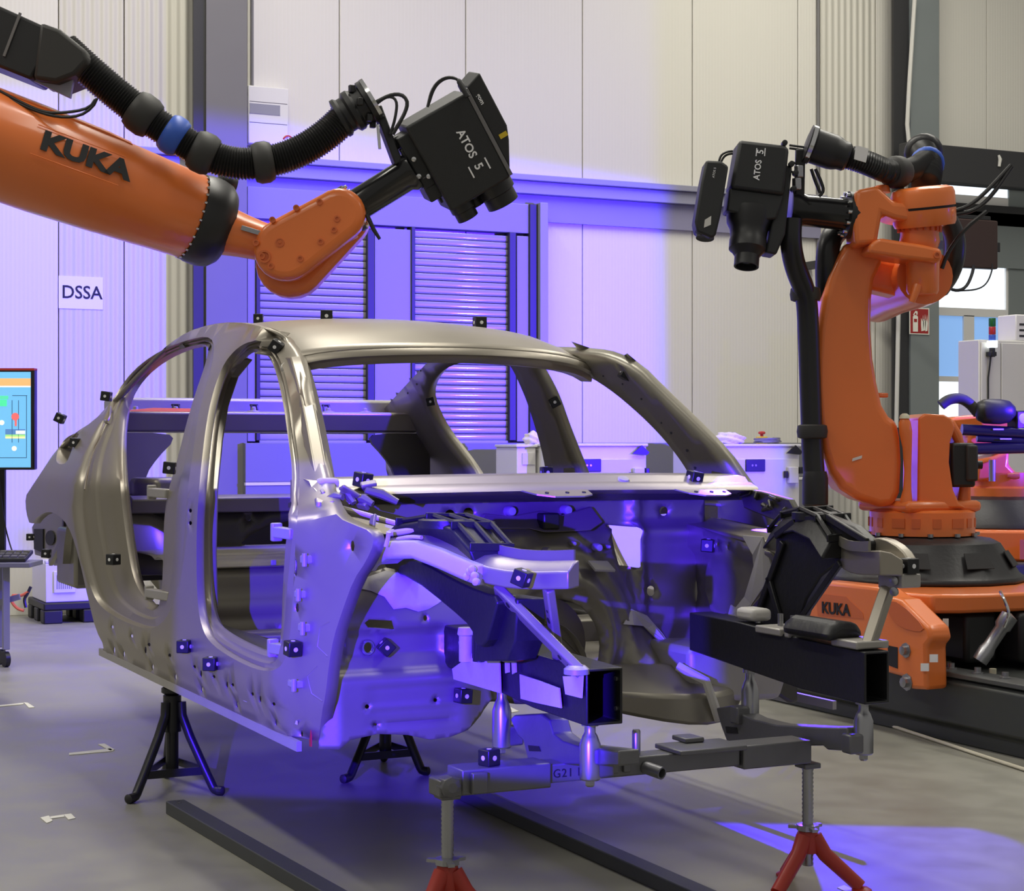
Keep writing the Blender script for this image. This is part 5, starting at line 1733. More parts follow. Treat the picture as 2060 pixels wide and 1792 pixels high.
lettering('ATOS', q + bw * (w_ * 0.60) + bh2 * (h_ * 0.30), bh2, bw, 0.034, M['dot'], sl, stretch=0.98, bold=0.02, depth=0.0016)
lettering('5', q + bw * (w_ * 0.60) + bh2 * (h_ * 0.70), bh2, bw, 0.034, M['dot'], sl, bold=0.02, depth=0.0016)
for a, b0_ in ((0.51, 0.68), (0.78, 0.68)):
    MB().obox(q + bw * (w_ * a) + bh2 * (h_ * b0_), bh2 * 0.05, bw * 0.006, -bd * 0.0016).build('logo_bar', M['dot'], sl)
lettering('gom', O_ + bw * (w_ + 0.03) + bh2 * 0.03 + bd * 0.003, bh2, bw, 0.018, M['dot'], sl, bold=0.02, depth=0.0016, name='maker_mark')
# lens barrels looking down
for fx_, fz, r0, ln, nm in ((0.78, 0.5, 0.075, 0.10, 'projector_lens'), (0.22, 0.45, 0.05, 0.075, 'camera_lens'), (0.45, 0.75, 0.045, 0.06, 'camera_lens')):
    c = O_ + bw * (w_ * fx_) + bh2 * h_ + bd * (D * fz)
    o = MB().lathe(c, bh2, [(r0 * 1.05, -0.02), (r0 * 1.05, ln * 0.45), (r0 * 0.92, ln * 0.5), (r0 * 0.92, ln), (r0 * 0.80, ln), (r0 * 0.78, ln * 0.5), (0.001, ln * 0.5)], 24).build(nm, M['blackp'], sl, smooth=30)
    MB().lathe(c + bh2 * (ln * 0.5), bh2, [(r0 * 0.76, 0), (r0 * 0.5, 0.01), (0.001, 0.014)], 20).build('lens_glass', M['blackg'], o)
for k, (x, y, z) in enumerate(((-0.03, 0.10, 0.06), (-0.05, 0.18, 0.08), (-0.02, 0.24, 0.05), (0.02, 0.33, 0.10), (0.07, 0.345, 0.04), (-0.06, 0.05, 0.10))):
    MB().box(O_ + bw * x + bh2 * y + bd * z, (0.06, 0.05, 0.045), (bw, bh2, bd)).build('mount_bracket', M['blackp'], sl, bevel=0.006)
for k, (x, y) in enumerate(((-0.03, 0.13), (-0.01, 0.22), (-0.045, 0.20))):
    MB().lathe(O_ + bw * x + bh2 * y - bd * 0.0 + bd * 0.03, -bd, [(0.010, 0), (0.010, 0.012), (0.004, 0.014), (0.0005, 0.014)], 10).build('mount_screw', M['chrome'], sl)
MB().lathe(P(936, 186, t=TS), cv(-12, -22, 0, TS), [(0.012, -0.02), (0.012, 0.05), (0.006, 0.06), (0.001, 0.06)], 10).build('cable_plug', M['blackp'], sl)
for pts, r_ in ((((860, 215), (868, 180), (885, 160), (908, 153), (925, 163), (938, 188)), 0.006), (((862, 212), (875, 172), (900, 155), (922, 160)), 0.005)):
    MB().tube(hose_path([P(a, b, t=7.12) for a, b in pts], 18), r_, 8).build('cable', M['blackp'], sl)

# ---- linear track on the right
trk = thing('robot_track', 'long dark floor track carrying the right robot, with bolted top edge', 'robot track', (5.1, 6.5, 0))
MB().loft([[Vector((x, y, z)) for x, z in ((4.50, 0.0), (4.50, 0.06), (4.47, 0.08), (4.47, 0.235), (4.50, 0.255), (5.75, 0.255), (5.78, 0.23), (5.78, 0.0))] for y in (1.0, 10.6)]).build('track_bed', M['track'], trk, smooth=20, bevel=0.006)
MB().span(4.475, 4.60, 1.0, 10.6, 0.2555, 0.275).build('track_rail', M['tracktop'], trk, bevel=0.004)
MB().span(5.62, 5.76, 1.0, 10.6, 0.2555, 0.275).build('track_rail', M['tracktop'], trk, bevel=0.004)
for k in range(14):
    y = 4.3 + 0.155 * k
    MB().lathe((4.545, y, 0.275), UP, [(0.022, 0), (0.022, 0.006), (0.013, 0.008), (0.013, 0.024), (0.0005, 0.024)], 12).build('track_bolt', M['steel'], trk, smooth=20)
for k in range(8):
    y = 4.4 + 0.27 * k
    MB().lathe((4.70, y, 0.255), UP, [(0.014, 0), (0.014, 0.02), (0.0005, 0.021)], 8).build('track_screw', M['sealant'], trk, smooth=20)
tag(MB().tube(hose_path([P(1735, 1440, Z=0.008), P(1800, 1462, Z=0.008), P(1880, 1488, Z=0.008), P(1960, 1515, Z=0.008), P(2075, 1552, Z=0.008)], 20), 0.007, 8).build('floor_cable', M['sealant']), 'thin pale cable along the foot of the robot track', 'cable')

# ---- right robot
TR = 7.75
rr = thing('industrial_robot', 'orange industrial robot with upright arm on the right floor track, lettering on its base', 'robot', P(1850, 1330, t=TR))
# carriage with cast foot and name
XC = 4.355
foot = [(1598, 1285), (1604, 1262), (1648, 1168), (1765, 1180), (1790, 1200), (1812, 1206), (1868, 1262), (1873, 1286), (1862, 1300), (1864, 1388), (1828, 1386), (1815, 1362), (1778, 1352), (1742, 1302), (1690, 1292)]
car_ = MB().prism([P(a, b, X=XC) for a, b in foot], (0.105, 0, 0)).build('carriage', M['orange'], rr, smooth=20, bevel=0.016, seg=3)
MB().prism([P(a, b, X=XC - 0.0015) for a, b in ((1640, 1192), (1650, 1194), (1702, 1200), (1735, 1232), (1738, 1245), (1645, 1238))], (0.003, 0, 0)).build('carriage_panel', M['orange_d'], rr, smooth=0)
lettering('KUKA', P(1654, 1232, X=XC - 0.003), P(1722, 1240, X=XC) - P(1654, 1232, X=XC), UP, 0.045, M['ink'], rr, stretch=1.12, bold=0.03, depth=0.002)
for q, r_ in (((1823, 1308), 0.030), ((1825, 1372), 0.034)):
    MB().lathe(P(*q, X=XC), (-1, 0, 0), [(r_, -0.002), (r_, 0.004), (r_ * 0.6, 0.004), (r_ * 0.6, 0.022), (0.0005, 0.024)], 8).build('carriage_bolt', M['steel'], rr, smooth=20)
MB().prism([P(a, b, X=XC - 0.001) for a, b in ((1786, 1298), (1806, 1302), (1806, 1345), (1788, 1338))], (-0.001, 0, 0)).build('carriage_slot', M['ink'], rr, smooth=0)
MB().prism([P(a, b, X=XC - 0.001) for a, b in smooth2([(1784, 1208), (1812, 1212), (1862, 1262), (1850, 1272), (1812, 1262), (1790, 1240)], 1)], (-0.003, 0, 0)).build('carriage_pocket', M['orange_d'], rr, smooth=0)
cz = P(1850, 1195, t=7.4).z
C0 = P(1855, 1200, t=TR)
ccx, ccy = C0.x, C0.y
pl = [Vector((ccx + a, ccy + b, cz - 0.04)) for a, b in smooth2([(-0.52, -0.62), (-0.30, -0.72), (0.55, -0.72), (0.62, 0.5), (-0.45, 0.5), (-0.54, 0.3)], 1)]
MB().prism(pl, (0, 0, 0.075)).build('carriage_plate', M['orange'], rr, smooth=30, bevel=0.014, seg=3)
MB().span(ccx - 0.36, ccx + 0.5, ccy - 0.35, ccy + 0.45, 0.28, cz - 0.04).build('carriage_core', M['castblack'], rr, bevel=0.01)
# drive units under the carriage plate
for x, y, sx_, sy_, sz in ((0.05, -0.62, 0.30, 0.24, 0.20), (0.36, -0.55, 0.22, 0.28, 0.20), (-0.22, -0.55, 0.16, 0.2, 0.2)):
    MB().box((ccx + x, ccy + y, cz - 0.145), (sx_, sy_, sz)).build('drive_unit', M['blackp'], rr, bevel=0.02)
MB().lathe(P(1985, 1308, t=6.85), cv(40, -60, 0, 6.8), [(0.03, -0.05), (0.032, 0), (0.026, 0.02), (0.026, 0.10), (0.034, 0.11), (0.034, 0.16), (0.001, 0.17)], 14).build('drive_connector', M['steel'], rr)
MB().tube(hose_path([P(2020, 1262, t=6.8), P(2032, 1235, t=6.8), P(2020, 1205, t=6.8), P(2012, 1190, t=6.85)], 10), 0.006, 8).build('cable', M['chrome'], rr)
MB().obox(P(1897, 1265, t=6.92), RIGHT * 0.022, UP * 0.04, FWD * 0.004).build('drive_label', M['white'], rr)
for q in ((1878, 1324), (1860, 1342)):
    MB().obox(P(q[0] - 8, q[1] + 8, X=4.347), P(q[0] + 8, q[1] + 8, X=4.347) - P(q[0] - 8, q[1] + 8, X=4.347), UP * 0.03, (0.003, 0, 0)).build('carriage_label', M['white'], rr)
# black skirt and slewing ring
zb = cz + 0.036
ctr = Vector((ccx, ccy, 0))
MB().lathe(ctr + UP * zb, UP, [(0.44, 0), (0.44, 0.02), (0.41, 0.04), (0.33, 0.165), (0.30, 0.18), (0.22, 0.19), (0.2, 0.2)], 16).build('base_skirt', M['castblack'], rr, smooth=25, bevel=0.008)
for k in range(5):
    a = R(-150 + 42 * k) - TH
    d = Vector((math.cos(a), math.sin(a), 0))
    tt = Vector((-d.y, d.x, 0))
    p = ctr + UP * (zb + 0.095) + d * 0.372
    n_ = (d * 0.83 + UP * 0.55).normalized()
    u_ = n_.cross(tt)
    MB().prism([p + tt * x + u_ * y + n_ * 0.004 for x, y in ((-0.07, -0.035), (0.07, -0.035), (0.055, 0.04), (-0.055, 0.04))], n_ * 0.004).build('skirt_window', M['ink'], rr, smooth=0)
zrg = zb + 0.195
MB().lathe(ctr + UP * zrg, UP, [(0.225, 0), (0.225, 0.10), (0.20, 0.11), (0.001, 0.11)], 36).build('slewing_ring', M['orange'], rr, smooth=35)
for k in range(16):
    a = 2 * math.pi * k / 16
    d = Vector((math.cos(a), math.sin(a), 0))
    tt = Vector((-d.y, d.x, 0))
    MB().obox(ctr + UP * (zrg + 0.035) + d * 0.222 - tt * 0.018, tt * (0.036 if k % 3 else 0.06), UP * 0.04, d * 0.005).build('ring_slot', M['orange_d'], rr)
for k in range(12):
    a = 2 * math.pi * k / 12
    d = Vector((math.cos(a), math.sin(a), 0))
    MB().cyl(ctr + UP * (zrg - 0.002) + d * 0.235, ctr + UP * (zrg + 0.012) + d * 0.235, 0.012, n=8).build('ring_bolt', M['steel'], rr)
# upright arm (lower link)
arm_px = [(1700, 492), (1684, 520), (1668, 556), (1655, 604), (1646, 660), (1641, 720), (1640, 780), (1645, 850), (1655, 905), (1670, 952), (1692, 985), (1726, 1006), (1770, 1020), (1800, 1018), (1812, 990), (1815, 930), (1812, 880), (1806, 848),
          (1790, 838), (1776, 815), (1766, 770), (1758, 720), (1754, 660), (1755, 600), (1760, 560), (1780, 520), (1770, 480), (1740, 472)]
MB().prism(scr(arm_px, TR - 0.16), FWD * 0.27).build('lower_arm', M['orange'], rr, smooth=40, bevel=0.055, seg=4)
MB().obox(P(1714, 928, t=TR - 0.162), cv(19, -6, 0, TR), cv(1, -6, 0, TR), -FWD * 0.001).build('arm_label', M['white'], rr)
for q in ((1636, 775), (1637, 820)):
    MB().box(P(*q, t=TR - 0.05), (0.03, 0.05, 0.03)).build('arm_lug', M['orange'], rr, bevel=0.005)
MB().box(P(1774, 795, t=TR - 0.05), (0.05, 0.03, 0.02)).build('arm_lug', M['orange'], rr, bevel=0.005)
# gear column (bone shaped) and turret shell
MB().tube([P(1820, 836, t=TR - 0.17), P(1820, 850, t=TR - 0.17), P(1822, 870, t=TR - 0.17), P(1825, 900, t=TR - 0.17), P(1826, 950, t=TR - 0.17), P(1825, 985, t=TR - 0.17), P(1823, 1005, t=TR - 0.17), P(1823, 1022, t=TR - 0.17), P(1823, 1032, t=TR - 0.17)], [0.012, 0.026, 0.028, 0.02, 0.015, 0.018, 0.026, 0.027, 0.012], 14).build('pivot_column', M['orange'], rr, smooth=60)
MB().lathe(P(1820, 838, t=TR - 0.17), UP, [(0.024, -0.008), (0.020, 0.006), (0.010, 0.013), (0.001, 0.014)], 14).build('pivot_cap', M['sealant'], rr)
MB().lathe(P(1823, 1029, t=TR - 0.17), -UP, [(0.024, -0.008), (0.020, 0.004), (0.001, 0.010)], 14).build('pivot_cap', M['sealant'], rr)
tur = [(1846, 1022), (1848, 840), (1862, 832), (1900, 834), (1914, 842), (1922, 858), (1912, 890), (1910, 930), (1918, 985), (1930, 1012), (1945, 1022)]
MB().prism(scr(tur, TR - 0.14), FWD * 0.30).build('turret_shell', M['orange'], rr, smooth=40, bevel=0.03, seg=4)
# turret ring on the right side, open towards the motor
rg = [(1905, 838), (1922, 846), (1937, 872), (1948, 910), (1955, 960), (1955, 1024), (1925, 1024), (1932, 980), (1930, 930), (1922, 890), (1912, 868)]
MB().prism(scr(rg, TR - 0.05), FWD * 0.18).build('turret_ring', M['orange'], rr, smooth=40, bevel=0.02, seg=3)
MB().span(ccx - 0.20, ccx + 0.20, ccy - 0.16, ccy + 0.2, zrg + 0.10, zrg + 0.15).build('turret_base', M['orange'], rr, bevel=0.02)
MB().obox(P(1914, 980, t=TR - 0.12), RIGHT * 0.105, UP * 0.19, FWD * 0.14).build('drive_motor', M['blackp'], rr, bevel=0.012)
MB().obox(P(1945, 968, t=TR - 0.14), RIGHT * 0.05, UP * 0.155, FWD * 0.12).build('motor_cover', M['rubber'], rr, bevel=0.01)
MB().lathe(P(1966, 935, t=TR - 0.08), RIGHT, [(0.018, 0), (0.018, 0.02), (0.001, 0.022)], 12).build('motor_plug', M['blackp'], rr)
# upper arm, seen end-on, and wrist fork
TW = 7.55
MB().lathe(P(1850, 560, t=TR - 0.02), FWD, [(0.12, -0.10), (0.125, 0), (0.12, 0.5), (0.13, 0.9)], 24).build('forearm', M['orange'], rr, smooth=40)
MB().prism(scr([(1700, 495), (1790, 520), (1895, 530), (1890, 585), (1830, 600), (1755, 582), (1700, 560)], TR - 0.02), FWD * 0.2).build('elbow_housing', M['orange'], rr, smooth=30, bevel=0.03, seg=3)
capax = Vector((0, 0, 1)) + RIGHT * -0.10 - FWD * 0.12
cb0 = P(1860, 448, t=TW)
MB().lathe(cb0, capax, [(0.125, -0.015), (0.132, 0.0), (0.134, 0.055)], 36).build('wrist_drum', M['orange'], rr, smooth=35)
MB().lathe(cb0 + capax.normalized() * 0.056, capax, [(0.128, 0), (0.128, 0.010)], 36).build('drum_gap', M['ink'], rr, smooth=35)
MB().lathe(cb0 + capax.normalized() * 0.066, capax, [(0.134, 0), (0.134, 0.055), (0.126, 0.075), (0.10, 0.085), (0.001, 0.088)], 36).build('drum_lid', M['orange'], rr, smooth=35)
bolts(rr, cb0 + capax.normalized() * 0.122, capax, 0.115, 10, 0.012, M['orange_d'], 0.014, name='lid_bolt')
# top plate of the fork linking flange block and drum
up_pl = [(1722, 382), (1740, 378), (1765, 372), (1800, 405), (1925, 418), (1918, 448), (1880, 455), (1800, 440), (1775, 430), (1765, 490), (1720, 492), (1716, 430)]
MB().prism(scr(up_pl, TW - 0.10), FWD * 0.2).build('fork_upper', M['orange'], rr, smooth=30, bevel=0.02, seg=3)
MB().lathe(P(1775, 378, t=TW), UP, [(0.035, -0.02), (0.03, 0.008), (0.018, 0.012), (0.001, 0.012)], 14).build('fork_boss', M['orange'], rr)
lo_pl = [(1752, 488), (1770, 478), (1860, 492), (1895, 500), (1897, 522), (1885, 528), (1820, 520), (1745, 508)]
MB().prism(scr(lo_pl, TW - 0.12), FWD * 0.22).build('fork_lower', M['orange'], rr, smooth=30, bevel=0.016, seg=3)
MB().lathe(P(1850, 496, t=TW), UP, [(0.075, -0.01), (0.085, 0.02), (0.080, 0.05), (0.085, 0.10)], 28).build('wrist_hub', M['orange'], rr, smooth=40)
for k in range(10):
    a = math.pi * (0.9 + 0.12 * k)
    p = P(1850, 462, t=TW) + RIGHT * (0.087 * math.cos(a)) + FWD * (0.087 * math.sin(a))
    MB().box(p, (0.010, 0.010, 0.022)).build('hub_tooth', M['orange_d'], rr)
MB().lathe(P(1856, 590, t=TW), UP, [(0.060, -0.005), (0.068, 0.01), (0.070, 0.12), (0.075, 0.16)], 24).build('lower_drum', M['orange'], rr, smooth=35)
MB().tube([P(1846, 575, t=TW - 0.05), P(1840, 592, t=TW - 0.06), P(1834, 608, t=TW - 0.06)], [0.022, 0.016, 0.013], 12).build('drum_nub', M['orange'], rr, smooth=50)
MB().lathe(P(1885, 513, t=TW - 0.125), -FWD, [(0.014, -0.005), (0.014, 0.004), (0.008, 0.004), (0.008, -0.001), (0.0005, -0.001)], 12).build('fork_bolt', M['orange_d'], rr)
# flange, adapter tube
g0 = P(1720, 434, t=TW)
gd = (P(1590, 420, t=TW - 0.03) - g0).normalized()
MB().lathe(g0, gd, [(0.098, -0.02), (0.098, 0.006)], 28).build('flange_ring', M['chrome'], rr, smooth=35)
MB().lathe(g0, gd, [(0.100, 0.006), (0.100, 0.04), (0.08, 0.044)], 28).build('tool_plate', M['blackp'], rr, smooth=35)
bolts(rr, g0 + gd * 0.044, gd, 0.088, 12, 0.008, M['chrome'], 0.012, name='tool_bolt')
MB().lathe(g0, gd, [(0.070, 0.04), (0.066, 0.06), (0.068, 0.22), (0.082, 0.26), (0.082, 0.29)], 24).build('adapter_tube', M['blackg'], rr, smooth=35)
# hoses
TH_ = 7.45
h2, pth = corrugated([P(1690, 312, t=TH_), P(1740, 325, t=TH_), P(1790, 348, t=TH_ + 0.05), P(1830, 345, t=TH_ + 0.2), P(1860, 325, t=TH_ + 0.35)], 0.052, 0.011, rr, 'energy_hose')
collar(pth, nearest(pth, P(1805, 347, t=TH_ + 0.1)), 0.060, 0.05, M['rubber'], rr)
MB().prism([P(a, b, t=TH_ - 0.054) for a, b in ((1722, 292), (1748, 299), (1742, 327), (1718, 320))], FWD * 0.002).build('hose_label', M['white'], rr, smooth=0)
hd_ = (P(1612, 285, t=TH_) - P(1692, 312, t=TH_)).normalized()
MB().lathe(P(1692, 312, t=TH_), hd_, [(0.055, -0.03), (0.062, -0.02), (0.062, 0.0), (0.070, 0.02), (0.074, 0.04), (0.074, 0.12), (0.082, 0.125), (0.082, 0.15), (0.07, 0.15), (0.05, 0.155)], 22).build('hose_gland', M['blackp'], rr, smooth=30)
MB().lathe(P(1692, 312, t=TH_), hd_, [(0.0835, 0.128), (0.0835, 0.145)], 22).build('gland_ring', M['chrome'], rr, smooth=30)
h3, p3_ = corrugated([P(1862, 372, t=TW + 0.15), P(1868, 340, t=TW + 0.25), P(1862, 318, t=TW + 0.45), P(1858, 306, t=TW + 0.8)], 0.065, 0.012, rr, 'energy_hose')
collar(p3_, len(p3_) // 3, 0.066, 0.02, M['blueband'], rr, 'blue_band')
collar(p3_, len(p3_) - 8, 0.078, 0.04, M['blackp'], rr)
MB().tube(hose_path([P(1592, 440, t=TH_), P(1590, 490, t=TH_), P(1600, 540, t=TH_ + 0.05), P(1622, 590, t=TH_ + 0.1), P(1626, 650, t=TH_ + 0.12), P(1630, 780, t=TH_ + 0.14), P(1634, 900, t=TH_ + 0.14), P(1640, 985, t=TH_ + 0.12)], 40), 0.046, 16).build('arm_hose', M['hose'], rr, smooth=60)
for q in ((1620, 592), (1634, 868)):
    MB().lathe(P(*q, t=TH_ + 0.12), UP, [(0.05, -0.03), (0.062, -0.025), (0.066, 0.0), (0.062, 0.025), (0.05, 0.03)], 18).build('hose_ring', M['rubber'], rr, smooth=50)
MB().lathe(P(1640, 1000, t=TH_ + 0.12), UP, [(0.045, -0.04), (0.055, -0.03), (0.055, 0.08), (0.048, 0.11)], 16).build('hose_boot', M['blackp'], rr, smooth=40)
MB().tube(hose_path([P(1665, 600, t=TR - 0.05), P(1662, 540, t=TR - 0.1), P(1668, 480, t=TR - 0.1), P(1695, 455, t=TR - 0.05)], 14), 0.05, 14).build('arm_hose', M['hose'], rr, smooth=60)
MB().tube(hose_path([P(1890, 580, t=TR + 0.1), P(1918, 540, t=TR), P(1925, 480, t=TR), P(1905, 440, t=TR)], 14), 0.045, 14).build('arm_hose', M['hose'], rr, smooth=60)
for pts in (((1915, 432), (1960, 425), (1995, 395), (2036, 335)), ((1915, 426), (1950, 415), (1985, 385), (2034, 332)), ((1895, 540), (1905, 510), (1940, 460), (1985, 425))):
    MB().tube(hose_path([P(a, b, t=TR - 0.15) for a, b in pts], 14), 0.009, 8).build('cable', M['blackp'], rr)
MB().bar(P(1610, 300, t=TH_), P(1608, 400, t=TH_ + 0.03), 0.04, 0.03).build('hose_holder', M['blackp'], rr, bevel=0.005)
for pts in (((1640, 340), (1652, 365), (1658, 385), (1648, 395)), ((1632, 340), (1640, 365), (1650, 388))):
    MB().tube(hose_path([P(a, b, t=TH_ - 0.02) for a, b in pts], 10), 0.007, 8).build('cable', M['blackp'], rr)
for k, (a, b, c, d) in enumerate(((1588, 292, 1618, 296), (1588, 298, 1618, 302), (1590, 325, 1612, 332), (1592, 345, 1612, 355))):
    MB().cyl(P(a, b, t=TH_), P(c, d, t=TH_), 0.005, n=8).build('cable', M['blackp'], rr)

# ---- right optical sensor
TS2 = 7.35
s2 = thing('scanner_head', 'black optical scanner with white lettering on the right robot, lens pointing down', 'scanner', P(1510, 480, t=TS2))


def sbox(pts, t0, dep, nm, m='sensor', bv=0.008):
    return MB().prism(scr(pts, t0), FWD * dep).build(nm, M[m], s2, smooth=30, bevel=bv)


sbox([(1487, 281), (1580, 292), (1588, 298), (1578, 392), (1470, 378)], TS2, 0.2, 'scanner_body', bv=0.014)
sbox([(1468, 378), (1577, 392), (1562, 440), (1545, 442), (1462, 424)], TS2 + 0.015, 0.16, 'lower_body')
sbox([(1575, 330), (1594, 335), (1580, 470), (1562, 512), (1540, 508), (1560, 420)], TS2 + 0.03, 0.16, 'side_plate')
c = P(1508, 440, t=TS2 + 0.09)
dn = (P(1500, 555, t=TS2 + 0.02) - c).normalized()
lz = MB().lathe(c, dn, [(0.10, -0.03), (0.095, 0.02), (0.080, 0.05), (0.075, 0.09), (0.078, 0.10), (0.078, 0.14), (0.066, 0.15), (0.052, 0.17), (0.052, 0.215), (0.044, 0.215), (0.044, 0.19), (0.001, 0.19)], 26).build('projector_lens', M['blackp'], s2, smooth=30)
MB().lathe(c + dn * 0.19, dn, [(0.044, 0), (0.03, 0.008), (0.001, 0.012)], 20).build('lens_glass', M['blackg'], lz)
sbox([(1420, 322), (1452, 324), (1466, 334), (1450, 432), (1440, 474), (1432, 479), (1402, 466), (1398, 446), (1410, 370)], TS2 - 0.03, 0.14, 'camera_unit', bv=0.01)
lens2 = MB().lathe(P(1420, 455, t=TS2 + 0.04), dn, [(0.045, -0.02), (0.045, 0.03), (0.038, 0.04), (0.038, 0.055), (0.001, 0.05)], 20).build('camera_lens', M['blackp'], s2, smooth=30)
sbox([(1416, 458), (1418, 442), (1431, 434), (1430, 452)], TS2 - 0.032, 0.002, 'warning_label', 'offwhite', 0)
for pts in (((1446, 326), (1450, 312), (1462, 305), (1474, 304)), ((1449, 330), (1455, 316), (1464, 310), (1474, 309))):
    MB().tube(hose_path([P(a, b, t=TS2 + 0.04) for a, b in pts], 10), 0.005, 8).build('cable', M['blackp'], s2)
lettering('ATOS', P(1527, 363, t=TS2 - 0.001), cv(6, -48, 0, TS2), cv(-10, -1.3, 0, TS2), 0.025, M['dot'], s2, stretch=0.9, bold=0.02, depth=0.0016)
lettering('5', P(1535, 310, t=TS2 - 0.001), cv(6, -48, 0, TS2), cv(-10, -1.3, 0, TS2), 0.026, M['dot'], s2, bold=0.02, depth=0.0016)
for x in (1520, 1537):
    MB().bar(P(x + 1, 314, t=TS2 - 0.001), P(x + 2.5, 298, t=TS2 - 0.001), 0.004, 0.002, up=FWD).build('logo_bar', M['dot'], s2)
lettering('ATOS 5', P(1437, 358, t=TS2 - 0.031), cv(3, -18, 0, TS2), cv(-10, -1.6, 0, TS2), 0.009, M['dot'], s2, name='small_lettering', depth=0.001)
for q in ((1578, 288), (1592, 330), (1600, 348), (1596, 380)):
    MB().lathe(P(*q, t=TS2 + 0.02), -FWD, [(0.012, -0.02), (0.012, 0.015), (0.001, 0.018)], 10).build('mount_knob', M['blackp'], s2)
for (a, b) in ((1607, 345), (1603, 370)):
    MB().box(P(a, b, t=TS2 + 0.05), (0.03, 0.03, 0.05)).build('mount_bracket', M['steel'], s2, bevel=0.004)

# ---- second robot standing further back on the right
T3 = 9.6
r3 = thing('industrial_robot', 'orange and black robot further back at the right edge, arm folded down', 'robot', P(2010, 1160, t=T3))
c3 = P(2015, 1100, t=T3)
z3 = c3.z
q3 = Vector((c3.x, c3.y, 0))
MB().span(c3.x - 0.4, c3.x + 1.0, c3.y - 0.45, c3.y + 0.4, 0, z3 - 0.05).build('pedestal', M['track'], r3, bevel=0.02)
MB().prism([q3 + Vector((a, b, z3 - 0.05)) for a, b in smooth2([(-0.42, -0.48), (0.9, -0.48), (0.9, 0.45), (-0.42, 0.45)], 1)], (0, 0, 0.16)).build('base_plate', M['orange'], r3, smooth=30, bevel=0.015)
for x in (-0.30, -0.02):
    MB().obox(q3 + Vector((x, -0.483, z3 - 0.03)), (0.2, 0, 0), (0, 0.002, 0), (0, 0, 0.10)).build('base_pocket', M['orange_d'], r3)
MB().lathe(q3 + UP * (z3 + 0.11), UP, [(0.36, 0), (0.35, 0.03), (0.25, 0.15), (0.19, 0.17), (0.001, 0.17)], 20).build('base_skirt', M['castblack'], r3, smooth=25, bevel=0.006)
MB().prism(scr([(1962, 968), (1968, 925), (2000, 918), (2032, 905), (2030, 935), (2048, 952), (2044, 966), (2010, 968)], T3 - 0.15), FWD * 0.3).build('turret', M['orange'], r3, smooth=30, bevel=0.02)
MB().tube([P(2026, 957, t=T3 - 0.2), P(2040, 957, t=T3 - 0.2), P(2050, 957, t=T3 - 0.2)], [0.012, 0.02, 0.016], 12).build('turret_knob', M['orange_d'], r3)
MB().prism(scr([(1905, 845), (1925, 838), (1962, 834), (2080, 848), (2080, 905), (1965, 905), (1945, 890), (1950, 875)], T3 - 0.10), FWD * 0.25).build('folded_arm', M['orange'], r3, smooth=30, bevel=0.02)
for a, b, c, d, r_, nm in ((1935, 864, 2085, 872, 0.030, 'balance_cylinder'), (1950, 903, 2085, 900, 0.030, 'balance_cylinder'), (1965, 882, 2085, 888, 0.018, 'push_rod')):
    MB().cyl(P(a, b, t=T3 - 0.28), P(c, d, t=T3 - 0.28), r_, n=16).build(nm, M['blackg'], r3)
MB().lathe(P(1962, 827, t=T3 - 0.3), RIGHT - UP * 0.02, [(0.02, 0), (0.048, 0.012), (0.064, 0.045), (0.066, 0.09), (0.066, 0.13), (0.058, 0.175), (0.03, 0.205), (0.001, 0.21)], 20).build('air_reservoir', M['blackp'], r3, smooth=50)
MB().tube(hose_path([P(1893, 815, t=T3 - 0.28), P(1908, 803, t=T3 - 0.28), P(1932, 800, t=T3 - 0.28), P(1952, 812, t=T3 - 0.28), P(1968, 832, t=T3 - 0.28)], 16), 0.028, 14).build('reservoir_hose', M['rubber'], r3, smooth=60)
MB().lathe(P(2060, 842, t=T3 - 0.33), -FWD, [(0.028, 0), (0.028, 0.012), (0.02, 0.014), (0.001, 0.014)], 18).build('gauge', M['white'], r3)
MB().box(P(2050, 845, t=T3 - 0.25), (0.10, 0.08, 0.10)).build('valve_block', M['blackp'], r3, bevel=0.01)
MB().obox(P(1998, 865, t=T3 - 0.315), RIGHT * 0.055, UP * 0.008, FWD * 0.003).build('cylinder_label', M['white'], r3)
MB().obox(P(2012, 884, t=T3 - 0.312), RIGHT * 0.06, UP * 0.006, FWD * 0.003).build('cylinder_label', M['white'], r3)
MB().cyl(P(1996, 968, t=T3 - 0.22), P(1996, 925, t=T3 - 0.22), 0.018, n=14).build('gear_shaft', M['steel'], r3)
MB().lathe(q3 + UP * (z3 + 0.27), UP, [(0.20, 0), (0.20, 0.05), (0.17, 0.06), (0.17, P(2010, 950, t=T3).z - z3 - 0.27)], 24).build('slewing_column', M['orange'], r3, smooth=35)

# ================================================================== things along the walls
def wbox(o, nm, lab, cat):
    return tag(o, lab, cat)


# paper sign on the left wall
pp = thing('paper_sign', 'white paper sheet reading DSSA taped to the left wall', 'paper sign', (P(163, 620, Y=WY).x, WY, P(163, 620, Y=WY).z))
a, b = P(118, 620, Y=WY - 0.004), P(207, 558, Y=WY - 0.004)
MB().span(a.x, b.x, WY - 0.004, WY - 0.001, a.z, b.z).build('sheet', M['paper'], pp, smooth=0)
lettering('DSSA', P(126, 599, Y=WY - 0.0045), (1, 0, 0), (0, 0, 1), 0.086, M['ink'], pp, stretch=0.95, bold=0.012, depth=0.001)
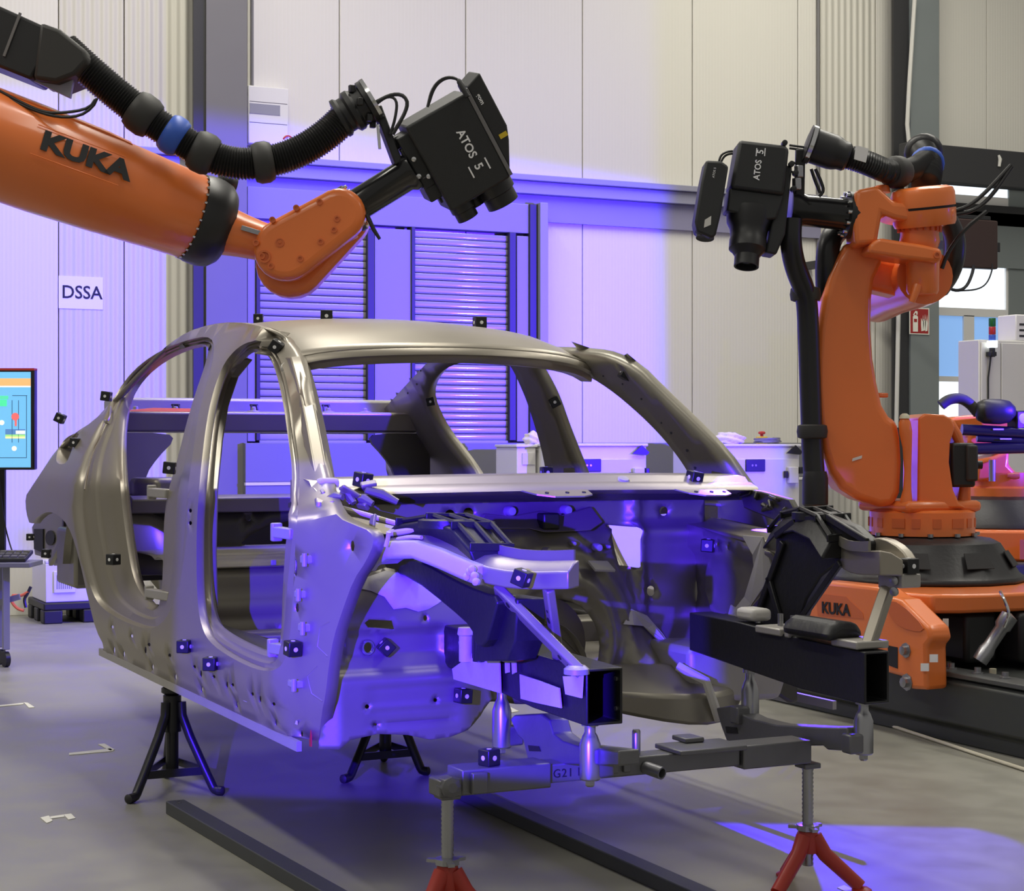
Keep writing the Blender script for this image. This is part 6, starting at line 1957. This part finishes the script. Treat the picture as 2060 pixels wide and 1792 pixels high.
# wall box with display
a, b = P(496, 290, Y=WY - 0.05), P(577, 180, Y=WY - 0.05)
wb = thing('wall_unit', 'white ventilation wall box with grey display beside the grey column', 'wall unit', (a.x, WY - 0.05, a.z))
MB().span(a.x, b.x, WY - 0.09, WY - 0.002, a.z, b.z).build('housing', M['white'], wb, bevel=0.008)
c, d = P(503, 227, Y=WY - 0.1), P(564, 212, Y=WY - 0.1)
MB().span(c.x, d.x, WY - 0.094, WY - 0.088, c.z, d.z).build('display', M['rail'], wb)
for py in (203, 245):
    c = P(500, py, Y=WY - 0.1)
    MB().span(a.x + 0.01, b.x - 0.01, WY - 0.0915, WY - 0.089, c.z, c.z + 0.004).build('groove', M['column'], wb)
MB().tube(hose_path([P(565, 290, Y=WY - 0.06), P(572, 275, Y=WY - 0.1), P(582, 272, Y=WY - 0.1), P(590, 282, Y=WY - 0.06)], 10), 0.006, 6).build('cable', M['redpaint'], wb)
# fire extinguisher sign on the right column
SY = WY - 0.256
a, b = P(1829, 672, Y=SY), P(1869, 620, Y=SY)
fs = thing('fire_sign', 'red and white fire extinguisher sign on the grey column', 'sign', (a.x, SY, a.z))
MB().span(a.x, b.x, SY - 0.003, SY, a.z, b.z).build('plate', M['tape'], fs, smooth=0)
W_, H_ = b.x - a.x, b.z - a.z


def fsp(pts, m, nm, dy=0.0035, dd=0.0012):
    MB().prism([Vector((a.x + W_ * x, SY - dy, a.z + H_ * y)) for x, y in pts], (0, -dd, 0)).build(nm, m, fs, smooth=0)


fsp([(0.05, 0.04), (0.95, 0.04), (0.95, 0.96), (0.05, 0.96)], M['signred'], 'red_field', 0.003)
fsp([(0.17, 0.10), (0.42, 0.10), (0.42, 0.66), (0.36, 0.72), (0.23, 0.72), (0.17, 0.66)], M['tape'], 'extinguisher_shape', 0.0043)
fsp([(0.18, 0.74), (0.30, 0.88), (0.40, 0.86), (0.40, 0.74), (0.34, 0.74), (0.34, 0.80), (0.28, 0.80), (0.22, 0.70)], M['tape'], 'extinguisher_shape', 0.0043)
fsp([(0.22, 0.46), (0.37, 0.46), (0.37, 0.58), (0.22, 0.58)], M['signred'], 'extinguisher_label', 0.0056)
for k, (x, y) in enumerate(((0.60, 0.12), (0.70, 0.14), (0.80, 0.12))):
    fsp([(x, y), (x + 0.10, y + 0.03), (x + 0.12, y + 0.30), (x + 0.08, y + 0.62), (x + 0.05, y + 0.36), (x - 0.02, y + 0.50), (x - 0.02, y + 0.22)], M['tape'], 'flame_shape', 0.0043)
# monitor on the left
a, b = P(-70, 945, t=9.2), P(69, 741, t=9.2)
mo = thing('monitor', 'flat screen with coloured diagram at the left edge', 'monitor', P(0, 1100, t=9.2))
o_ = P(-60, 945, t=9.2)
ex_, ez_ = RIGHT, UP
wpx = 9.2 / FPX
MB().obox(o_, RIGHT * (129 * wpx), UP * (204 * wpx), FWD * 0.06).build('frame', M['blackg'], mo, bevel=0.006)
MB().obox(o_ + UP * (200 * wpx) - FWD * 0.002, RIGHT * (129 * wpx), UP * (4.5 * wpx), FWD * 0.06).build('red_top_edge', M['redplastic'], mo)


def scr_part(x0, y0, x1, y1, col, st_, nm, lift):
    m = mat(nm, col, 0, 0.3, emit=col, estr=st_)
    p = P(x0, y1, t=9.2) - FWD * (0.002 + lift)
    MB().obox(p, RIGHT * ((x1 - x0) * wpx), UP * ((y1 - y0) * wpx), FWD * 0.001).build(nm, m, mo, smooth=0)


scr_part(-55, 748, 62, 940, (0.16, 0.48, 0.80), 0.8, 'screen', 0)
scr_part(-55, 761, 62, 776, (0.85, 0.45, 0.18), 0.8, 'screen_title_bar', 0.001)
scr_part(-55, 776, 62, 779, (0.75, 0.85, 0.95), 0.8, 'screen_line', 0.001)
scr_part(-5, 796, 17, 803, (0.10, 0.70, 0.40), 0.8, 'screen_green_bar', 0.001)
scr_part(-5, 804, 14, 817, (0.08, 0.75, 0.35), 0.8, 'screen_green_bar', 0.0015)
scr_part(11, 863, 51, 874, (0.10, 0.25, 0.55), 0.7, 'screen_legend', 0.001)
scr_part(32, 866, 51, 873, (0.8, 0.85, 0.9), 0.8, 'screen_legend', 0.0015)
scr_part(11, 874, 51, 878, (0.35, 0.75, 0.25), 0.8, 'screen_legend', 0.001)
scr_part(11, 878, 51, 882, (0.85, 0.80, 0.40), 0.8, 'screen_legend', 0.001)
for x0, y0, x1, y1 in ((25, 795, 55, 796.2), (53, 795, 54.2, 920), (0, 920, 54, 921.2), (24, 805, 25.2, 890), (37, 805, 38.2, 890)):
    scr_part(x0, y0, x1, y1, (0.04, 0.12, 0.22), 0.4, 'screen_diagram_line', 0.001)
redm = mat('screen_red', (0.8, 0.15, 0.15), 0, 0.3, emit=(0.8, 0.15, 0.15), estr=0.8)
MB().lathe(P(31, 838, t=9.2) - FWD * 0.0026, -FWD, [(0.020, 0), (0.020, 0.001), (0.0005, 0.001)], 18).build('screen_red_disc', redm, mo, smooth=0)
scr_part(30, 845, 34, 857, (0.8, 0.15, 0.15), 0.8, 'screen_red_disc', 0.0012)
cream = mat('screen_cream', (0.85, 0.85, 0.75), 0, 0.3, emit=(0.85, 0.85, 0.75), estr=0.8)
for q in ((4, 850), (29, 902)):
    MB().lathe(P(*q, t=9.2) - FWD * 0.0026, -FWD, [(0.013, 0), (0.013, 0.001), (0.0005, 0.001)], 14).build('screen_node', cream, mo, smooth=0)
MB().obox(P(-10, 1122, t=9.32), RIGHT * 0.05, UP * (282 * wpx), FWD * 0.03).build('stand_post', M['blackp'], mo)
# table top and keyboard under the monitor
tb_ = thing('computer_table', 'grey castor table below the screen at the left edge', 'table', P(10, 1240, t=9.4))
MB().obox(P(-120, 1142, t=9.1), RIGHT * (178 * wpx), UP * (10 * wpx), FWD * 0.26).build('table_top', M['parapet'], tb_, bevel=0.004)
zf = P(10, 1142, t=9.1).z
for q in ((12, 9.2), (-100, 9.2), (4, 9.31)):
    p = P(q[0], 1142, t=q[1])
    lg = MB().bar(Vector((p.x, p.y, 0.09)), Vector((p.x, p.y, zf)), 0.035, 0.035, up=(1, 0, 0)).build('leg', M['rail'], tb_, bevel=0.004)
    MB().lathe(Vector((p.x - 0.012, p.y, 0.04)), (1, 0.2, 0), [(0.04, 0), (0.04, 0.024), (0.001, 0.024)], 16).build('castor', M['blackp'], lg)
MB().bar(P(-100, 1240, t=9.25), P(40, 1200, t=9.25), 0.02, 0.03).build('foot_rail', M['rail'], tb_)
kb = thing('keyboard', 'dark keyboard on the table below the screen', 'keyboard', P(5, 1130, t=9.15))
MB().obox(P(-90, 1131, t=9.12), RIGHT * (140 * wpx), FWD * 0.15 + UP * 0.035, UP * 0.02).build('keyboard_base', M['blackp'], kb, bevel=0.004)
kme = None
for r_ in range(3):
    for k in range(9):
        p = P(-84, 1131, t=9.12) + RIGHT * (k * 15.5 * wpx) + FWD * (0.03 + 0.045 * r_) + UP * (0.028 + 0.01 * r_)
        if kme is None:
            ko = MB().box(p, (0.03, 0.03, 0.012), (RIGHT, FWD, UP)).build('key', M['column'], kb, bevel=0.002)
            kp = p.copy()
            kme = ko
        else:
            c = kme.copy()
            COL.objects.link(c)
            c.parent = kb
            c.location = p - kp
MB().tube(hose_path([P(-2, 960, t=9.3), P(6, 1040, t=9.3), P(18, 1090, t=9.3), P(28, 1118, t=9.25)], 14), 0.004, 6).build('cable', M['blackp'], mo)

# white climate box on a black pallet
pt = thing('plastic_pallet', 'black plastic pallet on the floor at the left behind the car', 'pallet', P(120, 1256, Z=0))
o = P(48, 1240, Z=0)
e1_, e2_ = Vector((1, 0, 0)), Vector((0, 1, 0))
pw, pd = P(200, 1256, Z=0).x - P(88, 1256, Z=0).x, 0.55
po = P(88, 1256, Z=0)
pw = 0.62
MB().obox(po + UP * 0.085, e1_ * pw, e2_ * pd, UP * 0.05).build('deck', M['pallet'], pt, bevel=0.01)
for i in range(3):
    for j in range(3):
        MB().obox(po + e1_ * (i * (pw - 0.12) / 2) + e2_ * (j * (pd - 0.12) / 2), e1_ * 0.12, e2_ * 0.12, UP * 0.086).build('block', M['pallet'], pt, bevel=0.008)
cl = thing('climate_box', 'white metal box with louvred vent standing on the black pallet', 'metal box', po + Vector((0.3, 0.25, 0.136)))
bo = po + UP * 0.136 + Vector((0.015, 0.02, 0))
MB().obox(bo, e1_ * 0.56, e2_ * 0.46, UP * 0.25).build('housing', M['white'], cl, bevel=0.006)
vo = bo + Vector((0.05, -0.012, 0.06))
MB().obox(vo, e1_ * 0.14, e2_ * 0.012, UP * 0.14).build('vent_frame', M['white'], cl, bevel=0.004)
for k in range(8):
    MB().obox(vo + Vector((0.018 + 0.013 * k, -0.0012, 0.025)), e1_ * 0.005, e2_ * 0.002, UP * 0.09).build('vent_slot', M['column'], cl)
MB().obox(vo + Vector((0.118, -0.004, 0.055)), e1_ * 0.014, e2_ * 0.004, UP * 0.03).build('vent_latch', M['blueband'], cl)
MB().obox(bo + Vector((0, 0.0, 0.25)), e1_ * 0.56, e2_ * 0.05, UP * 0.02).build('lid_edge', M['white'], cl, bevel=0.004)
for k, pts in enumerate((((58, 1190), (40, 1200), (25, 1195), (22, 1210), (35, 1225), (48, 1228)), ((62, 1180), (55, 1195), (48, 1205), (52, 1222)))):
    MB().tube(hose_path([P(a_, b_, t=11.2) for a_, b_ in pts], 14), 0.010, 8).build('power_cable', M['blackp'] if k else M['orange_d'], cl)

# white cabinets in front of the back wall
def cabinet(pxa, pxb, pyt, Y, depth, label, plate, door=True):
    a, b = P(pxa, 890, Y=Y).x, P(pxb, 890, Y=Y).x
    z = P((pxa + pxb) / 2, pyt, Y=Y).z
    c = thing('equipment_cabinet', label, 'cabinet', ((a + b) / 2, Y, 0), 'white cabinets by the back wall')
    MB().span(a, b, Y, Y + depth, 0.04, z - 0.02).build('body', M['white'], c, bevel=0.006)
    MB().span(a - 0.01, b + 0.01, Y - 0.012, Y + depth, z - 0.02, z).build('top', M['white'], c, bevel=0.005)
    MB().span(a + 0.02, b - 0.02, Y + 0.03, Y + depth, 0.0, 0.04).build('plinth', M['blackp'], c)
    if door:
        dr = MB().span(a + 0.015, b - 0.012, Y - 0.012, Y - 0.001, 0.08, z - 0.11).build('door', M['offwhite'], c, bevel=0.004)
        p = P(plate, 936, Y=Y - 0.02)
        MB().span(p.x - 0.085, p.x + 0.085, Y - 0.022, Y - 0.0125, p.z - 0.045, p.z + 0.045).build('handle_plate', M['blackp'], dr, bevel=0.008)
        for k in range(2):
            MB().cyl((p.x - 0.03 + 0.03 * k, Y - 0.022, p.z), (p.x - 0.03 + 0.03 * k, Y - 0.026, p.z), 0.008, n=10).build('handle_button', M['steel'], dr)
    return c, a, b, z


CYB = 11.0
c1, a_, b_, z1 = cabinet(1110, 1300, 892, CYB, 0.55, 'white equipment cabinet seen through the far front door opening', 1188)
c2_, a2, b2, z2 = cabinet(1432, 1608, 893, CYB, 0.55, 'white equipment cabinet behind the cowl, nearest the right robot', 1520)
c3_, a3, b3, z3_ = cabinet(1040, 1078, 894, CYB + 0.2, 0.35, 'narrow pale cabinet seen just left of the far centre pillar', 1070, False)
MB().span(a3 + 0.04, b3 - 0.01, CYB + 0.192, CYB + 0.199, z3_ - 0.14, z3_ - 0.06).build('label_plate', M['offwhite'], c3_)
for (cc, bx) in ((c1, b_), (c2_, b2)):
    # acrylic brochure holder on the right of each cabinet front
    h0 = bx - 0.15
    for (x, z, w__, hh, m) in ((h0, 0.90, 0.02, 0.05, 'blackp'), (h0 + 0.12, 0.93, 0.03, 0.05, 'blackp'), (h0 + 0.03, 0.86, 0.08, 0.12, 'offwhite')):
        MB().span(x, x + w__, CYB - 0.05, CYB - 0.013, z, z + hh).build('document_holder', M[m], cc, bevel=0.004)
    MB().prism([Vector((h0 + 0.02, CYB - 0.03, 1.08)), Vector((h0 + 0.10, CYB - 0.03, 1.14)), Vector((h0 + 0.16, CYB - 0.03, 1.09)), Vector((h0 + 0.14, CYB - 0.03, 1.07))], (0, 0.012, 0)).build('hinged_flap', M['blackp'], cc)
MB().box((a2 + 0.06, CYB - 0.03, 1.03), (0.10, 0.06, 0.09)).build('power_socket', M['blackp'], c2_, bevel=0.01)
# crumpled cloths, emergency stop and cable coil on the cabinets
def cloth(c, sx_, sy_, sz_, seed, label):
    rd = random.Random(seed)
    bm = bmesh.new()
    bmesh.ops.create_icosphere(bm, subdivisions=4, radius=1)
    ph = [rd.uniform(0, 6) for _ in range(6)]
    vs = []
    for v in bm.verts:
        p = v.co.copy()
        k = 1 + 0.10 * math.sin(5 * p.x + ph[0]) * math.sin(4 * p.y + ph[1]) + 0.10 * math.sin(9 * p.z + 4 * p.x + ph[2]) + 0.06 * math.sin(13 * p.x + ph[3]) * math.sin(11 * p.z + ph[4])
        p *= k
        vs.append(Vector((c[0] + p.x * sx_, c[1] + p.y * sy_, c[2] + max(-0.62, p.z) * sz_ + 0.62 * sz_)))
    fsx = [tuple(v.index for v in f.verts) for f in bm.faces]
    bm.free()
    return tag(MB().add(vs, fsx).build('cloth_bundle', M['dirty'], smooth=80), label, 'cloth')


cl2 = P(1472, 893, Y=CYB + 0.15)
cloth((cl2.x, CYB + 0.18, z2), 0.125, 0.09, 0.055, 3, 'crumpled pale cloth on the cabinet nearest the right robot')
cl3 = P(1070, 893, Y=CYB + 0.3)
cloth((cl3.x, CYB + 0.3, z3_), 0.06, 0.06, 0.055, 5, 'crumpled pale cloth on the narrow cabinet by the far centre pillar')
es = P(1540, 892, Y=CYB + 0.2)
eo = thing('emergency_stop', 'yellow emergency stop box with red button on the cabinet near the right robot', 'switch', (es.x, CYB + 0.25, z2))
MB().box((es.x, CYB + 0.25, z2 + 0.028), (0.07, 0.06, 0.056)).build('housing', M['yellow'], eo, bevel=0.006)
MB().lathe((es.x, CYB + 0.25, z2 + 0.056), UP, [(0.012, 0), (0.012, 0.015), (0.026, 0.02), (0.028, 0.03), (0.02, 0.038), (0.001, 0.04)], 14).build('button', M['redplastic'], eo)
cc_ = P(1545, 892, Y=CYB + 0.1)
coil = [Vector((cc_.x + (0.10 + 0.012 * math.sin(k * 1.7)) * math.cos(k * 0.5), CYB + 0.11 + 0.07 * math.sin(k * 0.5), z2 + 0.008 + 0.0009 * k)) for k in range(40)]
tag(MB().tube(coil, 0.007, 6).build('cable_coil', M['column']), 'grey cable coil lying on the cabinet near the right robot', 'cable')

# right background: dark display back, control cabinet, signal lamp, air conditioner
YD = 10.3
a, b = P(1908, 536, Y=YD), P(2008, 444, Y=YD)
dsp = thing('display_panel', 'dark flat display panel on an arm before the glazed door', 'display', (a.x, YD, a.z))
MB().span(a.x, b.x, YD, YD + 0.07, a.z, b.z).build('housing', mat('dark_brown_back', (0.035, 0.018, 0.015), 0, 0.45), dsp, bevel=0.01)
MB().span(b.x, b.x + 0.03, YD + 0.01, YD + 0.05, (a.z + b.z) / 2 - 0.05, (a.z + b.z) / 2 + 0.02).build('side_lug', M['blackp'], dsp, bevel=0.004)
MB().span(a.x + 0.02, b.x - 0.06, YD + 0.01, YD + 0.06, b.z, b.z + 0.03).build('top_clip', M['blackp'], dsp, bevel=0.004)
MB().bar((a.x + 0.1, YD + 0.07, (a.z + b.z) / 2), (a.x + 0.1, WY - 0.002, (a.z + b.z) / 2), 0.06, 0.06).build('wall_arm', M['dark_col'], dsp)
for pts, r_ in ((((1895, 555), (1905, 578), (1925, 586), (1945, 578), (1958, 545), (1958, 533)), 0.012), (((1930, 585), (1965, 583), (1985, 572), (1996, 545), (1996, 530)), 0.006)):
    MB().tube(hose_path([P(x, y, Y=YD) for x, y in pts], 16), r_, 8).build('cable', M['blackp'], dsp)
YC = 9.6
a, b = P(1927, 1150, Y=YC), P(2140, 688, Y=YC)
cb_ = thing('control_cabinet', 'large beige control cabinet at the right edge below the window', 'cabinet', ((a.x + b.x) / 2, YC, 0))
a = P(1927, 1150, Y=YC + 0.22)
MB().span(a.x, b.x, YC, YC + 0.22, 0.0, b.z).build('body', M['offwhite'], cb_, bevel=0.008)
xm = P(2012, 890, Y=YC).x
MB().span(a.x + 0.012, xm - 0.004, YC - 0.012, YC, 0.1, b.z - 0.02).build('door', M['offwhite'], cb_, bevel=0.004)
MB().span(xm + 0.004, b.x - 0.012, YC - 0.012, YC, 0.1, b.z - 0.02).build('door', M['offwhite'], cb_, bevel=0.004)
lp_ = P(1998, 716, Y=YC - 0.06)
sg = thing('signal_lamp', 'signal lamp tower with green, red, blue and white segments on the control cabinet', 'signal lamp', (lp_.x, YC - 0.05, lp_.z))
zz = lambda py: P(1998, py, Y=YC - 0.05).z
glow = mat('lamp_white_lit', (0.9, 0.95, 1.0), 0, 0.3, emit=(0.85, 0.92, 1.0), estr=1.6)
for z0, z1_, m, nm, r_ in ((657, 640, M['lampgreen'], 'green_lens', 0.024), (673, 657.5, M['lampred'], 'red_lens', 0.024), (685, 673.5, M['lampblue'], 'blue_lens', 0.024), (699, 685.5, glow, 'white_lens', 0.036), (718, 699.5, M['blackp'], 'base', 0.02)):
    MB().lathe((lp_.x, YC - 0.05, zz(z0)), UP, [(r_ * 0.95, 0), (r_, 0.003), (r_, zz(z1_) - zz(z0) - 0.003), (r_ * 0.95, zz(z1_) - zz(z0)), (0.001, zz(z1_) - zz(z0))], 18).build(nm, m, sg, smooth=35)
MB().box((lp_.x, YC - 0.041, zz(712)), (0.05, 0.055, 0.03)).build('bracket', M['blackp'], sg, bevel=0.004)
MB().tube([Vector((lp_.x, YC - 0.035, zz(718))), Vector((lp_.x - 0.01, YC - 0.022, zz(760))), Vector((lp_.x - 0.01, YC - 0.022, zz(840)))], 0.006, 6).build('cable', M['blackp'], sg)
a, b = P(2028, 686, Y=YC + 0.1), P(2140, 638, Y=YC + 0.1)
ac = thing('air_conditioner', 'white air conditioning unit with dark slots on the control cabinet', 'air conditioner', (a.x + 0.15, YC + 0.25, a.z))
MB().span(a.x, b.x, YC + 0.02, YC + 0.21, P(2140, 688, Y=YC).z + 0.001, b.z).build('housing', M['white'], ac, bevel=0.008)
for k in range(3):
    MB().span(a.x + 0.03, b.x - 0.03, YC + 0.018, YC + 0.022, a.z + 0.025 + 0.04 * k, a.z + 0.04 + 0.04 * k).build('slot', M['dark_col'], ac)
tg = P(2010, 325, Y=GY - 0.02)
tag(MB().tube([P(2009, 312, Y=GY - 0.012), P(2012, 320, Y=GY - 0.014), P(2010, 335, Y=GY - 0.012)], [0.010, 0.016, 0.012], 8).build('cable_tag', M['offwhite']), 'small pale tag on the dark girder at upper right', 'tag')
